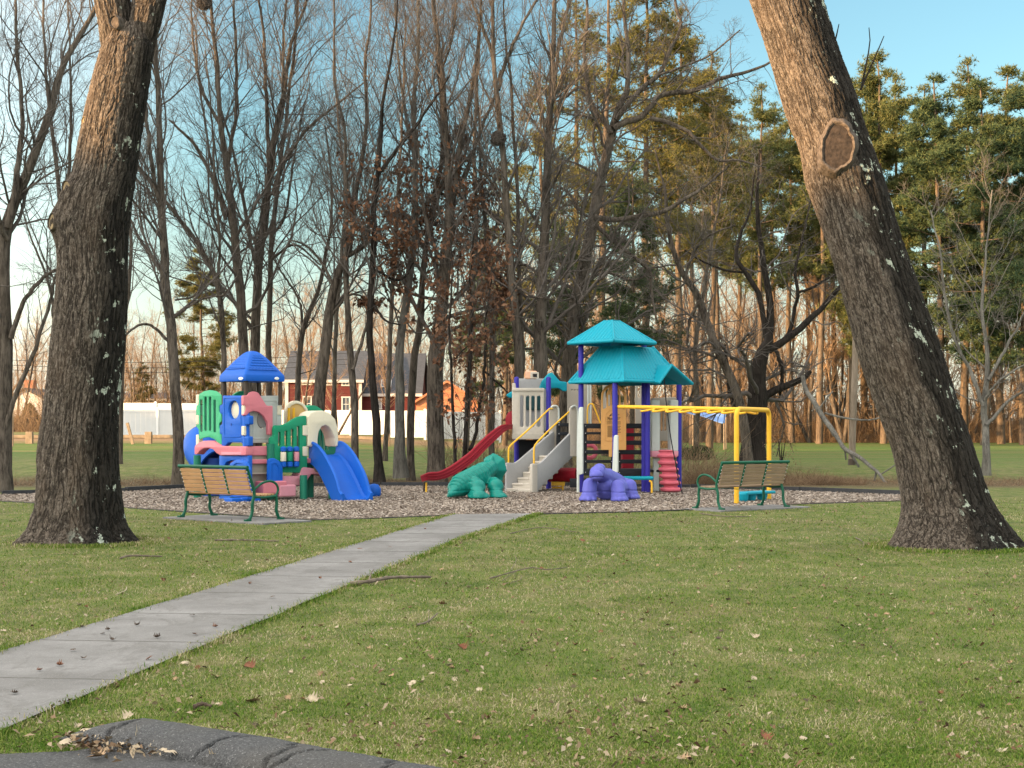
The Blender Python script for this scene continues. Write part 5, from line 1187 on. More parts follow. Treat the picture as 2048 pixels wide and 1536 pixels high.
def bare_tree(name, Y, stems, label, seed, n1=7.0, n2=8, n3=7, low=.25, mat='bark', twig='twig', up=.10, ang=(.70, .22), len1=(.16, .42), leaves=0, group='bare trees behind the play area', cat='tree', wob=.15, leafbox=None, flare=True, rtw=.0023):
    r = np.random.default_rng(seed)
    Ps, Rs, Ls = [], [], []
    for st in stems:
        P, Rr, L = stem_pts(st, Y, r); Ps.append(P); Rs.append(Rr); Ls.append(L)
    base = Ps[0][0].copy(); bz = float(gz(base[0], base[1]))
    first = Ps[0]; add = np.array([[base[0], base[1], bz-.1]])
    if base[2] > bz+.15:                                          # carry the first stem down to the ground
        P = crom(np.concatenate([add, first[1:]]), 26); Ps[0] = P
    if flare: Rs[0] = Rs[0]*(1+.35*np.clip(1-(Ps[0][:, 2]-bz)/.6, 0, 1)**2)
    t = thing(name, (base[0], base[1], bz), label, cat, group)
    P = np.stack(Ps); Rr = np.stack(Rs); L = np.array(Ls)
    v, q = tubes_np(P, Rr, 12); link('trunk', mesh_np('trunk', v, q, True), M[mat], t)
    Lw = L; n = np.maximum(2, (L*n1*.36)).astype(int)
    tall = np.maximum(L, 3)
    P1, R1, L1 = spawn(P, Rr, np.minimum(tall, 12), n, r, low, .99, ang, len1, .36, 9, up, wob, .006)
    ns = np.full(len(P1), n2); ns = np.maximum(2, (ns*np.clip(L1/2.2, .4, 1.6)).astype(int))
    P2, R2, L2 = spawn(P1, R1, L1, ns, r, .15, 1.0, (.7, .25), (.3, .62), .55, 6, up*.8, wob, .0038)
    P3, R3, L3 = spawn(P2, R2, np.maximum(L2, .6), np.full(len(P2), n3), r, .1, 1.0, (.7, .25), (.35, .7), .65, 4, up*.5, wob, rtw)
    Pe, Re, Le = spawn(P, Rr, np.full(len(P), 2.2), np.full(len(P), 8), r, low, 1, (1.0, .3), (.25, .8), .25, 5, 0.05, .2, .0035)
    v, q = join([(P1, R1, 5), (P2, R2, 4), (P3, R3, 3), (Pe, Re, 3)]); link('branches', mesh_np('branches', v, q), M[twig], t)
    if leaves:
        src = np.concatenate([P2.reshape(-1, 3), P3[:, 1:].reshape(-1, 3)])
        if leafbox: x0, x1, z0, z1 = leafbox; px = 1024+src[:, 0]/src[:, 1]*FPX; py = HOR-(src[:, 2]-EYE)/src[:, 1]*FPX; src = src[(px > x0) & (px < x1) & (py > z0) & (py < z1)]
        if len(src):
            g = np.array([mnoise.noise(Vector(p*1.1)) for p in src]); src = src[g > -.02]
            c = src[r.integers(0, len(src), leaves)]+r.normal(0, .06, (leaves, 3))
            leaf_quads('leaves', c, r, .085, M['oak_leaf'], t, True)
    return t
def leaf_quads(name, c, r, s, mat, parent, droop=False, asp=.5):
    n = len(c); a = nrm(r.normal(0, 1, (n, 3))+(np.array([0, 0, -1.1]) if droop else 0)); b = nrm(np.cross(a, r.normal(0, 1, (n, 3)))); sz = r.uniform(.6, 1.3, (n, 1))*s
    k = nrm(np.cross(a, b))*sz*.22
    V = np.stack([c, c+a*sz*.9-b*sz*asp+k, c+a*sz*1.8, c+a*sz*.9+b*sz*asp+k], 1).reshape(-1, 3); i = np.arange(n)*4
    return link(name, mesh_np(name, V, np.stack([i, i+1, i+2, i+3], 1)), mat, parent)
B = bare_tree
B('bare_tree', 37.5, [[(4, 987, 40), (8, 870, 36), (10, 780, 34), (12, 700, 32), (6, 600, 30), (8, 510, 27), (20, 430, 25), (46, 365, 22), (91, 255, 18), (123, 137, 14), (182, 32, 10), (230, -60, 7), (280, -190, 4)],
    [(16, 455, 18), (27, 400, 16), (35, 330, 13), (45, 240, 10), (36, 120, 8), (30, 20, 6), (25, -120, 4)], [(8, 872, 12), (32, 788, 11), (52, 742, 10), (70, 700, 9), (88, 645, 8), (105, 590, 7), (113, 545, 5), (150, 480, 3)],
    [(21, 676, 12), (45, 610, 10), (70, 572, 9), (100, 545, 7), (140, 530, 4)], [(14, 480, 12), (-10, 420, 10), (-40, 330, 8), (-60, 200, 6), (-70, 50, 4)]],
  'grey bare tree at the left frame edge with a long low slanting limb', 11, leaves=0)
B('bare_tree', 41, [[(95, 975, 16), (98, 880, 15), (104, 700, 13), (122, 520, 12), (118, 380, 10), (100, 240, 8), (90, 100, 6), (85, -60, 4), (80, -180, 3)], [(122, 500, 10), (133, 400, 9), (142, 260, 7), (140, 120, 5), (135, -40, 3)], [(110, 640, 8), (95, 560, 6), (60, 470, 4), (40, 400, 3)]],
  'thin bare tree half hidden behind the huge left oak', 12, n1=6)
B('bare_tree', 40.2, [[(359, 977, 32), (358, 930, 27), (355, 860, 25), (350, 771, 24), (345, 690, 23), (340, 638, 22), (330, 560, 21), (329, 501, 19), (321, 387, 16), (319, 250, 13), (313, 137, 11), (309, 40, 8), (300, -80, 6), (296, -200, 3)], [(322, 410, 11), (312, 380, 10), (300, 300, 9), (291, 220, 7), (288, 100, 5), (275, -30, 3)],
    [(333, 545, 9), (318, 533, 8), (300, 510, 7), (275, 470, 6), (258, 430, 4)], [(345, 690, 8), (300, 650, 6), (262, 660, 5), (235, 700, 3)], [(340, 640, 7), (400, 600, 5), (450, 590, 3)]],
  'dark straight tree directly left of the colourful play tower', 13)
B('bare_tree', 43, [[(449, 965, 14), (448, 800, 13), (447, 684, 12), (440, 600, 12), (434, 565, 11), (424, 538, 10), (405, 500, 9), (383, 469, 9), (360, 440, 8), (337, 410, 8), (305, 370, 7), (278, 337, 6), (240, 290, 4)], [(434, 566, 7), (440, 480, 6), (430, 380, 5), (425, 250, 4), (410, 100, 3)], [(424, 540, 6), (390, 590, 5), (350, 600, 4)], [(438, 600, 7), (470, 560, 5), (500, 480, 3)]],
  'slim tree behind the blue pointed roof bending sharply left up high', 14, n1=6)
B('bare_tree', 44, [[(498, 965, 26), (495, 820, 24), (487, 697, 22), (478, 560, 20), (467, 456, 18), (457, 365, 15), (448, 296, 14), (439, 219, 11), (432, 114, 9), (423, 23, 7), (415, -80, 5), (400, -200, 3)], [(456, 330, 10), (463, 280, 9), (471, 228, 8), (473, 140, 7), (470, 68, 6), (467, 0, 5), (470, -150, 3)],
    [(452, 440, 9), (430, 370, 8), (408, 320, 8), (385, 285, 7), (365, 265, 6), (340, 240, 4)], [(440, 250, 8), (405, 180, 7), (388, 100, 5), (383, 20, 4), (380, -100, 3)], [(469, 470, 7), (440, 380, 6), (420, 310, 5), (398, 160, 4), (390, 50, 3)]],
  'forked bare tree rising right behind the blue pointed roof', 15, n1=7.5)
B('bare_tree', 45, [[(516, 960, 25), (513, 820, 24), (510, 697, 22), (517, 524, 19), (530, 433, 17), (537, 374, 15), (546, 296, 14), (558, 228, 12), (571, 173, 10), (576, 114, 8), (590, 60, 7), (608, 20, 6), (630, -80, 4), (640, -180, 3)], [(539, 340, 10), (535, 270, 9), (533, 200, 8), (530, 137, 7), (528, 68, 6), (517, 0, 5), (500, -140, 3)],
    [(545, 390, 9), (552, 362, 9), (562, 338, 8), (576, 314, 8), (596, 282, 7), (617, 255, 7), (645, 232, 6), (672, 210, 5), (700, 188, 4), (735, 160, 3)], [(566, 200, 7), (566, 130, 6), (568, 60, 5), (575, -40, 4), (578, -160, 3)], [(515, 540, 8), (500, 480, 8), (490, 420, 8), (480, 370, 7), (468, 310, 6), (440, 210, 4)]],
  'tall bare tree with a long right arching limb, right of the forked one', 16, n1=7.5)
B('bare_tree', 46, [[(538, 955, 15), (538, 820, 14), (537, 697, 13), (540, 600, 12), (542, 501, 11), (553, 387, 10), (563, 310, 9), (571, 255, 8), (578, 180, 7), (590, 90, 6), (594, 0, 5), (600, -150, 3)], [(545, 470, 7), (570, 430, 6), (586, 330, 5), (610, 200, 3)], [(540, 520, 6), (590, 490, 5), (640, 530, 3)]],
  'straight thin bare tree in line with the blue roof right corner', 17, n1=6.5)
B('bare_tree', 47, [[(600, 955, 14), (595, 800, 13), (601, 689, 12), (612, 640, 11), (630, 600, 9), (643, 560, 9), (652, 510, 8), (660, 469, 7), (664, 420, 6), (660, 330, 5), (650, 250, 3)], [(606, 660, 6), (598, 600, 5), (560, 540, 4), (540, 500, 3)], [(660, 470, 5), (690, 400, 4), (700, 300, 3)]],
  'crooked slender tree in front of the red house left end', 18, n1=6)
B('bare_tree', 43, [[(628, 950, 30), (635, 870, 28), (638, 816, 27), (645, 740, 26), (655, 664, 24), (663, 592, 21), (680, 534, 18), (700, 495, 15), (705, 450, 13), (708, 410, 11), (718, 350, 10), (728, 296, 9), (734, 220, 8), (728, 140, 7), (740, 40, 5), (745, -100, 3)], [(690, 515, 10), (730, 490, 9), (738, 450, 8), (735, 400, 6), (750, 330, 4), (760, 250, 3)], [(668, 570, 7), (640, 520, 6), (610, 490, 5), (580, 480, 3)], [(655, 640, 7), (700, 590, 5), (740, 600, 3)]],
  'thick mossy leaning tree in front of the red house windows', 19, n1=6.5)
B('bare_tree', 42.2, [[(711, 955, 18), (710, 880, 17), (708, 811, 16), (700, 689, 15), (695, 600, 13), (692, 524, 12), (694, 440, 10), (690, 340, 8), (688, 250, 7), (668, 160, 5), (670, 40, 4), (660, -100, 3)], [(705, 740, 8), (722, 690, 7), (735, 640, 6), (742, 560, 5), (790, 500, 3)]],
  'slim pale trunk standing right of the blue slide hood', 20, n1=5, leaves=260, leafbox=(690, 770, 600, 760))
B('bare_tree', 42.0, [[(757, 967, 24), (756, 930, 20), (755, 900, 19), (752, 835, 18), (744, 738, 15), (739, 660, 15), (741, 600, 14), (745, 547, 13), (748, 470, 13), (749, 410, 12), (756, 342, 11), (763, 250, 9), (765, 210, 8), (778, 137, 6), (790, 60, 5), (800, -80, 3)], [(756, 352, 9), (776, 323, 9), (797, 295, 8), (817, 273, 8), (850, 225, 6), (877, 187, 5), (900, 150, 3)],
    [(750, 540, 6), (800, 560, 5), (830, 520, 3)], [(747, 610, 7), (770, 640, 5), (800, 650, 3)]],
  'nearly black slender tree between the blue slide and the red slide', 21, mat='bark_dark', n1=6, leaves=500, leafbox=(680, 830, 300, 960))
B('bare_tree', 43.5, [[(801, 955, 32), (800, 860, 22), (799, 811, 21), (799, 689, 19), (805, 640, 18), (813, 606, 17), (822, 520, 16), (829, 456, 15), (830, 380, 13), (829, 296, 12), (828, 200, 9), (836, 90, 7), (836, 0, 5), (840, -150, 3)], [(829, 440, 8), (850, 410, 7), (880, 370, 5), (900, 290, 3)], [(828, 310, 8), (812, 230, 7), (798, 130, 5), (790, 0, 3)]],
  'pale grey trunk, left half of the pair beside the sunlit fence', 22, mat='bark_pale', leaves=500, leafbox=(760, 900, 250, 960))
B('bare_tree', 44.5, [[(822, 950, 18), (821, 860, 17), (826, 762, 17), (832, 689, 16), (841, 638, 15), (850, 501, 13), (859, 450, 12), (870, 400, 11), (885, 300, 9), (880, 180, 7), (872, 60, 5), (868, -100, 3)], [(850, 500, 8), (835, 470, 7), (815, 440, 6), (790, 420, 4)], [(866, 420, 7), (900, 330, 6), (930, 280, 4)]],
  'darker trunk, right half of the pair beside the sunlit fence', 23, leaves=800, leafbox=(760, 960, 250, 960))
B('bare_tree', 43, [[(874, 950, 42), (872, 880, 38), (870, 762, 37), (872, 700, 34), (882, 638, 29), (893, 501, 26), (899, 440, 23), (898, 387, 18), (893, 273, 13), (886, 170, 11), (884, 137, 10), (868, 23, 7), (860, -100, 4)], [(899, 420, 13), (909, 365, 12), (917, 310, 10), (923, 273, 9), (940, 200, 8), (950, 137, 7), (960, 40, 5), (965, -90, 3)],
    [(903, 400, 12), (916, 372, 11), (932, 346, 10), (952, 290, 8), (970, 240, 7), (985, 205, 5), (1000, 140, 3)], [(890, 540, 9), (860, 470, 8), (845, 400, 7), (840, 320, 5), (820, 200, 4), (800, 60, 3)], [(884, 140, 6), (905, 70, 5), (915, -40, 3)], [(878, 640, 10), (925, 625, 8), (985, 610, 6), (1020, 580, 4)], [(880, 600, 8), (830, 590, 6), (790, 570, 4)]],
  'stout oak trunk between the slides still holding brown leaves', 24, n1=7.5, leaves=2900, leafbox=(690, 1030, 330, 960))
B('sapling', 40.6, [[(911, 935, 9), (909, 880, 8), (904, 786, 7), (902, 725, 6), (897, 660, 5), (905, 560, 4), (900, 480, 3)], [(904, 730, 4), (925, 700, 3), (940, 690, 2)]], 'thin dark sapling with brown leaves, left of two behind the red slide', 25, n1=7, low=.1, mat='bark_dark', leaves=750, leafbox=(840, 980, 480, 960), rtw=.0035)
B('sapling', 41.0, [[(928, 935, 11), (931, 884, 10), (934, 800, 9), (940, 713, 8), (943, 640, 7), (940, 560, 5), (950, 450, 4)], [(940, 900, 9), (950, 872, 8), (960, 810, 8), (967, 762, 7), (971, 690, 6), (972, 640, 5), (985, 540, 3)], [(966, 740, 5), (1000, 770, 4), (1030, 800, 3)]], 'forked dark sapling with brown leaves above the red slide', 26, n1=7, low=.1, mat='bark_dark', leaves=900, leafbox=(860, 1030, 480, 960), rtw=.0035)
B('bare_tree', 44, [[(987, 940, 15), (984, 884, 14), (984, 800, 13), (984, 738, 12), (982, 640, 11), (975, 540, 10), (968, 420, 8), (960, 300, 6), (955, 150, 4)], [(982, 660, 5), (1010, 640, 4), (1060, 620, 3)]], 'slim grey trunk just left of the beige tower', 27, n1=6, leaves=500, leafbox=(900, 1030, 400, 900))
B('bare_tree', 42.5, [[(1041, 965, 24), (1040, 850, 22), (1038, 760, 21), (1037, 697, 20), (1030, 620, 19), (1023, 547, 17), (1014, 410, 15), (1005, 296, 13), (996, 219, 12), (987, 114, 9), (985, 0, 7), (982, -120, 4)], [(990, 165, 9), (985, 110, 8), (965, 55, 7), (945, 5, 5), (920, -60, 3)], [(998, 180, 8), (1003, 150, 8), (1010, 128, 8), (1019, 105, 8), (1028, 82, 7), (1050, 40, 6), (1073, 0, 5), (1100, -60, 3)], [(1012, 400, 6), (980, 360, 5), (940, 330, 4)], [(1020, 560, 6), (1060, 590, 5), (1110, 600, 3)]],
  'tall bare tree holding a dark nest high up, behind the beige tower', 28)
B('bare_tree', 44, [[(1047, 960, 11), (1045, 800, 10), (1044, 697, 10), (1038, 540, 9), (1035, 410, 8), (1028, 273, 7), (1022, 180, 6), (1019, 137, 5), (1010, 60, 4), (1005, -60, 3)]], 'thin straight tree close right of the nest tree', 29, n1=6)
B('bare_tree', 43, [[(1082, 965, 36), (1081, 850, 33), (1081, 750, 31), (1081, 690, 29), (1083, 600, 24), (1087, 501, 22), (1092, 410, 19), (1096, 319, 17), (1100, 240, 15), (1103, 160, 13), (1107, 80, 11), (1110, 0, 9), (1114, -150, 5)], [(1103, 205, 10), (1108, 170, 9), (1113, 130, 8), (1119, 91, 8), (1128, 45, 7), (1137, 0, 6), (1150, -120, 3)], [(1100, 270, 8), (1116, 220, 7), (1140, 170, 6), (1165, 150, 4), (1190, 120, 3)], [(1090, 480, 7), (1110, 430, 6), (1140, 400, 4)], [(1088, 560, 7), (1050, 530, 6), (1010, 540, 4), (960, 530, 3)]],
  'tall dark columnar tree between the beige tower and teal roofs', 30)
B('oak_tree', 47, [[(1128, 950, 34), (1130, 850, 32), (1135, 760, 30), (1142, 670, 29), (1152, 610, 27), (1165, 547, 26), (1187, 433, 24), (1206, 342, 22), (1224, 264, 20), (1230, 230, 16), (1250, 190, 13), (1258, 150, 11), (1256, 91, 9), (1250, 40, 8), (1247, 0, 6), (1250, -120, 3)],
    [(1222, 268, 13), (1210, 245, 12), (1192, 228, 12), (1180, 200, 11), (1174, 173, 11), (1172, 130, 9), (1167, 91, 8), (1175, 30, 6), (1165, -60, 4)], [(1176, 180, 8), (1155, 175, 7), (1130, 195, 6), (1105, 205, 4)],
    [(1226, 258, 15), (1250, 243, 15), (1279, 237, 14), (1300, 215, 13), (1318, 193, 12), (1350, 185, 11), (1382, 183, 11), (1410, 172, 10), (1437, 158, 9), (1470, 150, 8), (1496, 143, 7), (1541, 124, 5), (1580, 90, 3)],
    [(1232, 240, 13), (1264, 198, 12), (1292, 170, 11), (1318, 148, 10), (1340, 100, 8), (1363, 49, 7), (1350, 0, 6), (1370, -80, 4)], [(1300, 236, 10), (1335, 245, 10), (1373, 262, 9), (1400, 290, 8), (1427, 317, 7), (1450, 322, 6), (1475, 320, 5), (1530, 335, 3)],
    [(1188, 434, 14), (1230, 440, 12), (1280, 432, 11), (1323, 425, 10), (1350, 410, 9), (1373, 396, 8), (1400, 380, 7), (1417, 366, 6), (1460, 330, 4)], [(1192, 450, 10), (1224, 480, 9), (1250, 500, 8), (1274, 519, 8), (1300, 545, 7), (1302, 580, 6), (1310, 630, 4)],
    [(1150, 600, 10), (1180, 560, 8), (1215, 545, 7), (1260, 560, 5), (1300, 550, 3)], [(1185, 440, 8), (1160, 420, 7), (1130, 380, 6), (1095, 370, 4)], [(1318, 150, 6), (1360, 135, 5), (1420, 110, 4), (1480, 60, 3)]],
  'big leaning oak with crooked spreading limbs above the teal roofs', 31, n1=7.5, n2=8, ang=(.85, .3), wob=.24, up=.05, low=.12)
B('bare_tree', 50, [[(1498, 928, 22), (1490, 860, 22), (1478, 800, 21), (1462, 757, 20), (1445, 720, 19), (1427, 683, 18), (1412, 640, 17), (1397, 594, 16), (1363, 544, 13), (1343, 485, 11), (1333, 430, 9), (1330, 380, 6), (1310, 300, 3)], [(1400, 600, 8), (1380, 640, 7), (1375, 690, 5), (1390, 740, 3)], [(1425, 680, 8), (1400, 690, 7), (1375, 700, 5), (1330, 690, 3)], [(1370, 555, 7), (1390, 500, 6), (1420, 470, 5), (1470, 450, 3)]],
  'crooked tree leaning left over the teal roof right end', 32, ang=(.9, .3), wob=.24, up=.03)
B('old_tree', 51, [[(1506, 937, 64), (1508, 880, 52), (1513, 830, 48), (1515, 757, 38), (1524, 710, 30), (1536, 683, 22), (1540, 640, 18), (1538, 594, 15), (1526, 519, 13), (1520, 480, 11), (1516, 445, 10), (1514, 380, 7), (1520, 300, 4)], [(1534, 690, 13), (1528, 640, 12), (1516, 584, 12), (1500, 560, 11), (1491, 544, 11), (1478, 528, 10), (1471, 514, 9), (1480, 470, 7), (1500, 420, 5), (1510, 340, 3)],
    [(1538, 700, 18), (1555, 690, 17), (1580, 673, 16), (1602, 656, 15), (1620, 638, 14), (1640, 620, 12), (1655, 603, 11), (1694, 559, 8), (1740, 520, 4)], [(1518, 806, 20), (1532, 792, 18), (1547, 782, 17), (1566, 774, 16), (1584, 767, 15), (1600, 760, 13), (1612, 752, 11), (1622, 742, 7)],
    [(1560, 688, 9), (1580, 660, 9), (1588, 620, 8), (1596, 585, 8), (1590, 545, 7), (1600, 500, 6), (1615, 430, 4), (1630, 360, 3)], [(1550, 697, 8), (1562, 730, 9), (1564, 760, 8), (1560, 790, 5)], [(1500, 880, 12), (1480, 840, 12), (1462, 790, 11), (1455, 740, 9), (1450, 690, 5)], [(1596, 585, 6), (1625, 575, 6), (1650, 560, 5), (1690, 540, 3)], [(1490, 545, 5), (1450, 540, 5), (1400, 520, 4), (1370, 500, 3)]],
  'dark gnarled old tree behind the yellow overhead bars', 33, mat='bark_dark', twig='twig', n1=5, ang=(.9, .3), wob=.26, up=.02, low=.2)
B('bare_tree', 47, [[(1972, 965, 20), (1973, 900, 17), (1971, 850, 15), (1968, 815, 14), (1975, 742, 11), (1972, 690, 9), (1965, 633, 8), (1968, 560, 6), (1975, 480, 4), (1985, 380, 3)], [(1967, 812, 9), (1950, 764, 9), (1940, 740, 8), (1928, 717, 8), (1915, 690, 7), (1903, 658, 7), (1888, 582, 6), (1880, 500, 4), (1860, 420, 3)], [(1972, 850, 8), (1986, 837, 8), (2010, 808, 7), (2030, 792, 6), (2050, 778, 5), (2100, 720, 3)], [(1976, 760, 7), (2001, 717, 7), (2020, 680, 6), (2037, 651, 5), (2060, 590, 4), (2080, 500, 3)], [(1970, 800, 6), (1990, 770, 5), (2030, 740, 4), (2070, 720, 3)]],
  'pale grey bare tree standing behind the leaning oak', 34, mat='bark_pale', twig='twig_pale', n1=7, up=.06)
# extra understory between the traced trees
B('bare_tree', 52, [[(240, 950, 12), (243, 800, 11), (250, 640, 10), (262, 500, 8), (255, 350, 6), (265, 200, 5), (270, 40, 3)]], 'slight bare tree close right of the huge left oak', 35, n1=6)
B('bare_tree', 54, [[(662, 940, 11), (668, 800, 10), (672, 650, 9), (684, 500, 8), (690, 380, 6), (676, 240, 5), (668, 80, 3)]], 'faint thin tree behind the thick mossy one', 36, n1=6.5)
B('bare_tree', 55, [[(770, 930, 12), (776, 800, 11), (782, 640, 10), (790, 480, 9), (800, 330, 7), (806, 180, 5), (812, 20, 3)]], 'thin tree right of the nearly black slender one', 37, n1=6.5)
B('bare_tree', 56, [[(930, 920, 14), (938, 760, 13), (944, 600, 12), (952, 430, 10), (948, 300, 8), (955, 150, 6), (962, 20, 4), (965, -80, 3)]], 'straight grey tree behind the oak with brown leaves', 38, n1=6.5)
B('bare_tree', 60, [[(1392, 900, 12), (1395, 800, 11), (1390, 700, 10), (1405, 600, 8), (1420, 500, 7), (1440, 400, 5), (1450, 300, 3)]], 'thin tree over the pale blue tarp', 39, n1=7, ang=(.9, .3), wob=.24)
# the nests
for (px, py, Y, lab) in ((997, 277, 42.4, 'dark twig nest on the tree behind the beige tower'), (408, 6, 43.9, 'dark twig nest at the top edge above the forked tree')):
    r = np.random.default_rng(int(px)); c = W(px, py, Y-.2); n = 420
    d = nrm(r.normal(0, 1, (n, 3)))*np.array([.19, .19, .14])*r.uniform(.5, 1, (n, 1)); t = nrm(np.cross(d, r.normal(0, 1, (n, 3))))*.16
    P = np.stack([c+d-t, c+d*1.1, c+d+t], 1); v, q = tubes_np(P, np.full((n, 3), .010), 3); tag(link('nest', mesh_np('nest', v, q), M['twig']), lab, 'nest')
# dead limb hanging from the old tree to the ground
dl = thing('fallen_limb', (*W(1779, 990, 43)[:2], 0), 'long broken dead limb slanting from the old tree down to the ground', 'branch')
m = MB(); L_ = [(1605, 752, 50, 11), (1612, 780, 49.8, 11), (1628, 804, 49, 12), (1645, 833, 48.5, 13), (1667, 863, 47.5, 12), (1680, 884, 47, 10), (1690, 898, 46.5, 11), (1721, 916, 45.5, 10), (1740, 932, 45, 9), (1756, 945, 44.3, 8), (1772, 968, 43.5, 7), (1781, 987, 43, 6)]
C = crom(np.array([[*W(x, y, Y), w*.82/2/FPX*Y] for x, y, Y, w in L_]), 40); m.tube(C[:, :3], C[:, 3], 10)
for tw in ([(1645, 838, 48.5, 5), (1655, 850, 48.5, 5), (1668, 872, 48, 5)], [(1650, 826, 48.3, 5), (1690, 836, 48, 5), (1740, 840, 48, 4), (1780, 828, 48, 3)], [(1700, 905, 46.3, 6), (1708, 918, 46.2, 6), (1718, 934, 46.2, 5)], [(1690, 900, 46.5, 4), (1692, 920, 46.5, 3)], [(1752, 945, 44.5, 5), (1750, 956, 44.5, 4), (1744, 972, 44.5, 3)], [(1640, 815, 48.5, 4), (1655, 795, 48.4, 4), (1666, 782, 48.4, 3)], [(1760, 950, 44.3, 3), (1790, 930, 44.2, 3), (1802, 920, 44.2, 2)]):
    c2 = crom(np.array([[*W(x, y, Y), w/2/FPX*Y] for x, y, Y, w in tw]), 10); m.tube(c2[:, :3], c2[:, 3], 6)
m.build('limb', M['bark_pale'], dl, True)

# ------------------------------------------------------------------ pines and far woods
def pine_mesh(seed, H, crown0, nb, rad, dens, tuft=.30, top=.5):
    r = np.random.default_rng(seed); K = 14
    P = np.zeros((1, K, 3)); P[0, :, 2] = np.linspace(0, H, K); P[0, :, :2] = np.cumsum(r.normal(0, .06, (K, 2)), 0)
    Rr = np.linspace(.24, .04, K)[None]*H/24
    t = np.sort(crown0+(1-crown0)*r.random(nb)**.9); f = t*(K-1); i = np.minimum(f.astype(int), K-2); p = P[0, i]+(P[0, i+1]-P[0, i])*(f-i)[:, None]
    a = r.uniform(0, 6.283, nb); h = (t-crown0)/(1-crown0)
    ln = rad*np.clip(np.minimum(1.1*h**.5+.35, 1.45*(1-h)**.8+.05), .06, 1)*r.uniform(.45, 1.15, nb)
    d = np.stack([np.cos(a), np.sin(a), -.10+.34*h+r.normal(0, .09, nb)], 1)
    B1 = grow(p, d, ln, 7, r, .05, .09); Rb = np.linspace(.045, .012, 7)[None]*np.clip(ln/rad, .3, 1)[:, None]
    B2, R2, L2 = spawn(B1, Rb, ln, np.full(nb, 7), r, .3, 1, (.75, .2), (.25, .5), .5, 4, .08, .12, .008)
    dead = int(nb*.5); td = crown0*r.uniform(.3, 1.0, dead); f = td*(K-1); i = f.astype(int); pd_ = P[0, i]+(P[0, i+1]-P[0, i])*(f-i)[:, None]; ad = r.uniform(0, 6.28, dead)
    Bd = grow(pd_, np.stack([np.cos(ad), np.sin(ad), r.normal(-.1, .2, dead)], 1), r.uniform(.4, 2.0, dead), 5, r, -.02, .15)
    v, q = join([(P, Rr, 9)]); v2, q2 = join([(B1, Rb, 4), (B2, R2, 3), (Bd, np.repeat(np.linspace(.022, .008, 5)[None], dead, 0), 3)])
    tr = (np.concatenate([v, v2]), np.concatenate([q, q2+len(v)]))
    tips = np.concatenate([B1[:, 4:].reshape(-1, 3), B2[:, 1:].reshape(-1, 3), B2[:, 2:].reshape(-1, 3)])
    pw = np.clip((H-tips[:, 2])/5, .12, 1); pw /= pw.sum(); nT = int(len(tips)*dens*2.3); c = tips[r.choice(len(tips), nT, p=pw)]; c = c+r.normal(0, 1, (nT, 3))*np.array([.24, .24, .13])
    nn = 8; n = nT*nn; cc = np.repeat(c, nn, 0); dr = nrm(r.normal(0, 1, (n, 3))+np.array([0, 0, .55])); sd = nrm(np.cross(dr, r.normal(0, 1, (n, 3))))
    ll = tuft*r.uniform(.6, 1.2, (n, 1)); w = .023*r.uniform(.7, 1.4, (n, 1))
    V = np.stack([cc-sd*w, cc+sd*w, cc+dr*ll], 1).reshape(-1, 3); k = np.arange(n)*3
    return tr, (V, np.stack([k, k+1, k+2], 1))
PV = []
for s, (H, c0, nb, rad, de) in enumerate([(27, .45, 64, 3.3, 1.0), (25, .50, 54, 3.0, .8), (28, .40, 70, 3.4, 1.0), (24, .22, 70, 3.7, 1.75), (26, .16, 80, 4.0, 1.8), (26, .30, 52, 3.3, .6)]):
    tr, fo = pine_mesh(100+s, H, c0, nb, rad, de)
    PV.append((mesh_np('trunk', tr[0], tr[1], True), mesh_np('foliage', fo[0], fo[1]), H))
PM = {}
def pine(px, Y, py_top, kind, label, mat='needles', rz=0.0, group='pine trees along the field edge', wide=1.0):
    x = (px-1024)/FPX*Y; z0 = float(gz(x, Y)); top = EYE-(py_top-HOR)/FPX*Y; H = top-z0
    tm, fm, H0 = PV[kind]; s = H/H0
    if (kind, mat) not in PM:
        a = tm.copy(); a.materials.append(M['bark_pine']); b = fm.copy(); b.materials.append(M[mat]); PM[kind, mat] = (a, b)
    a, b = PM[kind, mat]; t = thing('pine_tree', (x, Y, z0), label, 'tree', group, rz); t.scale = (s*wide, s*wide, s)
    for nm, me in (('trunk', a), ('crown', b)):
        o = bpy.data.objects.new(nm, me); COL.objects.link(o); o.parent = t
    return t
pr_ = random.Random(4)
ords = ['first', 'second', 'third', 'fourth', 'fifth', 'sixth', 'seventh', 'eighth', 'ninth', 'tenth', 'eleventh', 'twelfth', 'thirteenth', 'fourteenth', 'fifteenth', 'sixteenth', 'seventeenth', 'eighteenth', 'nineteenth', 'twentieth']
# olive pines behind the leaning oak and teal roofs
for k, (px, Y, pt, kd, lab, mt) in enumerate([(1080, 70, 120, 5, 'olive pine seen between the dark columnar tree and beige tower', 'needles_olive'), (1150, 74, -30, 5, 'olive pine left of the leaning oak trunk', 'needles_olive'), (1215, 66, -120, 5, 'dense olive pine right behind the leaning oak trunk', 'needles_olive'),
    (1290, 72, -100, 2, 'tall olive pine behind the leaning oak right limbs', 'needles_olive'), (1350, 80, 20, 2, 'olive pine above the right end of the teal roof', 'needles_olive'), (1420, 84, 110, 0, 'pine between the teal roof and the old gnarled tree', 'needles_olive'), (1010, 86, 300, 5, 'small olive pine behind the nest tree', 'needles_olive'), (1265, 58, 330, 4, 'low dark evergreen right above the teal roofs', 'needles_dark'), (975, 80, 470, 4, 'dark low evergreen behind the saplings and red slide', 'needles_dark'), (1130, 62, 420, 4, 'dark evergreen behind the upper teal roof left side', 'needles_dark')]):
    pine(px, Y, pt, kd, lab, mt, k*1.1, 'pines behind the play structure')
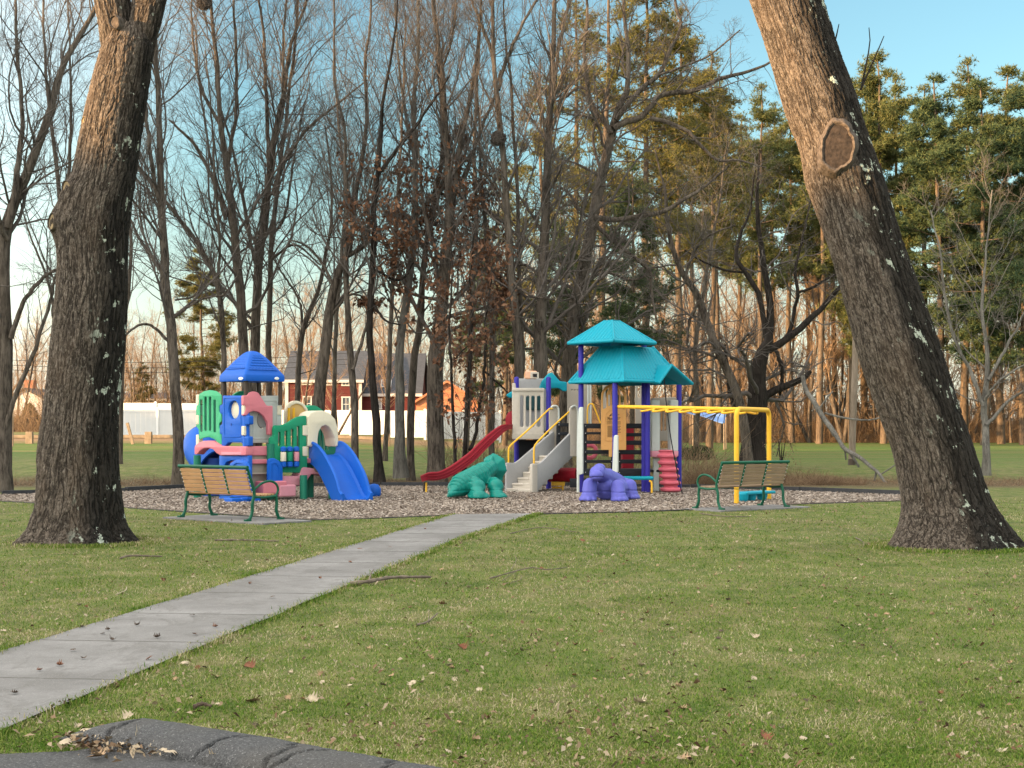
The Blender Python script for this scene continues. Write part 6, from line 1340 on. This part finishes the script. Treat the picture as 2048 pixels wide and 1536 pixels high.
row = sorted([(1385, 100, 190, 1), (1440, 108, 160, 0), (1478, 112, 230, 1), (1515, 104, 170, 2), (1548, 116, 210, 0), (1580, 108, 190, 1), (1612, 118, 250, 2), (1640, 103, 150, 0), (1668, 112, 220, 1), (1705, 106, 160, 2), (1735, 115, 130, 3), (1765, 104, 110, 3), (1800, 112, 150, 2)])
for k, (px, Y, pt, kd) in enumerate(row):
    pine(px, Y, pt, kd, 'tall sunlit pine beyond the field, %s from the left in its row' % ords[k], 'needles', k*1.7)
row = [(1850, 108, 170, 2, 'needles'), (1885, 98, 150, 4, 'needles_dark'), (1925, 104, 120, 2, 'needles'), (1965, 96, 165, 3, 'needles_dark'), (2005, 102, 140, 3, 'needles'), (2045, 98, 150, 4, 'needles_dark'), (2090, 105, 140, 3, 'needles_dark')]
for k, (px, Y, pt, kd, mt) in enumerate(row):
    pine(px, Y, pt, kd, 'dense dark pine right of the leaning oak, %s from the left there' % ords[k], mt, k*2.3, 'dark pines at the right', 1.15)
pine(402, 118, 500, 3, 'rounded lone pine beyond the white fence at left', 'needles_olive', 1.0, 'pines far left', 1.3)
pine(285, 125, 725, 4, 'low bushy evergreen behind the white fence near the left oak', 'needles_olive', 2.0, 'pines far left', 1.6)
# bare woods far behind (several shared shapes)
def wood_mesh(seed, H):
    r = np.random.default_rng(seed); ns = 1+seed % 3; Ps = []
    for k in range(ns):
        d = np.array([[r.normal(0, .18), r.normal(0, .18), 1.]]) if ns > 1 else np.array([[r.normal(0, .06), 0, 1.]])
        Ps.append(grow(np.zeros((1, 3)), d, np.array([H*r.uniform(.85, 1)]), 16, r, .05, .055)[0])
    P = np.stack(Ps); Rr = np.repeat((np.linspace(.15, .02, 16)*H/14)[None], ns, 0); L = np.full(ns, H)
    P1, R1, L1 = spawn(P, Rr, L*.8, np.full(ns, int(24/ns)+5), r, .2, .99, (.7, .2), (.18, .42), .45, 8, .09, .13, .010)
    P2, R2, L2 = spawn(P1, R1, L1, np.full(len(P1), 9), r, .15, 1, (.7, .25), (.3, .6), .5, 5, .08, .15, .0065)
    P3, R3, L3 = spawn(P2, R2, np.maximum(L2, .8), np.full(len(P2), 5), r, .1, 1, (.7, .25), (.4, .7), .6, 3, .05, .15, .005)
    v, q = tubes_np(P, Rr, 7); v2, q2 = join([(P1, R1, 4), (P2, R2, 3), (P3, R3, 3)])
    return mesh_np('trunk', v, q, True), mesh_np('crown', v2, q2)
WV = []
for s in range(6):
    a, b = wood_mesh(300+s, 14); a.materials.append(M['bark']); b.materials.append(M['twig_warm']); WV.append((a, b))
def far_tree(px, Y, py_top, k, label, group):
    x = (px-1024)/FPX*Y; z0 = float(gz(x, Y)); s = (EYE-(py_top-HOR)/FPX*Y-z0)/14
    t = thing('bare_tree', (x, Y, z0-.1), label, 'tree', group, k*1.3); t.scale = (s, s, s)
    for nm, me in zip(('trunk', 'crown'), WV[k % 6]):
        o = bpy.data.objects.new(nm, me); COL.objects.link(o); o.parent = t
rr_ = np.random.default_rng(5)
xsL = np.sort(np.concatenate([np.linspace(-60, 560, 32)+rr_.uniform(-9, 9, 32)]))
for k, px in enumerate(xsL): far_tree(px, rr_.uniform(112, 150), rr_.uniform(560, 690), k, 'bare tree in the low far woods beyond the white fence', 'far bare trees beyond the fence')
for k, px in enumerate(np.linspace(580, 1010, 18)): far_tree(px+rr_.uniform(-9, 9), rr_.uniform(122, 150), rr_.uniform(520, 660), k+2, 'bare tree in the woods rising behind the red houses', 'far bare trees behind the houses')
for k, px in enumerate(np.linspace(1000, 1400, 18)): far_tree(px+rr_.uniform(-9, 9), rr_.uniform(104, 140), rr_.uniform(380, 640), k+1, 'bare tree in the sunlit woods behind the play structure', 'far bare trees behind the play structure')
for k, px in enumerate(np.linspace(1390, 2080, 34)): far_tree(px+rr_.uniform(-9, 9), rr_.uniform(108, 135), rr_.uniform(430, 640), k+3, 'bare tree among the pines beyond the right field', 'far bare trees among the pines')
for k, (px, Y, pt) in enumerate(((592, 78, 600), (672, 84, 620), (776, 84, 610))): far_tree(px, Y, pt, k+1, 'thin leggy young tree screening the red house and white fence', 'young trees before the red house')
# brush along the wood edge, dead grass at the ditch (nobody could count it)
def brush(name, label, n, fx, h, w, mat, seed, arch=.5):
    r = np.random.default_rng(seed); xy = fx(r, n); z = gz(xy[:, 0], xy[:, 1]); p = np.stack([xy[:, 0], xy[:, 1], z-.02], 1)
    d = np.stack([r.normal(0, arch, n), r.normal(0, arch, n), np.ones(n)], 1); L = r.uniform(h[0], h[1], n)*np.clip(np.array([.75+1.5*mnoise.noise(Vector((a*.45, b*.45, seed))) for a, b in xy]), .3, 1.5)
    P = grow(p, d, L, 5, r, -.06, .22); v, q = tubes_np(P, np.repeat((np.linspace(1, .4, 5)*w)[None], n, 0), 3)
    tag(link(name, mesh_np(name, v, q), M[mat]), label, kind='stuff')
brush('wood_brush', 'tangled reddish brush along the edge of the far woods', 30000, lambda r, n: np.stack([r.uniform(3, 48, n), 108+r.gamma(2.0, 3.0, n)], 1), (.6, 3.2), .010, 'brush', 1, .45)
brush('wood_brush', 'tangled dry brush under the far trees at left and centre', 22000, lambda r, n: np.stack([r.uniform(-50, 6, n), 106+r.gamma(2, 5, n)], 1), (.8, 3.6), .011, 'brush', 2, .45)
brush('far_saplings', 'dense far sapling stems glowing between the pine trunks at right', 7000, lambda r, n: np.stack([r.uniform(2, 52, n), r.uniform(112, 138, n)], 1), (2.5, 9.5), .020, 'brush', 11, .16)
brush('far_saplings', 'dense low saplings of the far woods at left and centre', 7000, lambda r, n: np.stack([r.uniform(-60, 6, n), r.uniform(125, 150, n)], 1), (2.5, 9), .018, 'brush', 12, .2)
brush('thicket', 'dry thicket in the gap between the fence and the play structure', 9000, lambda r, n: np.stack([r.uniform(.5, 9, n), r.uniform(84, 104, n)], 1), (.6, 2.8), .009, 'brush', 6, .45)
brush('ditch_grass', 'flattened dead grass and brambles in the ditch behind the play area', 13000, lambda r, n: (lambda y: np.stack([r.uniform(-.36, .37, n)*y, y], 1))(r.uniform(41.4, 45.0, n)), (.08, .34), .0045, 'brush', 3, 1.5)
brush('ditch_bramble', 'reddish brambles heaped in the ditch behind the right bench', 9000, lambda r, n: (lambda y: np.stack([y*r.uniform(.12, .235, n), y], 1))(r.uniform(41.9, 44.2, n)), (.2, .6), .0045, 'brush', 4, 1.1)
brush('understory', 'thin leggy brush between the tree trunks behind the play area', 1500, lambda r, n: (lambda y: np.stack([r.uniform(-.05, .14, n)*y, y], 1))(r.uniform(42.5, 52, n)), (.5, 2.2), .006, 'twig_warm' if False else 'brush', 5, .4)
# added leaf masses, unseen at left, shaped to shade lawn and fence from low sun
def shade_wood(name, s0, q0, q1, hfun, n, seed, depth=7.0):
    r = np.random.default_rng(seed); q = r.uniform(q0, q1, n); s = s0-r.uniform(0, depth, n); d = np.array([*SUN_D])/np.linalg.norm(SUN_D); p = np.array([-d[1], d[0]])
    xy = s[:, None]*d+q[:, None]*p; h = np.array([hfun(a) for a in q])*(1+.10*np.array([mnoise.noise(Vector((a*.35, 0, seed))) for a in q]))
    c = np.stack([xy[:, 0], xy[:, 1], h*r.random(n)**.8], 1)
    o = leaf_quads(name, c, r, .42, M['needles_dark'], None, False, .8); tag(o, 'unseen leaf mass added left of the park to block the sun', kind='stuff')
# ------------------------------------------------------------------ added shade blockers (unseen, off to the left), houses, fences, street things
shade_wood('shade_blockers', -56, -45, 66, lambda q: np.interp(q, [-45, 0, 10, 14, 22, 25, 30, 50, 62, 66], [16, 15.2, 14.6, 13.6, 13.6, 15.8, 19.5, 22.5, 16.5, 8]), 150000, 3)
shade_wood('shade_blockers', -22, 88.6, 99, lambda q: 8.0, 16000, 4, 4)
def gp(px, Y): x = (px-1024)/FPX*Y; return np.array([x, Y, float(gz(x, Y))])
# white vinyl fences
def vinyl(label, x0, x1, Y0, Y1, top0, top1, pitch=2.35):
    a, b = gp(x0, Y0), gp(x1, Y1); n = max(1, int(round(np.linalg.norm(b-a)/pitch))); t = thing('vinyl_fence', a, label, 'fence')
    for k in range(n+1):
        f = k/n; p = a+(b-a)*f; tp = EYE-((top0+(top1-top0)*f)-HOR)/FPX*p[1]; p[2] = float(gz(p[0], p[1]))
        m = MB(); m.box([p[0], p[1], (p[2]+tp+.06)/2], (.15, .15, tp+.06-p[2])); m.box([p[0], p[1], tp+.075], (.19, .19, .03)); m.add([[p[0]-.085, p[1]-.085, tp+.09], [p[0]+.085, p[1]-.085, tp+.09], [p[0]+.085, p[1]+.085, tp+.09], [p[0]-.085, p[1]+.085, tp+.09], [p[0], p[1], tp+.15]], [(0, 1, 4), (1, 2, 4), (2, 3, 4), (3, 0, 4)])
        m.build('post', M['vinyl'], t)
        if k < n:
            q = a+(b-a)*((k+1)/n); tq = EYE-((top0+(top1-top0)*(k+1)/n)-HOR)/FPX*q[1]; d = (q-p)/np.linalg.norm((q-p)[:2]); zb = p[2]+.05; m = MB()
            L = np.linalg.norm((q-p)[:2])-.15; nb = 8
            for j in range(nb):
                c = p+d*(.075+L*(j+.5)/nb); m.bar([c[0]-d[0]*L/nb*.485, c[1]-d[1]*L/nb*.485, (zb+tp-.1)/2], [c[0]+d[0]*L/nb*.485, c[1]+d[1]*L/nb*.485, (zb+tp-.1)/2], .03, tp-.1-zb)
            for z in (zb+.06, tp-.06): m.bar(np.array([p[0], p[1], z])+np.array([*d[:2], 0])*.075, np.array([q[0], q[1], z])-np.array([*d[:2], 0])*.075, .06, .13)
            m.build('panel', M['vinyl'], t)
vinyl('long white vinyl fence in front of the red house', 405, 850, 92, 92, 819, 822)
vinyl('white vinyl fence in front of the rust coloured barn', 853, 1000, 93, 96, 823, 825)
vinyl('white vinyl fence at left with tree shadows', 226, 402, 88, 90, 820, 818)
vinyl('taller white vinyl fence standing behind the left fence', 222, 400, 99, 99, 806, 808)
# timber rail fence
t = thing('rail_fence', gp(-40, 74), 'low weathered timber rail fence along the far road', 'fence'); pts = [gp(x, 74) for x in range(-60, 860, 119)]
for k, p in enumerate(pts):
    m = MB(); m.box(p+[0, 0, .28], (.34, .20, .62)); m.build('post', M['fence_wood'], t, bevel=.02)
    if k < len(pts)-1: q = pts[k+1]; m = MB(); m.bar(p+[.17, 0, .36], q+[-.17, 0, .36], .12, .16); m.build('rail', M['fence_wood'], t, bevel=.015)
m = MB(); p = gp(266, 73); m.bar(p, p+np.array([-.28, 0, 1.05]), .14, .10, (0, 1, 0)); tag(m.build('leaning_stake', M['fence_wood'], None, bevel=.01), 'yellowish leaning wooden stake beside the rail fence', 'stake')
m = MB(); p = gp(26, 70); m.tube([p, p+[0, 0, 1.6]], .03, 8); m.box(p+[0, 0, 1.62], (.08, .06, .08)); tag(m.build('marker_post', M['pole'], None, True), 'thin grey marker post between the left frame edge tree and oak', 'post')
# utility pole, wires
m = MB(); p = gp(1703, 54); tp = W(1716, 430, 54); m.tube(crom([p-[0, 0, .2], (p+tp)/2+[.03, 0, 0], tp], 14), np.linspace(.125, .10, 14), 12); up_ = thing('utility_pole', p, 'straight pale wooden pole between the gnarled tree and the leaning oak', 'pole')
m.build('shaft', M['pole'], up_, True); m = MB(); m.tube([p-[0, 0, .1], p+[.01, 0, .22]], .136, 12); m.build('base_sleeve', M['brown'], up_, True)
for k, (y0, y1, w) in enumerate(((712, 706, 'upper'), (722, 718, 'middle'), (731, 728, 'lower'))):
    m = MB(); a, b = W(-150, y0, 93), W(700, y1-30*0, 96); P = [a+(b-a)*f-np.array([0, 0, .5*math.sin(math.pi*f)]) for f in np.linspace(0, 1, 30)]
    m.tube(P, .016, 5); tag(m.build('power_line', M['wire'], None, True), '%s of the thin power lines crossing behind the huge left oak' % w, 'cable', 'power lines')
# houses -------------------------------------------------------------------
def window(parent, px0, px1, py0, py1, Y, mun=2, rows=2):
    a, b = W(px0, py1, Y), W(px1, py0, Y); c = (a+b)/2; w, h = b[0]-a[0], b[2]-a[2]; f = MB(); t = .09
    f.box([c[0], Y-.03, a[2]+t/2], (w+.04, .10, t)); f.box([c[0], Y-.03, b[2]-t/2], (w+.04, .10, t))
    for x in (a[0]+t/2, b[0]-t/2): f.box([x, Y-.03, c[2]], (t, .10, h-2*t))
    for k in range(1, mun): f.box([a[0]+w*k/mun, Y-.02, c[2]], (.035, .05, h-2*t))
    for k in range(1, rows): f.box([c[0], Y-.022, a[2]+h*k/rows], (w-2*t, .045, .045))
    fr = f.build('window', M['trim'], parent); p = MB(); p.box([c[0], Y+.005, c[2]], (w-.1, .02, h-.1)); p.build('pane', M['glass'], fr)
def gable_house(label, x0, x1, Y, py_e, py_r, wall, depth=7, cat='house', ridge='x', base_drop=.3, roofm='roof', over=.25):
    """ridge 'x': roof slope faces the viewer; 'y': gable faces the viewer"""
    a, b = gp(x0, Y), gp(x1, Y); z0 = min(a[2], b[2])-base_drop; ze, zr = EYE-(py_e-HOR)/FPX*Y, EYE-(py_r-HOR)/FPX*Y
    t = thing('house', ((a[0]+b[0])/2, Y, z0), label, cat); m = MB(); X0, X1, Y1 = a[0], b[0], Y+depth; ym, xm = Y+depth/2, (X0+X1)/2
    if ridge == 'x':
        V = [[X0, Y, z0], [X1, Y, z0], [X1, Y1, z0], [X0, Y1, z0], [X0, Y, ze], [X1, Y, ze], [X1, Y1, ze], [X0, Y1, ze], [X0, ym, zr], [X1, ym, zr]]
        m.add(V, [(0, 1, 5, 4), (1, 2, 6, 9, 5), (2, 3, 7, 6), (3, 0, 4, 8, 7)]); m.build('wall', M[wall], t)
        m = MB(); s = (zr-ze)/(ym-Y); o = over
        for (ya, yb, za, zb) in ((Y-o, ym, ze-s*o, zr), (Y1+o, ym, ze-s*o, zr)):
            m.add([[X0-o, ya, za], [X1+o, ya, za], [X1+o, yb, zb], [X0-o, yb, zb], [X0-o, ya, za+.14], [X1+o, ya, za+.14], [X1+o, yb, zb+.14], [X0-o, yb, zb+.14]], [(0, 1, 2, 3), (4, 5, 6, 7), (0, 1, 5, 4), (1, 2, 6, 5), (3, 0, 4, 7)])
        r_ = m.build('roof', M[roofm], t); m = MB(); m.box([xm, Y-o-.015, ze-s*o+.05], (X1-X0+2*o, .03, .20)); m.build('fascia', M['trim'], r_)
    else:
        V = [[X0, Y, z0], [X1, Y, z0], [X1, Y1, z0], [X0, Y1, z0], [X0, Y, ze], [X1, Y, ze], [X1, Y1, ze], [X0, Y1, ze], [xm, Y, zr], [xm, Y1, zr]]
        m.add(V, [(0, 1, 5, 8, 4), (1, 2, 6, 5), (2, 3, 7, 9, 6), (3, 0, 4, 7)]); m.build('wall', M[wall], t)
        m = MB(); s = (zr-ze)/(xm-X0); o = over
        for (xa, sg) in ((X0-o, 1), (X1+o, -1)):
            za = ze-s*o; m.add([[xa, Y-o, za], [xm, Y-o, zr], [xm, Y1+o, zr], [xa, Y1+o, za], [xa, Y-o, za+.16], [xm, Y-o, zr+.16], [xm, Y1+o, zr+.16], [xa, Y1+o, za+.16]], [(0, 1, 2, 3), (4, 5, 6, 7), (0, 1, 5, 4), (1, 2, 6, 5), (2, 3, 7, 6), (3, 0, 4, 7)])
        m.build('roof', M[roofm], t)
    return t
h1 = gable_house('dark red clapboard house with grey roof and white trimmed windows', 573, 721, 104, 760, 700, 'siding_red', 7.5)
Yh = 104
for w_ in ((604, 624, 757, 770), (646, 664, 758, 771), (683, 700, 757, 772)): window(h1, *w_, Yh, 2, 2)
for w_ in ((605, 624, 792, 822), (683, 701, 793, 824)): window(h1, *w_, Yh, 2, 2)
for x in (573.5, 720.5): m = MB(); a, b = W(x, 762, Yh), gp(x, Yh); m.box([a[0], Yh-.02, (a[2]+b[2])/2], (.22, .05, a[2]-b[2])); m.build('corner_board', M['trim'], h1)
h2 = gable_house('low red wing with steep dark grey roof and one skylight', 724, 838, 105, 787, 704, 'siding_red', 9)
window(h2, 755, 764, 797, 819, 105, 2, 2)
sk = (787-772)/(787-704); c = np.array([(775-1024)/FPX*107, 105+4.5*sk, 0]); ze, zr = EYE-(787-HOR)/FPX*105, EYE-(704-HOR)/FPX*105
m = MB(); z = ze+(zr-ze)*sk+.2; s = (zr-ze)/4.5; nn = np.array([0, -s, 1])/math.hypot(1, s); ey = np.array([0, 1, s])/math.hypot(1, s); m.box([c[0], c[1], z], (.75, .95, .08), np.stack([[1, 0, 0], ey, nn], 1)); q = m.build('skylight', M['trim'], h2)
m = MB(); m.box(np.array([c[0], c[1], z])+nn*.05, (.58, .78, .03), np.stack([[1, 0, 0], ey, nn], 1)); m.build('pane', M['glass'], q)
h3 = gable_house('rust orange gabled barn glowing in the low sun', 832, 957, 101, 805, 765, 'siding_orange', 8, 'barn', 'y', .3, 'siding_orange')
h4 = gable_house('small white house with dark gable roof at far left', 8, 92, 125, 800, 779, 'siding_white', 7, 'house', 'y', .4)
m = MB(); c = W(60, 772, 128); m.box(c, (.8, .8, 1.0)); m.build('chimney', M['brick'], h4)
h5 = gable_house('pale house roof showing over the white fence at left', 236, 330, 128, 800, 786, 'siding_white', 7)
# conical evergreen, bin, tarp, bushes
def leaf_bush(name, c, rad, h, n, label, cat, mat, seed, cone=False, s=.07):
    r = np.random.default_rng(seed); t = thing(name, c, label, cat)
    u_ = r.random(n); a = r.uniform(0, 6.28, n); k = (1-u_)**.7 if cone else np.sqrt(np.clip(1-(2*u_-.85)**2/1.4, .05, 1)); rr = rad*k*r.uniform(.55, 1.05, n)*(1+.2*np.sin(a*3+u_*9))
    P = np.stack([c[0]+rr*np.cos(a), c[1]+rr*np.sin(a), c[2]+u_*h], 1); leaf_quads('leaves', P, r, s, M[mat], t)
    m = MB(); 
    for j in range(4): m.tube([np.array(c), np.array(c)+[r.normal(0, rad*.3), r.normal(0, rad*.3), h*.7]], [.03, .01], 5)
    m.build('stem', M['bark_dark'], t); return t
leaf_bush('conical_shrub', gp(60, 116), .95, 2.0, 2600, 'dark cone shaped evergreen in front of the white house', 'shrub', 'needles_dark', 1, True, .16)
leaf_bush('round_shrub', gp(38, 116), .75, .9, 900, 'small round dark shrub left of the conical evergreen', 'shrub', 'needles_dark', 2, False, .14)
b_ = thing('rubbish_bin', gp(62, 112), 'dark wheeled rubbish bin standing by the far road', 'bin'); c = gp(62, 112)
m = MB(); m.add([[c[0]+x*w, c[1]+y*w, c[2]+z] for z, w in ((.05, .26), (1.0, .34)) for x, y in ((-1, -1), (1, -1), (1, 1), (-1, 1))], [(3, 2, 1, 0), (4, 5, 6, 7), (0, 1, 5, 4), (1, 2, 6, 5), (2, 3, 7, 6), (3, 0, 4, 7)]); m.build('body', M['bin'], b_, bevel=.02)
m = MB(); m.box(c+[0, -.02, 1.05], (.74, .78, .08)); m.build('lid', M['bin'], b_, bevel=.03)
tt = [W(1365, 822, 92), W(1372, 820, 95), W(1451, 825, 95), W(1452, 838, 92), W(1420, 845, 90), W(1400, 841, 90)]
m = MB(); V = []; N_ = 16
for i in range(N_+1):
    for j in range(N_//2+1):
        a, b = i/N_, j/(N_//2); p = (W(1362, 821, 80)*(1-a)+W(1449, 847, 80)*a)*(1-b)+(W(1385, 818, 83)*(1-a)+W(1453, 824, 83)*a)*b
        V.append(p-np.array([0, 0, .12*math.sin(math.pi*a)*math.sin(math.pi*b)+.03*math.sin(9*a+5*b)]))
k = N_//2+1
m.add(V, [(i*k+j, (i+1)*k+j, (i+1)*k+j+1, i*k+j+1) for i in range(N_) for j in range(N_//2)]); ta = thing('tarp_shelter', gp(1405, 81), 'pale blue tarp stretched in the brush behind the overhead bars', 'tarp'); o = m.build('tarp', M['tarp'], ta, True)
so = o.modifiers.new('solid', 'SOLIDIFY'); so.thickness = .015
for px, py, Y in ((1364, 822, 80), (1448, 846, 80), (1386, 819, 83), (1452, 825, 83)):
    m = MB(); p = W(px, py, Y); m.tube([[p[0], p[1], float(gz(p[0], p[1]))-.1], p], .035, 7); m.build('pole', M['pole'], ta, True)
leaf_bush('low_shrub', gp(1400, 60), .55, .55, 1300, 'larger low green shrub on the grass left of the right bench', 'shrub', 'shrub', 5, False, .05)
leaf_bush('low_shrub', gp(1378, 61), .40, .45, 800, 'smaller low green shrub behind the violet post', 'shrub', 'shrub', 6, False, .05)
leaf_bush('vine_bush', gp(1562, 50.5), .55, 1.3, 500, 'thin leafless bush right of the gnarled old tree', 'shrub', 'brush', 7, False, .03)
